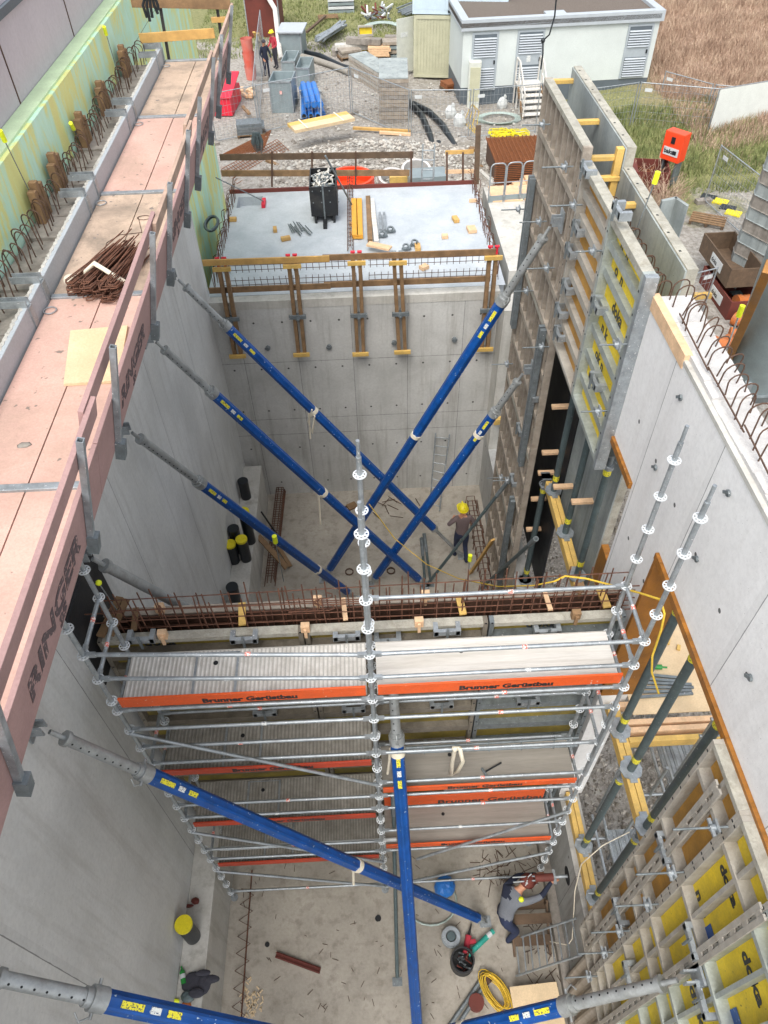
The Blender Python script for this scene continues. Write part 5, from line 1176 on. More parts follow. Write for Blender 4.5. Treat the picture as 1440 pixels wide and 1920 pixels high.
# lattice girder standing
t = thing('lattice_girder', 'slender rusty lattice girder standing at the middle of the roof slab', 'girder', tuple(P(656, 490, z=zs)))
A = P(656, 488, z=zs); Bt = P(657, 322, y=A.y - .0) if False else None
A0 = P(657, 470, z=zs + .06); A1 = P(656, 330, z=zs + .06)
b = MB(); D_ = A1 - A0
for s in (-.07, .07): b.tube(A0 + V((s, 0, 0)), A1 + V((s, 0, 0)), .01, 5)
b.tube(A0 + V((0, 0, .12)), A1 + V((0, 0, .12)), .01, 5)
n_ = 20
for i in range(n_):
    f0, f1, f2 = i / n_, (i + .5) / n_, (i + 1) / n_
    for s in (-.07, .07): b.tube(A0 + D_ * f0 + V((s, 0, 0)), A0 + D_ * f1 + V((0, 0, .12)), .005, 4); b.tube(A0 + D_ * f1 + V((0, 0, .12)), A0 + D_ * f2 + V((s, 0, 0)), .005, 4)
b.build('lattice', 'rust', t)
t = thing('raking_prop', 'thin steel prop leaning over the black bin', 'prop', tuple(P(660, 395, z=zs))); MB().tube(P(662, 388, z=zs + .02), P(610, 292, y=18.6), .025, 8).build('tube', 'galv_dark', t)
b = MB()
for k in range(4): c = P(398, 420 + k * 3, z=zs + .1 + k * .04); b.path([c + V((math.cos(t_) * .16, math.sin(t_) * .4, .05 * k)) for t_ in [j * PI / 7 for j in range(14)]], .03, 5, True)
tag(b.build('hose_coil', 'dkgreen'), 'dark grey hose coil hanging at the left edge of the roof slab', 'hose')
# --- behind the slab
a = gp(655, 352); 
t = thing('tub', 'flat red orange mortar tub behind the slab', 'tub', tuple(gp(657, 332)));
c = P(658, 343, z=4.2); b = MB().ring(c, Z_, .85, .1, 24, .5); b.tube(c - V((0, 0, .25)), c - V((0, 0, .2)), .8, 24); b.build('tub_body', 'redor', t)
for k, (px, py, r_) in enumerate(((735, 338, .5), (780, 323, .55))):
    c = P(px, py, z=4.0); t = thing('pipe_ring', ['left', 'right'][k] + ' pale concrete pipe ring behind the slab', 'pipe ring', tuple(c), 'pale pipe rings'); MB().ring(c, (0, -.25, 1), r_, .09, 28, .35).build('ring', 'white_conc', t)
a = P(775, 340, z=4.3); tag(MB().rbox(a, (1.7, .3, .25), .05).build('yellow_beam', 'timber_y'), 'yellow beam on blocks behind the right end of the slab', 'beam')
a = P(800, 355, z=4.2); tag(MB().rbox(a, (1.3, .8, .6), .05).build('form_box', 'grey_box', bevel=.01), 'small grey steel form box behind the right end of the slab', 'form box')
# rebar mats lying on the ground (left) and mesh on the mound
def mat(px, pts, label, mt='rust_or', z=.08, n1=26, n2=20, r=.012):
    Q = [gp(*p, z) for p in pts]; b = MB()
    for i in range(n1 + 1): f = i / n1; b.tube(Q[0].lerp(Q[1], f), Q[3].lerp(Q[2], f), r, 4)
    for i in range(n2 + 1): f = i / n2; b.tube(Q[0].lerp(Q[3], f) + V((0, 0, .02)), Q[1].lerp(Q[2], f) + V((0, 0, .02)), r, 4)
    return tag(b.build('reinforcement_mat', mt), label, 'rebar mat')
mat(0, [(418, 290), (508, 245), (480, 318), (412, 330)], 'rusty reinforcement mats lying at the left behind the guard boards', n1=30, n2=24, r=.016)
mat(0, [(415, 318), (520, 262), (545, 285), (445, 345)], 'second rusty reinforcement mat overlapping the left one', z=.2, n1=24, n2=6, r=.014)
mat(0, [(632, 298), (640, 265), (720, 268), (700, 305)], 'thin wire mesh lying on the stone mound', 'rust', z=.75, n1=7, n2=10, r=.008)
b = MB()
for i in range(12): A = P(690 + i * 3.2, 262 + i, z=G + .5); B = P(712 + i * 3, 345, z=G + .8); b.tube(A, B, .018, 5) if i % 3 == 0 else None
for i in range(7): b.tube(gp(722 + i * 3, 262 + i * 2, .5), gp(812 + i * 2, 320 + i * 3, .6), .05, 8)
tag(b.build('tube_bundle', 'galv'), 'bundle of grey tubes lying diagonally behind the slab', 'tubes')
# plank bundle on mound
a, c = P(552, 246, z=G + 1.15), P(664, 223, z=G + 1.15); t = thing('plank_bundle', 'bundle of new yellow planks strapped together on the stone mound', 'planks', tuple(a)); d_ = (c - a); n_ = V((-d_.y, d_.x, 0)).normalized()
for i in range(5): A = a + n_ * i * .18; MB().beam(A + V((0, 0, .0)), A + d_ + V((0, 0, .0)), .165, .12).build('plank', 'board_new' if i < 3 else 'timber_y', t)
for f in (.2, .8): q = a + d_ * f; MB().beam(q - n_ * .15 + V((0, 0, .08)), q + n_ * .9 + V((0, 0, .08)), .05, .02).build('strap', 'cream', t)
# blue pipes
t = thing('pipe_bundle', 'bundle of bright blue water pipes in a steel cradle', 'pipes', tuple(gp(590, 215)))
for i in range(3): MB().tube(gp(577 + i * 12, 196, .75), gp(568 + i * 10, 158, .8), .14, 12).build('pipe', 'blue_pipe', t)
for i in range(3): MB().tube(gp(570 + i * 13, 218, .25), gp(566 + i * 10, 165, .3), .14, 12).build('pipe', 'blue_pipe', t); MB().tube(gp(570 + i * 13, 218, .25) - V((0, .01, 0)), gp(570 + i * 13, 217, .25), .1, 12).build('pipe_mouth', 'dark_hole', t)
MB().tube(gp(606, 214, .1), gp(594, 186, .1), .13, 12).build('pipe', 'blue_pipe', t)
for px in (565, 603): MB().beam(gp(px - 1, 222), gp(px - 1, 222, 1.2), .06, .06).beam(gp(px - 2, 170), gp(px - 2, 170, 1.3), .06, .06).beam(gp(px - 1, 222, 1.1), gp(px - 2, 170, 1.1), .05, .05).build('cradle', 'galv', t)
def steelbox(pl, pr, D, h, name, label, cat, mt, z=0, inset=True, group=None, parts=()):
    a, U, W, L = frame2(pl, pr); a = a + Z_ * z; t = thing(name, label, cat, tuple(a), group); b = MB()
    if inset:
        for q in ((0, L, 0, .05), (0, L, D - .05, D), (0, .05, .05, D - .05), (L - .05, L, .05, D - .05)): b.obox(a, U, W, Z_, *q, 0, h)
        b.obox(a, U, W, Z_, .05, L - .05, .05, D - .05, .02, h - .35)
    else: b.obox(a, U, W, Z_, 0, L, 0, D, 0, h)
    b.build('box_body', mt, t, bevel=.01); b = MB()
    for u in (0, L - .06): b.obox(a, U, W, Z_, u, u + .06, -.02, -.002, 0, h)
    b.obox(a, U, W, Z_, 0, L, -.02, -.002, h - .08, h).build('edge_profile', 'galv', t); return t, a, U, W, L
t, a, U, W, L = steelbox((510, 212), (552, 212), 1.4, 1.35, 'storage_crate', 'grey steel open storage crate with lifting lugs', 'crate', 'grey_box'); MB().obox(a, U, W, Z_, L * .45, L * .55, -.03, -.021, .8, .95).build('label_plate', 'tag_red', t)
steelbox((527, 112), (568, 112), 1.6, 1.25, 'generator', 'grey blue generator cabinet with pale flat lid', 'generator', 'grey_box', z=0, inset=False)
a, U, W, L = frame2((526, 113), (570, 113)); tag(MB().obox(a, U, W, Z_, -.06, L + .06, -.06, 1.66, 1.26, 1.34).build('cabinet_lid', 'kiosk_trim', bevel=.01), 'pale sheet lid lying on the generator cabinet', 'lid')
for k, (pl, pr) in enumerate((((530, 152), (556, 152)), ((557, 165), (583, 165)))): steelbox(pl, pr, 1.7, .9, 'storage_crate', ['left', 'right'][k] + ' half full grey crate between the generator and the blue pipes', 'crate', 'grey_box', group='grey crates')
t, a, U, W, L = steelbox((466, 72), (528, 70), 2.6, 2.6, 'settling_tank', 'dark rust red steel settling tank with pipe sockets', 'tank', 'rust_red')
for u in (.35, 1.2, 1.95, 2.5):
    b = MB().ring(a + U * u - W * .06 + Z_ * 2.1, W, .13, .03, 14, .12); b.build('pipe_socket', 'rust_red', t)
gq = a + U * 1.2 + Z_ * 2.1 - W * .1
tag(MB().path([gq, gq - W * .4 + U * .2 + Z_ * .05, gq - W * .8 + U * .6 - Z_ * .5, gp(524, 92, .6), gp(527, 110, .25)], .13, 10).build('suction_hose', 'deck_wood'), 'thick grey brown hose curving down from the rusty tank', 'hose')
A = gp(484, 78); tag(MB().beam(A, gp(476, 60, 1.3), .14, .05).beam(A + V((.2, 0, 0)), gp(483, 62, 1.5), .14, .05).build('timber_plank', 'timber_y'), 'two yellow planks leaning on the rusty tank', 'planks')
t = thing('red_container', 'glossy red plastic grit container at the left behind the platform', 'container', tuple(gp(405, 218)))
a, U, W, L = frame2((402, 218), (437, 218)); b = MB(); b.obox(a, U, W, Z_, 0, L, 0, 2.2, 0, .75); b.build('bin_body', 'red', t, bevel=.03); b = MB().prism([a + Z_ * .76 - W * .05 - U * .05, a + U * (L + .05) - W * .05 + Z_ * .76, a + U * (L + .05) + W * 2.25 + Z_ * 1.15, a - U * .05 + W * 2.25 + Z_ * 1.15], (0, 0, .06)); b.build('lid', 'red', t)
t = thing('debris_chute', 'upright translucent red and white plastic tube', 'chute', tuple(gp(471, 148))); b = MB()
for i in range(3): b.tube(gp(472, 148) + Z_ * (.0 + .6 * i), gp(472, 148) + Z_ * (.62 + .6 * i), .26, 18, .3, cap=False)
b.cur = 0; b.build('tube', 'clearred', t)
b = MB()
for i in range(7): b.rbox(gp(462 + rr.uniform(-10, 14), 176 + rr.uniform(-8, 8), .1 * rr.random()), (.15, .6, .12), rr.uniform(-.6, .6))
tag(b.build('offcut_heap', 'timber_pale'), 'heap of pale timber offcuts beside the red and white tube', 'offcuts')
# stacks of form panels
a, U, W, L = frame2((712, 232), (765, 231)); t = thing('panel_stack', 'tall stack of cement stained form panels in the middle of the yard', 'panel stack', tuple(a))
for i in range(11): MB().obox(a + U * rr.uniform(-.03, .03), U, W, Z_, 0, L, 0, 2.7, i * .165, i * .165 + .15).build('panel', 'panel' if i % 3 else 'conc_dark', t, bevel=.01)
MB().obox(a, U, W, Z_, .0, L, 0, 2.7, 1.816, 1.86).build('top_sheet', 'panel_face', t)
a = gp(704, 172); c = gp(655, 140); U = (a - c).normalized(); L = (a - c).length; W = V((-U.y, U.x, 0)); t = thing('panel_stack', 'long low stack of pale form panels behind the tall stack', 'panel stack', tuple(c))
for i in range(6): MB().obox(c, U, W, Z_, 0, L + .3, 0, 1.0, i * .15, i * .15 + .13).build('panel', 'panel_lt' if i % 2 else 'panel', t, bevel=.01)
MB().obox(c, U, W, Z_, .0, L + .3, 0, 1.0, .9, .93).build('top_sheet', 'panel_face', t)
for k, (pts, r_) in enumerate(((((566, 98), (600, 104), (640, 124), (660, 130)), .13), (((566, 106), (590, 112), (620, 122), (655, 136)), .15), (((765, 190), (790, 215), (805, 250), (815, 290)), .14), (((775, 195), (805, 210), (830, 235), (850, 270), (858, 285)), .14), (((822, 268), (832, 300)), .13))):
    tag(MB().path([gp(x, y, r_) for x, y in pts], r_, 10).build('drain_pipe', 'black' if k != 1 else 'deck_wood_dk'), ['upper black pipe running from the generator to the long stack', 'lower grey brown hose running from the generator', 'left black drain pipe right of the tall panel stack', 'right black drain pipe curving past the sacks', 'short black pipe end behind the slab'][k], 'pipe', 'black yard pipes')
b = MB()
for i in range(26): A = gp(596 + rr.uniform(-6, 10), 72 + rr.uniform(-4, 6), .1 + .5 * rr.random()); B = gp(640 + rr.uniform(-4, 10), 44 + rr.uniform(-6, 8), .1 + .5 * rr.random()); b.tube(A, B, .05, 6)
tag(b.build('pole_pile', 'galv'), 'pile of grey steel props at the edge of the grass', 'props')
t = thing('beam_pile', 'pile of weathered concrete formed beams beside the yellow form panel', 'beams', tuple(gp(650, 95)))
for i, (pa, pb, z_) in enumerate((((622, 98), (750, 92), 0), ((628, 88), (712, 85), .3), ((650, 75), (715, 78), .6), ((712, 82), (752, 80), .0), ((722, 72), (752, 72), .35))): MB().beam(gp(*pa, z_ + .15), gp(*pb, z_ + .15), .4, .28).build('beam', 'conc' if i % 2 else 'conc_dark', t, bevel=.01)
q = gp(673, 100, .1); fpanel('formwork', 'small form panel with yellow sheet leaning on the beam pile', q, (1, 0, 0), (0, -1, 0), .8, 1.3, .1, rails=[.45, .85], frame='panel_lt', sheet='ply_y')
b = MB()
for i in range(6): c = gp(718, 58, .05 + .04 * i); b.path([c + V((math.cos(t_) * (1.35 - .07 * i), math.sin(t_) * (1.9 - .07 * i), 0)) for t_ in [j * PI / 10 for j in range(20)]], .04, 5, True)
tag(b.build('conduit_coil', 'blue_pipe' if 0 else 'hose'), 'big coil of pale blue conduit on the grass', 'conduit')
for k, (px, py, n_, w_, d2, mt) in enumerate(((640, 18, 6, 1.6, 1.6, 'white'), (740, 104, 4, 1.3, .8, 'panel'))):
    t = thing('form_stack', ['stack of white and grey panels on pallets at the top edge', 'small stack of grey form panels at the container corner'][k], 'panel stack', tuple(gp(px, py)))
    for i in range(n_): MB().rbox(gp(px, py) + Z_ * (i * .2), (w_, d2, .14), 0).build('panel', mt if i % 2 else 'grey_box', t)
b = MB()
for i in range(34): q = gp(706 + rr.uniform(-18, 22), 26 + rr.uniform(-10, 12), .2 * rr.random()); d_ = V((rr.uniform(-.5, .5), rr.uniform(-.6, .6), rr.uniform(0, .4))); b.cur = i % 3; b.beam(q, q + d_, .1, .08)
for i in range(14): q = gp(755 + rr.uniform(-12, 12), 22 + rr.uniform(-8, 8), .2); b.cur = 1; b.beam(q, q + V((1.0, .8, .1)), .1, .06)
tag(b.build('scrap_heap', ['rust_red', 'galv_dark', 'white']), 'mixed heap of scrap metal and timber at the top edge beside the container', 'scrap heap')['kind'] = 'stuff'
# ---- mesh fences
def fence(pts, label_fn, zs_=2.0, cover=None, z0=None, feet=True):
    for k in range(len(pts) - 1):
        A, B = V(pts[k]), V(pts[k + 1]); U = (B - A); L = U.length; U = U.normalized()
        t = thing('fence_panel', label_fn(k), 'fence', tuple(A), 'mobile mesh fence panels')
        b = MB()
        for s in (0, 1): q = A + U * (.06 if s == 0 else L - .06); b.tube(q, q + Z_ * zs_, .024, 6)
        for z_ in (.12, zs_ - .03): b.tube(A + U * .06 + Z_ * z_, B - U * .06 + Z_ * z_, .02, 6)
        b.build('tube_frame', 'galv', t)
        b = MB(); u = .16
        while u < L - .1: b.obox(A, U, Z_, V((-U.y, U.x, 0)), u, u + .008, .12, zs_ - .04, 0, .004); u += .16
        z_ = .3
        while z_ < zs_ - .1: b.obox(A, U, Z_, V((-U.y, U.x, 0)), .08, L - .08, z_, z_ + .01, .005, .009); z_ += .28
        b.build('wire_mesh', 'galv', t)
        if feet: MB().rbox(A, (.25, .6, .14), math.atan2(U.y, U.x)).build('foot_block', 'conc_dark', t)
        if cover and k in cover:
            MB().obox(A, U, Z_, V((-U.y, U.x, 0)), .1, L - .1, .15, zs_ - .05, -.03, -.02).build('fabric_cover', 'tankwhite', t)
        else: MB().obox(A, U, Z_, V((U.y, -U.x, 0)), L * .08, L * .08 + .3, zs_ - .35, zs_ - .22, .02, .03).build('fence_sign', 'white', t)
F1 = [gp(405, 258), gp(488, 245), gp(656, 245), gp(770, 236), gp(958, 250), gp(1010, 245)]
F1 = [gp(404, 270), gp(489, 252), gp(660, 215), gp(768, 262), gp(880, 262), gp(1005, 250)]
fence(F1, lambda k: 'mesh fence panel across the middle of the yard, ' + ['leftmost', 'in front of the grey crate', 'in front of the low stack', 'crossing the black pipes', 'in front of the wooden stairs'][k])
fence([gp(486, 250), gp(492, 150), gp(497, 98)], lambda k: ['near', 'far'][k] + ' mesh fence panel running away beside the two men')
F2 = [P(1232, 195, z=G), P(1322, 268, z=G), P(1422, 255, z=G)]
fence([gp(1085, 262), gp(1180, 248), gp(1325, 262)], lambda k: ['left', 'right'][k] + ' mesh fence panel on the grass right of the forms')
fence([gp(1318, 268), gp(1470, 240)], lambda k: 'fence panel covered with white fabric at the right edge', cover=[0], zs_=2.1)
fence([gp(1232, 195), gp(1322, 222), gp(1440, 235)], lambda k: ['farther left', 'farther right'][k] + ' low mesh fence panel before the dry meadow', zs_=1.4)
fence([gp(1318, 380), gp(1450, 500)], lambda k: 'mesh fence panel slanting down beside the grey panel tower', zs_=2.1)
fence([gp(1318, 590), gp(1240, 610)], lambda k: 'fence end standing behind the rebar hoops', zs_=1.6)
b = MB()
for i in range(7): c = gp(474 + i * 2, 248, .9 + .05 * (i % 3)); b.path([c, c + V((.1, 0, -.35)), c + V((.02, 0, -.85)), c + V((-.12, 0, -.4)), c], .025, 5)
tag(b.build('hose_bunch', 'dkgreen'), 'bunch of dark cable hung on the fence corner', 'cable bunch')
# ---- right side yard
a = P(1258, 300, z=4.2); t = thing('site_cabinet', 'orange red site power cabinet with white emblem plate', 'cabinet', tuple(a))
N_ = V((-.25, -.95, .15)).normalized(); U_ = V((.97, -.25, .0)).normalized(); Wz = (U_.cross(N_) * -1).normalized(); Wz = V((.05, .12, .99))
o_ = P(1236, 296, z=4.0); q1 = P(1270, 308, z=4.0); U_ = (q1 - o_); Lc = U_.length; U_.normalize(); W_ = V((-U_.y, U_.x, 0))
MB().obox(o_, U_, W_, Z_, 0, Lc, 0, .45, 0, 1.0).build('cabinet_body', 'redor', t, bevel=.02); MB().obox(o_, U_, W_, Z_, Lc * .12, Lc * .9, -.015, -.002, .2, .48).build('emblem_plate', 'white', t); MB().obox(o_, U_, W_, Z_, Lc * .4, Lc * .6, -.02, -.002, .62, .85).obox(o_, U_, W_, Z_, Lc * .6, Lc * .8, -.02, -.0155, .26, .4).build('dark_plate', 'black', t)
text('baku', .22, 'black', t, o_ + U_ * (Lc * .15) - W_ * .017 + Z_ * .27, U_, (0, 0, 1), .001, .008)
MB().obox(o_, U_, W_, Z_, .1, .16, .1, .5, -1.0, 0).obox(o_, U_, W_, Z_, Lc - .16, Lc - .1, .1, .5, -1.0, 0).build('stand_leg', 'galv_dark', t)
t = thing('skip', 'rusty open tipping skip with scrap rebar behind the outer forms', 'skip', tuple(gp(1225, 330)))
c0_ = P(1195, 322, z=G + .9); c1_ = P(1258, 325, z=G + .9); U_ = (c1_ - c0_).normalized(); L_ = (c1_ - c0_).length; W_ = V((-U_.y, U_.x, 0)); o_ = c0_ - Z_ * .9
b = MB(); b.obox(o_, U_, W_, Z_, 0, L_, 0, .04, .15, .9).obox(o_, U_, W_, Z_, 0, L_, 1.2, 1.24, .15, .9).obox(o_, U_, W_, Z_, 0, .04, .04, 1.2, .15, .9).obox(o_, U_, W_, Z_, L_ - .04, L_, .04, 1.2, .15, .9).obox(o_, U_, W_, Z_, .04, L_ - .04, .04, 1.2, .15, .2); b.build('skip_body', 'rust_red', t)
MB().prism([o_ + Z_ * .2 - U_ * .0, o_ + Z_ * .9 - U_ * .0, o_ + Z_ * .95 - U_ * .7, ], W_ * 1.2).build('skip_nose', 'rust_red', t); MB().obox(o_, U_, W_, Z_, .2, L_ - .2, .2, 1.0, 0, .149).build('skid', 'black_st', t)
b = MB()
for i in range(60): q = o_ + U_ * rr.uniform(.2, L_ - .4) + W_ * rr.uniform(.2, 1.0) + Z_ * rr.uniform(.3, .7); d_ = V((rr.uniform(-.4, .4), rr.uniform(-.4, .4), rr.uniform(-.1, .2))); b.tube(q, q + d_, .012, 4)
tag(b.build('scrap_rebar', 'rust_or'), 'tangle of rusty scrap rebar in the skip', 'scrap')['kind'] = 'stuff'
# tower of stacked grey form units with handles
t = thing('form_tower', 'tall leaning looking tower of stacked grey form elements with steel handles at the right edge', 'stack', tuple(gp(1420, 560)))
bl = P(1345, 525, z=G); br = P(1470, 600, z=G); U_ = (br - bl); Lt = U_.length; U_.normalize(); W_ = V((-U_.y, U_.x, 0)); nlev = 13; dh = .36
for i in range(nlev):
    z0 = i * dh; o_ = bl + Z_ * z0; b = MB()
    ch = .25
    b.prism([o_ + W_ * ch, o_ + U_ * ch, o_ + U_ * Lt, o_ + U_ * Lt + W_ * 1.6, o_ + W_ * 1.6], (0, 0, dh - .03)); b.build('form_unit', 'conc_dark' if i % 2 else 'panel_face', t, bevel=.02)
    b = MB(); q = o_ + U_ * (Lt * .62 - .0) + Z_ * .12 - W_ * .04
    b.path([q + W_ * .04, q, q + U_ * .35, q + U_ * .35 + W_ * .04], .012, 5).build('handle', 'galv', t)
# brown crates with emblem stacked at the tower foot
for k, (px, py, z_) in enumerate(((1312, 480, 0.75), (1312, 540, .0))):
    o_ = P(px - 2, [470, 530][k], z=G + z_); e_ = P(px + 48, [540, 600][k] - 0, z=G + z_); U_ = (e_ - o_).normalized(); L_ = (e_ - o_).length; W_ = V((-U_.y, U_.x, 0))
    t = thing('steel_crate', ['upper', 'lower'][k] + ' brown steel crate with white emblem plate beside the grey tower', 'crate', tuple(o_), 'brown steel crates')
    b = MB(); D_ = 1.0
    b.obox(o_, U_, W_, Z_, 0, L_, 0, .04, 0, .6).obox(o_, U_, W_, Z_, 0, L_, D_ - .04, D_, 0, .6).obox(o_, U_, W_, Z_, 0, .04, .04, D_ - .04, 0, .6).obox(o_, U_, W_, Z_, L_ - .04, L_, .04, D_ - .04, 0, .6).obox(o_, U_, W_, Z_, .04, L_ - .04, .04, D_ - .04, 0, .05); b.build('crate_body', 'rust_red' if k else 'timber_dk', t)
    MB().obox(o_, U_, W_, Z_, L_ * .4, L_ * .75, -.015, -.003, .15, .45).build('emblem_plate', 'white', t); text('doka', .2, 'black', t, o_ + U_ * (L_ * .42) - W_ * .017 + Z_ * .22, U_, (0, 0, 1), .001, .006)
# cable ramp
for k, (px, py, mt) in enumerate(((1328, 372, 'black'), (1350, 380, 'yel'), (1364, 392, 'black'), (1374, 402, 'yel'))): tag(MB().rbox(gp(px, py), (.55, .42, .08), -.6).build('cable_ramp', mt, bevel=.02), ['first black', 'first yellow', 'second black', 'second yellow'][k] + ' section of the cable ramp on the gravel, counted from the left', 'cable ramp', 'cable ramp sections')
# orange clay pipes and machine at right edge
for k, (px, py, d_, r_) in enumerate(((1388, 565, (.5, .1, .0), .18), (1332, 640, (.35, -.3, .0), .2), (1385, 600, (.3, -.4, 0), .17), (1375, 625, (.35, -.1, 0), .14), (1340, 660, (.3, -.4, 0), .15), (1366, 640, (.2, -.35, 0), .15))):
    q = gp(px, py, .2); t = thing('clay_pipe', 'orange clay pipe piece on the ground by the grey machine, ' + ['topmost', 'leftmost', 'upper middle', 'middle', 'lowest', 'next to the lowest'][k], 'clay pipe', tuple(q), 'orange clay pipes'); b = MB(); b.tube(q, q + V(d_), r_, 16).tube(q - V(d_) * .3, q, r_ * 1.2, 16); b.build('pipe', 'brick_o', t)
t = thing('machine', 'big grey blue cylindrical machine housing at the right edge', 'machine', tuple(gp(1450, 720)))
A = P(1418, 700, z=5.0); B = P(1545, 400, z=9.5)
MB().tube(A, B, .7, 28).build('housing', 'grey_box', t); D_ = (B - A).normalized(); MB().tube(A - D_ * .1, A + D_ * .12, .78, 28).build('flange', 'galv_dark', t)
A_, B_ = MB().frame(D_)
for i in range(6): a_ = i * PI / 3 + .4; q = A + D_ * .3 + A_ * math.cos(a_) * .73 + B_ * math.sin(a_) * .73; MB().obox(q, D_, A_, B_, -.1, .25, -.07, .07, -.07, .07).build('lug', 'galv', t)
tag(MB().beam(P(1368, 668, z=5.6), P(1442, 500, z=9.0), .16, .26).build('machine_boom', 'ochre', bevel=.01), 'ochre steel boom beside the grey machine', 'boom')
tag(MB().tube(P(1410, 850, z=4.0), P(1410, 700, z=4.0), .0, 4).build('x', 'black'), 'x', 'x') if False else None
q = gp(1354, 571, .02); tag(MB().rbox(q, (.35, .25, .04), .3).build('paving_slab', 'white_conc'), 'white square slab on the asphalt behind the fence end', 'slab')
A = gp(1300, 556, .1); B = gp(1336, 554, .1); tag(MB().beam(A, B, .15, .2).build('timber_beam', 'timber_y'), 'yellow timber lying behind the outer forms', 'timber')
b = MB(); 
for i in range(9): b.path([gp(1368 + i * 1.5, 548 + i, .1 + .02 * i), gp(1390, 545 + i * 2, .15), gp(1415, 550 + i, .1)], .03, 5)
tag(b.build('hose_bunch', 'dkgreen'), 'dark hoses lying at the foot of the grey tower', 'hoses')
A = P(1372, 640, z=4.6); B = P(1386, 590, z=5.6); t = thing('marker_rod', 'yellow capped rod standing among the clay pipes', 'rod', tuple(A)); MB().tube(P(1362, 655, z=4.0), B, .02, 6).build('rod', 'white', t); MB().tube(B - V((0, 0, .05)), B + V((0, 0, .25)), .07, 8).build('cap', 'neon', t)
# hanging cable in front of the kiosk
tag(MB().path([P(1044, -12, y=31), P(1040, 30, y=31), P(1030, 65, y=31), P(1018, 76, y=31), P(1018, 100, y=31), P(1014, 130, y=31)], .03, 6).ball(P(1018, 76, y=31), .09, 8).build('hanging_cable', 'black'), 'black cable hanging down in front of the kiosk', 'cable')
# ---- more yard clutter
def pallet(px, py, ang, label, load=None, n=0):
    q = gp(px, py); t = thing('pallet', label, 'pallet', tuple(q), 'wooden pallets in the yard'); U = V((math.cos(ang), math.sin(ang), 0)); W = V((-U.y, U.x, 0))
    for k in range(5): MB().obox(q, U, W, Z_, 0, 1.2, k * .17, k * .17 + .1, .12, .145).build('deck_board', 'timber_old', t)
    for k in range(3): MB().obox(q, U, W, Z_, k * .55, k * .55 + .1, 0, .78, 0, .12).build('bearer', 'timber_dk', t)
    if load:
        b = MB()
        for j in range(n): b.obox(q + Z_ * (.15 + .11 * j), U, W, Z_, rr.uniform(0, .1), 1.1 + rr.uniform(0, .15), rr.uniform(0, .06), .75, 0, .1)
        tag(b.build('board_stack', load), 'stack of boards on the ' + label, 'board stack')
pallet(640, 116, .3, 'pallet left of the low panel stack', 'panel', 3)
pallet(598, 40, .1, 'pallet in the grass above the prop pile')
pallet(690, 112, -.1, 'pallet behind the tall panel stack', 'timber_pale', 4)
pallet(820, 340, .2, 'pallet at the right end of the roof slab', 'panel_face', 2)
pallet(838, 175, .4, 'pallet at the left corner of the kiosk', 'rust_or', 2)
pallet(446, 262, .1, 'pallet by the left fence panel', 'galv_dark', 4)
pallet(1290, 420, -.5, 'pallet on the gravel behind the outer forms')
for k, (pa, pb, mt) in enumerate((((662, 240), (770, 246), 'timber'), ((770, 252), (712, 248), 'timber_pale'), ((500, 300), (560, 330), 'timber_old'), ((600, 305), (640, 290), 'timber_dk'), ((455, 200), (468, 214), 'timber_old'), ((800, 300), (770, 285), 'galv'), ((840, 300), (870, 310), 'conc'), ((900, 320), (925, 345), 'conc'), ((575, 60), (610, 30), 'timber_dk'), ((730, 130), (760, 135), 'timber'))):
    tag(MB().beam(gp(*pa, .3), gp(*pb, .3), .14, .1).build('loose_board', mt), ['brown board left of the tall panel stack foot', 'pale board right below the tall panel stack', 'old board on the rubble behind the slab at left', 'dark board on the mound', 'short board beside the crate fence', 'grey steel bar between the pipes and the slab', 'concrete bar left of the gate barrier', 'concrete bar beside the battens', 'dark board in the grass at the top edge', 'brown board behind the tall panel stack'][k], 'board', 'loose boards in the yard')
b = MB(); r_ = random.Random(77)
for i in range(45):
    q = gp(r_.uniform(800, 912), r_.uniform(285, 335), .1); b.cur = i % 3; b.rbox(q, (r_.uniform(.1, .45), r_.uniform(.08, .3), r_.uniform(.06, .25)), r_.uniform(0, 3))
tag(b.build('rubble_heap', ['conc', 'stone', 'timber_old']), 'mixed rubble and broken blocks right behind the roof slab', 'rubble')['kind'] = 'stuff'
# ---- loose stones
def stones(name, n, regs, mt, label, smin, smax, seed):
    r_ = random.Random(seed); b = MB()
    for i in range(n):
        x0, x1, y0, y1 = regs[i % len(regs)]; x = r_.uniform(x0, x1); y = r_.uniform(y0, y1); s = r_.uniform(smin, smax) * r_.choice((.6, 1, 1, 1.5)); z = gz(x, y)
        vs = [V((r_.uniform(-1, 1), r_.uniform(-1, 1), r_.uniform(-.6, .8))) * s for _ in range(5)]; c = V((x, y, z + s * .3))
        b.cur = i % 3; b.add([c + V((s, 0, 0)), c + V((-s * .5, s * .8, 0)), c + V((-s * .5, -s * .8, 0)), c + V((r_.uniform(-.3, .3) * s, 0, s * r_.uniform(.5, .9))), c - V((0, 0, s * .5))] , [(0, 1, 3), (1, 2, 3), (2, 0, 3), (1, 0, 4), (2, 1, 4), (0, 2, 4)])
    return stuff(b.build(name, mt, origin=(0, 0, 0)), label, 'gravel')
stones('loose_gravel', 9000, [(-4, 5, 21, 31), (-4, 9, 22, 44), (5, 9, 20, 30), (-3.2, 4.2, 26.5, 31.5), (-4, 5, 21, 26)], ['stone', 'conc_dark', 'conc'], 'loose crushed stone and rubble on the yard', .03, .085, 11)
stones('rubble', 9000, [(3.7, 6.5, 2, 13), (3.7, 9, 2, 15)], ['stone', 'conc_dark', 'panel_dk'], 'loose rubble in the trench beside the right wall', .015, .05, 12)
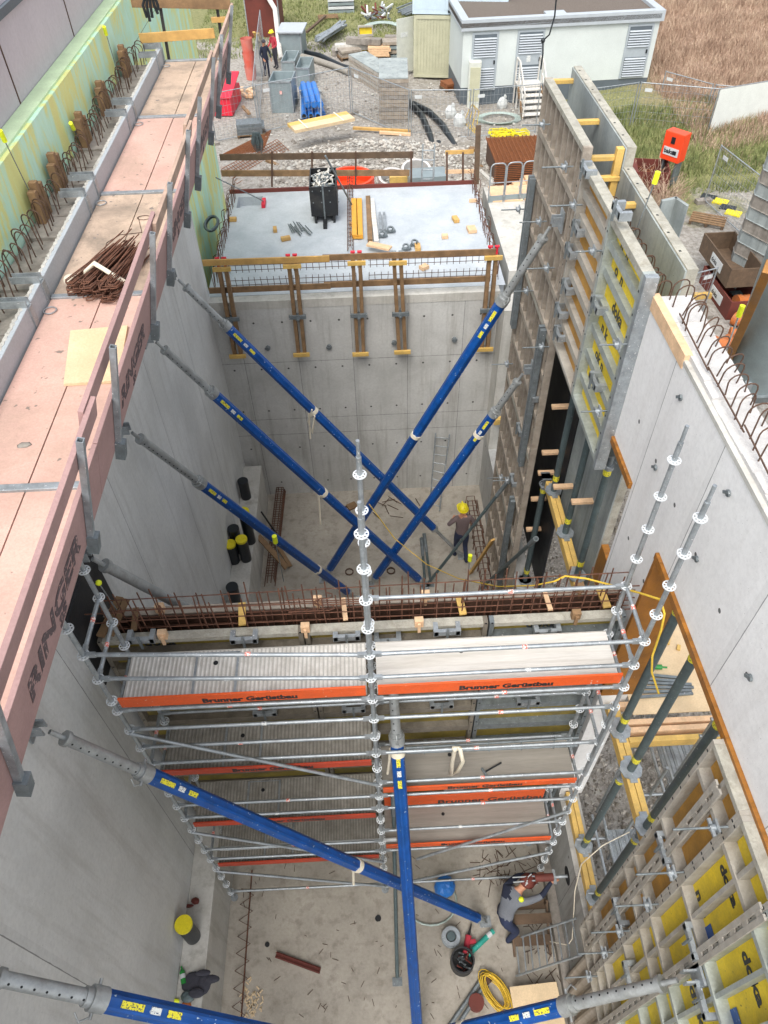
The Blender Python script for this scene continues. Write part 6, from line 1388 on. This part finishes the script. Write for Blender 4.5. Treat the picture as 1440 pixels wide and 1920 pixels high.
# ---- grass
def grass(name, n, fn, mt, label, h0, h1, seed, w=.02):
    r_ = random.Random(seed); b = MB(); vs = []; fs = []
    k = 0; tries = 0
    while k < n and tries < n * 8:
        tries += 1; q = fn(r_)
        if q is None: continue
        x, y = q; z = gz(x, y); k += 1; h = r_.uniform(h0, h1); a_ = r_.uniform(0, 2 * PI); lx, ly = r_.uniform(-.6, .6) * h, r_.uniform(-.6, .6) * h; ww = w * r_.uniform(.7, 1.6)
        o = len(vs); vs += [(x - math.cos(a_) * ww, y - math.sin(a_) * ww, z - .02), (x + math.cos(a_) * ww, y + math.sin(a_) * ww, z - .02), (x + lx, y + ly, z + h)]; fs.append((o, o + 1, o + 2))
    me = bpy.data.meshes.new(name); me.from_pydata(vs, [], fs); me.materials.append(m[mt]); o = bpy.data.objects.new(name, me); COL.objects.link(o); return stuff(o, label, 'grass')
def clump(r_, x0, x1, y0, y1, f=.5):
    x, y = r_.uniform(x0, x1), r_.uniform(y0, y1)
    v = math.sin(x * 1.1 + 2.3 * math.sin(y * .7)) * math.sin(y * .9 + 1.7 * math.sin(x * .8)); return (x, y) if v > r_.uniform(-1, f) - .3 else None
grass('dry_meadow', 110000, lambda r_: clump(r_, 14.0, 30, 30, 58), 'g_straw', 'tall dry reddish meadow grass on the slope at top right', .15, .5, 21, .016)
grass('verge_grass', 11000, lambda r_: clump(r_, 10.2, 17, 27, 35) , 'g_green', 'green and yellow weeds between the kiosk and the skip', .1, .38, 22, .02)
grass('yard_grass', 14000, lambda r_: clump(r_, -9, 7, 45, 62), 'g_green', 'rough short grass at the top edge of the yard', .05, .2, 23, .03)
b = MB(); r_ = random.Random(31)
for k in range(40): 
    c = V((r_.uniform(10.0, 11.6), r_.uniform(24.5, 28), G))
    for j in range(9): d_ = V((r_.uniform(-.5, .5), r_.uniform(-.5, .5), r_.uniform(.5, 1.3))); b.path([c, c + d_ * .6, c + d_ + V((d_.x * .3, d_.y * .3, -.1))], .008, 3)
stuff(b.build('tall_weeds', 'g_straw'), 'tall bare weed stalks behind the outer forms', 'weeds')
# ================================================================ PIT FLOOR OBJECTS
def fp(px, py, dz=0): return P(px, py, z=dz)
# near pit
t = thing('bottle', 'green plastic bottle lying on the near ledge', 'bottle', tuple(fp(342, 1830, 1.6)))
A, B = P(345, 1845, z=1.65), P(340, 1812, z=1.65); MB().tube(A, A.lerp(B, .7), .045, 14).tube(A.lerp(B, .7), A.lerp(B, .88), .045, 14, .016).tube(A.lerp(B, .88), B, .016, 10).build('bottle_body', 'bottle', t); MB().tube(A.lerp(B, .3), A.lerp(B, .55), .046, 14).build('label', 'white', t)
c = P(375, 1845, z=1.62); b = MB()
for i, (dx, dy, s, sc_) in enumerate(((-.1, .02, .2, (1, .8, .22)), (.08, .0, .16, (.7, 1.0, .3)), (.2, .05, .13, (1, .5, .3)), (.05, .14, .1, (1.3, .5, .3)), (-.02, -.14, .12, (1.1, .6, .25)))): b.ball(c + V((dx, dy, .02 + .02 * i)), s, 12, sc_, .07, rr)
tag(b.build('jacket', 'cloth_dk'), 'dark grey jacket dropped on the near ledge', 'jacket')
c = P(352, 1868, z=1.65); b = MB(); b.ball(c, .12, 10, (1, .8, .5), .1, rr); b.cur = 1; b.ball(c + V((-.02, -.13, -.01)), .09, 8, (1, .8, .5), .1, rr); b.cur = 2; b.ball(c + V((-.2, -.06, 0)), .07, 8, (1.2, .6, .5), .05, rr); tag(b.build('gloves', ['dkgreen', 'brick_o', 'neon']), 'blue and brown work gloves beside the green bottle', 'gloves')
A = P(366, 1690, z=1.63); b = MB(); b.ball(A, .07, 8, (1.2, .8, .4), .2, rr); b.ball(A + V((-.1, -.07, 0)), .06, 8, (1.4, .6, .4), .2, rr); tag(b.build('red_rag', 'rust_red'), 'dark red rag on the ledge behind the yellow lid', 'rag')
# short steel channel on the floor
A, B = fp(518, 1790, .05), fp(600, 1820, .05); t = thing('steel_channel', 'short brown steel channel lying on the near pit floor', 'channel', tuple(A)); MB().beam(A, B, .1, .05).beam(A + V((0, .03, .03)), B + V((0, .03, .03)), .012, .06).beam(A + V((0, -.04, .03)), B + V((0, -.04, .03)), .012, .06).build('channel', 'rust_red', t)
b = MB().tube(fp(709, 1722, .0), fp(709, 1722, .012), .06, 16); tag(b.build('floor_hole', 'dark_hole'), 'round black drill hole in the near floor, right one', 'hole'); b = MB().tube(fp(501, 1771, 0), fp(501, 1771, .012), .045, 16); tag(b.build('floor_hole', 'dark_hole'), 'round black drill hole in the near floor, left one', 'hole')
# zigzag bar along the left
b = MB(); y = 1.6; s = 1; pts = []
while y < 4.4: pts.append((-2.83 + .13 * s, y, .04 + .05 * (s > 0))); s = -s; y += .14
b.path(pts, .01, 4); b.tube((-2.78, 1.5, .03), (-2.78, 4.6, .03), .014, 5)
tag(b.build('zigzag_rebar', 'rust'), 'zigzag rebar spacer along the near ledge foot', 'rebar')
b = MB(); r2 = random.Random(4)
for i in range(60): q = fp(470 + r2.gauss(0, 9), 1880 + r2.gauss(0, 18), .01); b.rbox(q, (.02, .07, .01), r2.uniform(-1, 1))
tag(b.build('wood_chips', 'board_new'), 'scatter of pale wood chips on the near floor', 'chips')['kind'] = 'stuff'
b = MB()
for i in range(90): q = fp(r2.uniform(440, 1000), r2.uniform(1600, 1915), .008); a_ = r2.uniform(0, 6); l = r2.uniform(.04, .13); b.tube(q, q + V((math.cos(a_) * l, math.sin(a_) * l, .003)), .005, 4)
for i in range(60): q = fp(r2.uniform(900, 1010), r2.uniform(1600, 1660), .01); a_ = r2.uniform(0, 6); l = r2.uniform(.1, .35); b.tube(q, q + V((math.cos(a_) * l, math.sin(a_) * l, .02)), .007, 4)
for i in range(60): q = V((r2.uniform(2.5, 3.05), r2.uniform(1.3, 3.6), .02)); a_ = r2.uniform(0, 6); l = r2.uniform(.1, .3); b.tube(q, q + V((math.cos(a_) * l, math.sin(a_) * l, .02)), .007, 4)
tag(b.build('wire_bits', 'rust_dk'), 'scattered bits of wire and cut rebar on the near pit floor', 'debris')['kind'] = 'stuff'
# bucket with blue bag, hose
c = fp(833, 1668); t = thing('bucket', 'round tub filled with a crumpled blue bag', 'bucket', tuple(c)); MB().ball(c + V((0, 0, .22)), .21, 14, (1, 1, .8), .06, rr).build('blue_bag', 'blue_pipe', t); MB().tube(c, c + V((0, 0, .2)), .17, 20, .2).build('bucket_body', 'dkgreen', t)
b = MB(); cc = fp(808, 1690, .03); b.path([cc + V((math.cos(a_) * .5, math.sin(a_) * .42, .01)) for a_ in [PI * .9 + i * .3 for i in range(15)]], .02, 6)
tag(b.build('hose', 'hose'), 'pale hose curling round the blue bag tub', 'hose')
c = fp(845, 1760); t = thing('cable_reel', 'round pale cable reel on the near floor', 'cable reel', tuple(c)); MB().ring(c + V((0, 0, .1)), Z_, .18, .08, 24, .06).ring(c + V((0, 0, .2)), Z_, .17, .07, 24, .02).build('reel', 'galv', t); MB().tube(c, c + V((0, 0, .2)), .08, 14).build('reel_core', 'dkgreen', t)
c = fp(876, 1768, .1); t = thing('power_drill', 'red power drill lying by the cable reel', 'drill', tuple(c)); MB().tube(c + V((-.05, -.17, 0)), c + V((.04, .12, 0)), .06, 10).beam(c, c + V((.16, .02, 0)), .07, .08).build('drill_body', 'redj', t); MB().tube(c + V((.04, .12, 0)), c + V((.12, .32, 0)), .03, 8, .01).build('chuck', 'black_st', t)
A, B = fp(878, 1790, .12), fp(925, 1745, .12); t = thing('wrapped_tube', 'turquoise wrapped tube lying beside the red drill', 'tube', tuple(A)); MB().tube(A, B, .05, 12).build('tube', 'teal', t); MB().tube(A.lerp(B, .75), A.lerp(B, .9), .053, 12).build('label', 'white', t)
c = fp(866, 1806); t = thing('tool_basket', 'dark round basket of tools on the near floor', 'basket', tuple(c)); MB().ring(c + V((0, 0, .15)), Z_, .22, .03, 20, .3).tube(c, c + V((0, 0, .03)), .2, 20).build('basket', 'black_st', t); b = MB()
for i in range(14): q = c + V((rr.uniform(-.12, .12), rr.uniform(-.12, .12), .15)); b.cur = i % 2; b.tube(q, q + V((rr.uniform(-.15, .15), rr.uniform(-.15, .15), rr.uniform(.02, .2))), .015, 5)
b.build('tools', ['galv_dark', 'rust_red'], t)
for k, (a_, c_) in enumerate((((907, 1830), (835, 1935)), ((915, 1836), (850, 1935)))): A, B = fp(*a_, .08), fp(*c_, .05); t = thing('raking_prop', ['left', 'right'][k] + ' grey prop lying on the near floor beside the yellow rope', 'prop', tuple(A), 'props lying on the near floor'); MB().tube(A, B, .035, 10).build('tube', 'galv_dark', t); MB().tube(A + V((-.03, .04, 0)), A + V((.03, -.06, 0)), .06, 8).build('foot', 'rust_dk', t)
b = MB(); c = fp(928, 1862, .06)
for i in range(13):
    ox, oy, k_ = rr.uniform(-.06, .06), rr.uniform(-.05, .05), rr.uniform(.75, 1.05); b.path([c + V((k_ * (.13 * math.cos(a_) + .2 * math.sin(a_)) + ox, k_ * (-.3 * math.sin(a_) + .1 * math.cos(a_)) + oy, .012 * i)) for a_ in [j * PI / 9 for j in range(18)]], .009, 4, True)
tag(b.build('rope_coil', 'rope'), 'coil of yellow rope on the near floor', 'rope')
c = fp(893, 1880, .1); tag(MB().tube(c - V((0, 0, .1)), c + V((0, 0, .05)), .14, 16).build('drum', 'rust_red'), 'small dark red drum left of the yellow rope coil', 'drum')
tag(MB().obox(fp(1005, 1890, .3), V((1, .05, 0)).normalized(), V((-.05, 1, 0)).normalized(), Z_, -.4, .45, -.5, .35, 0, .02).build('plywood_board', 'board_new'), 'pale board on the near floor under the right blue strut', 'board')
# ladders
def ladder(A0, A1, B0, B1, n, label, r=.02, mt='galv'):
    t = thing('ladder', label, 'ladder', tuple(A0)); 
    MB().tube(A0, B0, r, 8).build('rail', mt, t); MB().tube(A1, B1, r, 8).build('rail', mt, t)
    for i in range(n): f = (i + .5) / n; MB().tube(A0.lerp(B0, f), A1.lerp(B1, f), r * .7, 6).build('rung', mt, t)
ladder(fp(962, 1762, .1), fp(968, 1830, .1), P(1080, 1722, x=3.15), P(1092, 1790, x=3.1), 9, 'aluminium ladder leaning on the right wall of the near pit')
ladder(fp(806, 950, .1), fp(824, 958, .1), P(817, 812, y=15.05), P(843, 814, y=15.05), 9, 'aluminium ladder leaning on the back wall of the far pit')
# small trestle
t = thing('step_trestle', 'low dark step trestle beside the crouching worker', 'trestle', tuple(fp(975, 1735)))
c = V((2.55, 3.35, 0))
for i in range(3): MB().box((2.25, 3.55 - i * .3, .3 + .25 * i - .5 * (i == 2)), (2.95, 3.72 - i * .3, .33 + .25 * i - .5 * (i == 2))).build('step', 'timber_dk', t)
for x in (2.25, 2.92): MB().beam((x, 2.85, 0), (x, 3.65, .55), .04, .05).beam((x, 3.68, 0), (x, 3.6, .6), .04, .05).build('side', 'timber_dk', t)
# far pit floor things
b = MB()
for (px0, py0), (px1, py1) in (((527, 920), (520, 1015)),):
    A, B = fp(px0, py0, .1), fp(px1 - 14, py1 + 85, .1)
    for i in range(40):
        f = i / 40; q = A.lerp(B, f)
        b.path([q + V((-.14, 0, 0)), q + V((-.1, .12, .2)), q + V((.1, .12, .2)), q + V((.14, 0, 0))], .012, 4)
    for s in (-.14, -.05, .05, .14): b.tube(A + V((s, 0, .02 + .15 * (abs(s) < .1))), B + V((s, 0, .02 + .15 * (abs(s) < .1))), .012, 4)
tag(b.build('spacer_cage', 'rust'), 'long rusty spacer cage lying along the left of the far pit floor', 'spacer cage')
b = MB()
for i in range(34):
    q = V((2.9 + rr.uniform(-.05, .05), 14.3 - i * .19, .05)); b.path([q + V((-.16, 0, 0)), q + V((-.12, .1, .22)), q + V((.1, .1, .22)), q + V((.14, 0, 0))], .012, 4)
for s in (-.14, 0, .14): b.tube((2.9 + s, 14.4, .1), (2.9 + s, 8, .1), .012, 4)
tag(b.build('spacer_cage', 'rust'), 'rusty spacer cage lying along the foot of the right wall of the far pit', 'spacer cage')
for k, (A, B, w) in enumerate(((fp(484, 1005, .9), fp(538, 1065, .2), .15), (fp(500, 990, .35), fp(545, 1062, .1), .1))): tag(MB().beam(A, B, w, .05).build('timber_plank', 'timber_old'), ['left', 'right'][k] + ' brown plank leaning from the back ledge', 'plank')
tag(MB().tube(fp(490, 960, 1.3), fp(520, 1003, .1), .025, 8).build('iron_bar', 'black_st'), 'black iron bar leaning from the back ledge', 'bar')
A, B = P(924, 1012, z=2.2), fp(882, 1075, .1); tag(MB().beam(A, B, .12, .05).build('timber_plank', 'timber'), 'brown plank leaning on the forms behind the worker with the yellow helmet', 'plank')
A, B = P(515, 1012, y=8.6), fp(528, 1110); t = thing('marker_rod', 'thin rod with neon cap rising over the cage at the left', 'rod', tuple(A)); A = P(516, 1014, z=5.0); MB().tube(A, P(532, 1090, z=2.5), .012, 6).build('rod', 'galv', t); MB().tube(A - V((0, 0, .05)), A + V((0, 0, .14)), .05, 8).build('cap', 'neon', t)
t = thing('marker_rod', 'thin rod with neon cap rising over the cage at the right', 'rod', tuple(P(881, 1046, z=3))); A = P(881, 1048, z=4.0); MB().tube(A, A - V((0, 0, 1.2)), .012, 6).build('rod', 'galv', t); MB().tube(A - V((0, 0, .05)), A + V((0, 0, .12)), .045, 8).build('cap', 'neon', t)
A = P(185, 1093, y=5.4); t = thing('marker_rod', 'thin rod with neon ball at the left end of the cage', 'rod', tuple(A)); MB().tube(A, A + V((.05, 0, -.6)), .008, 6).build('rod', 'galv', t); MB().ball(A, .04, 8).build('cap', 'neon', t)
b = MB()
for i in range(12): q = fp(730 + rr.uniform(-40, 60), 955 + rr.uniform(-20, 15), .02); a_ = rr.uniform(0, 6); b.tube(q, q + V((math.cos(a_) * .4, math.sin(a_) * .3, .02)), .012, 4)
for px, py in ((650, 955), (655, 1072), (733, 1070)): q = fp(px, py, .03); b.ring(q, Z_, .12, .03, 10, .03)
tag(b.build('wire_bits', 'rust_dk'), 'scattered bars and fittings on the far pit floor', 'debris')['kind'] = 'stuff'
c = fp(660, 950, .02); tag(MB().rbox(c, (.28, .22, .06), .5).build('timber_offcut', 'timber_old'), 'small plywood offcut on the far pit floor', 'offcut')
tag(MB().path([P(585, 768, y=11.9), P(578, 790, y=12), P(586, 812, y=12), P(590, 780, y=11.9)], .02, 5).build('strap', 'cream'), 'loose strap end hanging from the farthest strut', 'strap')

# ================================================================ PEOPLE
def person(label, J, bones, mats, loc, rz, scale=1.0, extras=None):
    """one continuous skin-grown body; colours assigned by nearest bone"""
    names = list(J); idx = {n: i for i, n in enumerate(names)}
    me = bpy.data.meshes.new('body'); me.from_pydata([J[n][0] for n in names], [(idx[a], idx[b_]) for a, b_, _ in bones], [])
    o = bpy.data.objects.new('body', me); COL.objects.link(o)
    sk = o.modifiers.new('skin', 'SKIN'); sk.use_smooth_shade = True
    for n, d in zip(names, me.skin_vertices[0].data): r_ = J[n][1]; d.radius = (r_, r_ * (J[n][2] if len(J[n]) > 2 else 1)); d.use_root = (n == 'pelvis')
    ss = o.modifiers.new('sub', 'SUBSURF'); ss.levels = 2; ss.render_levels = 2
    dg = bpy.context.evaluated_depsgraph_get(); me2 = bpy.data.meshes.new_from_object(o.evaluated_get(dg)); bpy.data.objects.remove(o)
    me2.materials.clear(); ml = sorted(set(b_[2] for b_ in bones))
    for q in ml: me2.materials.append(m[q])
    segs = [(V(J[a][0]), V(J[b_][0]), ml.index(c)) for a, b_, c in bones]
    for p in me2.polygons:
        c = p.center; best = (9, 0)
        for a, b_, k in segs:
            d_ = b_ - a; f = max(0, min(1, (c - a).dot(d_) / max(d_.length_squared, 1e-9))); dd = (a + d_ * f - c).length
            if dd < best[0]: best = (dd, k)
        p.material_index = best[1]; p.use_smooth = True
    t = thing('person', label, 'person', loc, None, rz if rz else 1e-6); t.scale = (scale,) * 3
    ob = bpy.data.objects.new('body', me2); COL.objects.link(ob); ob.parent = t
    return t
def hand(J, bones, side, wrist, d, palmn, curl=.5, mt='skin'):
    """palm + four fingers + thumb from a wrist point"""
    w = V(J[wrist][0]); d = V(d).normalized(); n = V(palmn).normalized(); s = d.cross(n).normalized()
    pk = side + 'palm'; J[pk] = (w + d * .07, .028, .6); bones.append((wrist, pk, mt))
    for i, (off, ln) in enumerate(((-.03, .07), (-.01, .08), (.01, .076), (.03, .06))):
        a = w + d * .1 + s * off; k1, k2, k3 = side + 'f%da' % i, side + 'f%db' % i, side + 'f%dc' % i
        J[k1] = (a, .011); J[k2] = (a + d * ln * .5 + n * ln * .3 * curl, .009); J[k3] = (a + d * ln * (.5 + .4 * (1 - curl)) + n * ln * (.3 + .6) * curl, .0075)
        bones += [(pk, k1, mt), (k1, k2, mt), (k2, k3, mt)]
    a = w + d * .04 - s * .04; J[side + 't1'] = (a, .012); J[side + 't2'] = (a + d * .04 - s * .025 + n * .02, .009); bones += [(pk, side + 't1', mt), (side + 't1', side + 't2', mt)]
def base(top, legs, lean=0, arms=None, shoes='black', head_dir=0, feet=None, bend=None):
    J = {'pelvis': ((0, 0, .95), .15, .75)}
    sp = V((0, math.sin(lean), math.cos(lean)))
    pz = V((0, 0, .95)) if not bend else V(bend)
    J['pelvis'] = (tuple(pz), .15, .78)
    q = lambda l: tuple(pz + sp * l)
    J['waist'] = (q(.17), .135, .75); J['chest'] = (q(.38), .165, .72); J['neckb'] = (q(.53), .07); J['neck'] = (q(.6), .055); 
    hd = pz + sp * .7 + V((0, .03 + head_dir, 0)); J['head'] = (tuple(hd), .088, 1.1); J['crown'] = (tuple(hd + (sp * .7 + V((0, head_dir * 3, .3))).normalized() * .1), .075)
    b = [('pelvis', 'waist', top), ('waist', 'chest', top), ('chest', 'neckb', top), ('neckb', 'neck', 'skin'), ('neck', 'head', 'skin'), ('head', 'crown', 'skin')]
    for s, nme in ((-1, 'l'), (1, 'r')):
        sh = V(q(.49)) + V((s * .17, 0, 0)); J[nme + 'sh'] = (tuple(sh), .068); a = arms[nme]
        J[nme + 'el'] = (tuple(V(a[0])), .05); J[nme + 'wr'] = (tuple(V(a[1])), .032)
        b += [('chest', nme + 'sh', top), (nme + 'sh', nme + 'el', top), (nme + 'el', nme + 'wr', top)]
        f = feet[nme]; hip = pz + V((s * .1, 0, -.06)); J[nme + 'hip'] = (tuple(hip), .1); J[nme + 'kn'] = (tuple(V(f[0])), .065); J[nme + 'an'] = (tuple(V(f[1])), .045); an = V(f[1]); J[nme + 'toe'] = (tuple(an + V(f[2]) * .17 - V((0, 0, .04))), .035); 
        b += [('pelvis', nme + 'hip', legs), (nme + 'hip', nme + 'kn', legs), (nme + 'kn', nme + 'an', legs), (nme + 'an', nme + 'toe', shoes)]
    return J, b, hd
def face(t, hd, fwd=(0, 1, 0), up=(0, 0, 1)):
    hd = V(hd); fwd = V(fwd); up = V(up); sd = fwd.cross(up); b = MB()
    for s in (-1, 1): b.ball(hd + fwd * .085 + sd * .032 * s + up * .02, .011, 8)
    b.build('eyes', 'black', t, origin=(0, 0, 0)); MB().ball(hd + fwd * .1 - up * .005, .016, 8, (.7, 1, 1.2)).ball(hd + sd * .09, .022, 8, (.4, .8, 1.2)).ball(hd - sd * .09, .022, 8, (.4, .8, 1.2)).build('nose_and_ears', 'skin', t, origin=(0, 0, 0)); MB().ball(hd + fwd * .088 - up * .045, .02, 8, (1, .4, .3)).build('mouth', 'redj', t, origin=(0, 0, 0))
def helmet(t, hd, mt, up=(0, 0, 1), fwd=(0, 1, 0)):
    hd = V(hd); up = V(up).normalized(); fwd = V(fwd).normalized(); sd = fwd.cross(up).normalized(); b = MB(); n = 18; vs = []
    for i in range(7):
        th = PI / 2 * i / 6
        for j in range(n): ph = 2 * PI * j / n; vs.append(hd + up * (.03 + .13 * math.sin(th)) + (sd * math.cos(ph) * .118 + fwd * math.sin(ph) * .14) * math.cos(th))
    b.add(vs, [(i * n + j, i * n + (j + 1) % n, (i + 1) * n + (j + 1) % n, (i + 1) * n + j) for i in range(6) for j in range(n)], True)
    br = []
    for j in range(n): ph = 2 * PI * j / n; k = 1.12 + (.22 if math.sin(ph) > .4 else 0); br.append(hd + up * .035 + sd * math.cos(ph) * .118 * k + fwd * math.sin(ph) * .14 * k)
    b.add(vs[:n] + br, [(j, (j + 1) % n, n + (j + 1) % n, n + j) for j in range(n)], True); b.obox(hd + up * .155, fwd, sd, up, -.11, .11, -.015, .015, -.0, .012)
    b.build('helmet', mt, t, origin=(0, 0, 0))
def hair(t, hd, mt='cloth_dk'):
    MB().ball(V(hd) + V((0, -.015, .05)), .105, 14, (1, 1.1, .9)).build('hair', mt, t, origin=(0, 0, 0))
# far pit worker: walks away from the camera, left elbow out
J, bn, hd = base('brownsw', 'jeans', .08, {'l': ((-.34, .02, 1.27), (-.2, .22, 1.22)), 'r': ((.32, -.02, 1.18), (.3, .2, 1.0))}, 'black', .02, {'l': ((-.1, .08, .52), (-.12, .05, .08), (0, 1, 0)), 'r': ((.1, .0, .5), (.1, -.25, .13), (0, 1, 0))})
hand(J, bn, 'l', 'lwr', (.6, .6, .1), (0, .3, -1)); hand(J, bn, 'r', 'rwr', (0, .6, -.6), (-1, 0, 0))
t = person('worker in yellow helmet and brown grey sweatshirt walking away in the far pit', J, bn, 0, tuple(fp(862, 1046)), .12, 1.12); helmet(t, hd, 'yel'); face(t, hd)
# near pit worker: bent beside the trestle, right arm stretched to the wall
J = {'pelvis': ((-.1, -.08, .78), .15, .85), 'waist': ((-.08, .0, .95), .145, .8), 'chest': ((.02, .1, 1.13), .17, .8), 'neckb': ((.14, .17, 1.22), .08), 'neck': ((.19, .2, 1.26), .058), 'head': ((.28, .24, 1.3), .09, 1.1), 'crown': ((.35, .28, 1.35), .075),
     'rsh': ((.2, -.02, 1.2), .072), 'rel': ((.5, .02, 1.22), .055), 'rwr': ((.72, .2, 1.3), .035), 'lsh': ((-.03, .3, 1.16), .07), 'lel': ((.22, .45, 1.05), .05), 'lwr': ((.52, .38, 1.2), .035),
     'lhip': ((-.15, .04, .74), .1), 'lkn': ((.0, .2, .45), .07), 'lan': ((-.12, .12, .08), .045), 'ltoe': ((.05, .16, .04), .036), 'rhip': ((-.12, -.2, .74), .1), 'rkn': ((.08, -.28, .46), .07), 'ran': ((-.08, -.34, .08), .045), 'rtoe': ((.1, -.34, .04), .036)}
bn = [('pelvis', 'waist', 'greyjk'), ('waist', 'chest', 'greyjk'), ('chest', 'neckb', 'greyjk'), ('neckb', 'neck', 'skin'), ('neck', 'head', 'skin'), ('head', 'crown', 'skin'), ('chest', 'rsh', 'greyjk'), ('rsh', 'rel', 'greyjk'), ('rel', 'rwr', 'navy'), ('chest', 'lsh', 'navy'), ('lsh', 'lel', 'navy'), ('lel', 'lwr', 'navy'), ('pelvis', 'lhip', 'jeans'), ('lhip', 'lkn', 'jeans'), ('lkn', 'lan', 'jeans'), ('lan', 'ltoe', 'black'), ('pelvis', 'rhip', 'jeans'), ('rhip', 'rkn', 'jeans'), ('rkn', 'ran', 'jeans'), ('ran', 'rtoe', 'black')]
hand(J, bn, 'r', 'rwr', (.9, .25, .1), (0, .3, -1)); hand(J, bn, 'l', 'lwr', (1, 0, .1), (0, -.6, -.8))
base_p = V((2.18, 3.45, 0))
t = person('worker in grey jacket and dark red helmet bending beside the near right wall', J, bn, 0, tuple(base_p), .1, 1.05)
helmet(t, (.29, .25, 1.31), 'rust_red', (.5, .3, .8), (.8, .5, -.5)); face(t, (.28, .24, 1.3), V((.75, .5, -.4)).normalized(), V((.4, .25, .88)).normalized())
b = MB().ball((.14, .02, 1.27), .05, 8, (1, 1, .6)); b.build('neon_tag', 'neon', t, origin=(0, 0, 0)); b = MB()
for k in range(5): b.obox(V((.27 + .02 * k, .2 + .03 * k, 1.44)), V((.8, .5, -.3)).normalized(), V((-.5, .8, 0)).normalized(), Z_, -.05, .05, -.008, .008, 0, .01)
b.build('cap_stripes', 'white', t, origin=(0, 0, 0))
tt = thing('drilling_machine', 'hand held drilling machine pressed against the low wall by the worker', 'drilling machine', (2.95, 3.8, 1.3))
c = V((2.95, 3.78, 1.5)); MB().tube(c - V((.35, .0, 0)), c - V((.02, 0, 0)), .07, 12).beam(c - V((.3, 0, .05)), c - V((.3, 0, .25)), .05, .06).build('motor', 'rust_red', tt); MB().tube(c - V((.75, .05, .0)), c - V((.3, .04, .0)), .014, 6).tube(c - V((.75, -.03, .0)), c - V((.3, -.03, .0)), .014, 6).beam(c + V((0, -.12, 0)), c + V((0, .12, 0)), .05, .05).tube(c, c + V((.24, 0, 0)), .03, 8).build('guide_rods', 'galv', tt)
# two men in the yard
J, bn, hd = base('navy', 'navy', .02, {'l': ((-.27, .03, 1.15), (-.28, .1, .92)), 'r': ((.27, .05, 1.15), (.22, .22, 1.0))}, 'black', .02, {'l': ((-.1, .03, .5), (-.1, 0, .08), (0, 1, 0)), 'r': ((.1, .06, .5), (.12, -.02, .08), (.2, 1, 0))})
hand(J, bn, 'l', 'lwr', (0, .2, -1), (1, 0, 0)); hand(J, bn, 'r', 'rwr', (-.3, .5, -.6), (-.5, 0, -.5))
t = person('bareheaded man in dark navy clothes standing beside the crates', J, bn, 0, tuple(gp(502, 147)), -2.6, .98); hair(t, hd); face(t, hd)
MB().beam((-.13, .09, .85), (-.13, .1, .2), .015, .008).beam((.13, .1, .85), (.14, .09, .2), .015, .008).build('trouser_stripes', 'white', t, origin=(0, 0, 0))
J, bn, hd = base('redj', 'cloth_dk', .05, {'l': ((-.28, .05, 1.15), (-.2, .28, 1.05)), 'r': ((.28, .05, 1.15), (.2, .28, 1.02))}, 'black', .02, {'l': ((-.1, .04, .5), (-.12, 0, .08), (0, 1, 0)), 'r': ((.1, .02, .5), (.12, -.05, .08), (0, 1, 0))})
hand(J, bn, 'l', 'lwr', (.3, .8, 0), (0, 0, -1)); hand(J, bn, 'r', 'rwr', (-.3, .8, 0), (0, 0, -1))
t = person('man in red jacket and yellow helmet standing behind the navy dressed man', J, bn, 0, tuple(gp(519, 128)), 2.3, .98); helmet(t, hd, 'yel'); face(t, hd)

# ================================================================ LIGHT
w = bpy.data.worlds.new('World'); S.world = w; w.use_nodes = True
nt = w.node_tree; bg = nt.nodes['Background']; sky = nt.nodes.new('ShaderNodeTexSky'); sky.sky_type = 'NISHITA'; sky.sun_disc = False
EL, AZ = math.radians(58), math.radians(200)
sky.sun_elevation = EL; sky.sun_rotation = AZ; sky.air_density = 1.0; sky.dust_density = 3.5; sky.ozone_density = 1.0
hs = nt.nodes.new('ShaderNodeHueSaturation'); hs.inputs['Saturation'].default_value = .3; nt.links.new(sky.outputs[0], hs.inputs['Color']); nt.links.new(hs.outputs[0], bg.inputs[0]); bg.inputs[1].default_value = .15
sl = bpy.data.lights.new('sun', 'SUN'); sl.energy = .8; sl.angle = math.radians(35); sl.color = (1, .95, .88)
so = bpy.data.objects.new('sun', sl); COL.objects.link(so)
sd_ = V((math.sin(AZ) * math.cos(EL), math.cos(AZ) * math.cos(EL), math.sin(EL))); so.rotation_euler = sd_.to_track_quat('Z', 'Y').to_euler(); so.location = (0, 0, 60)
S.view_settings.view_transform = 'Standard'; S.view_settings.look = 'None'; S.view_settings.exposure = 1.15; S.view_settings.gamma = 1
S.cycles.max_bounces = 6; S.cycles.diffuse_bounces = 4
for o in bpy.data.objects:
    if '_w' in o: del o['_w']
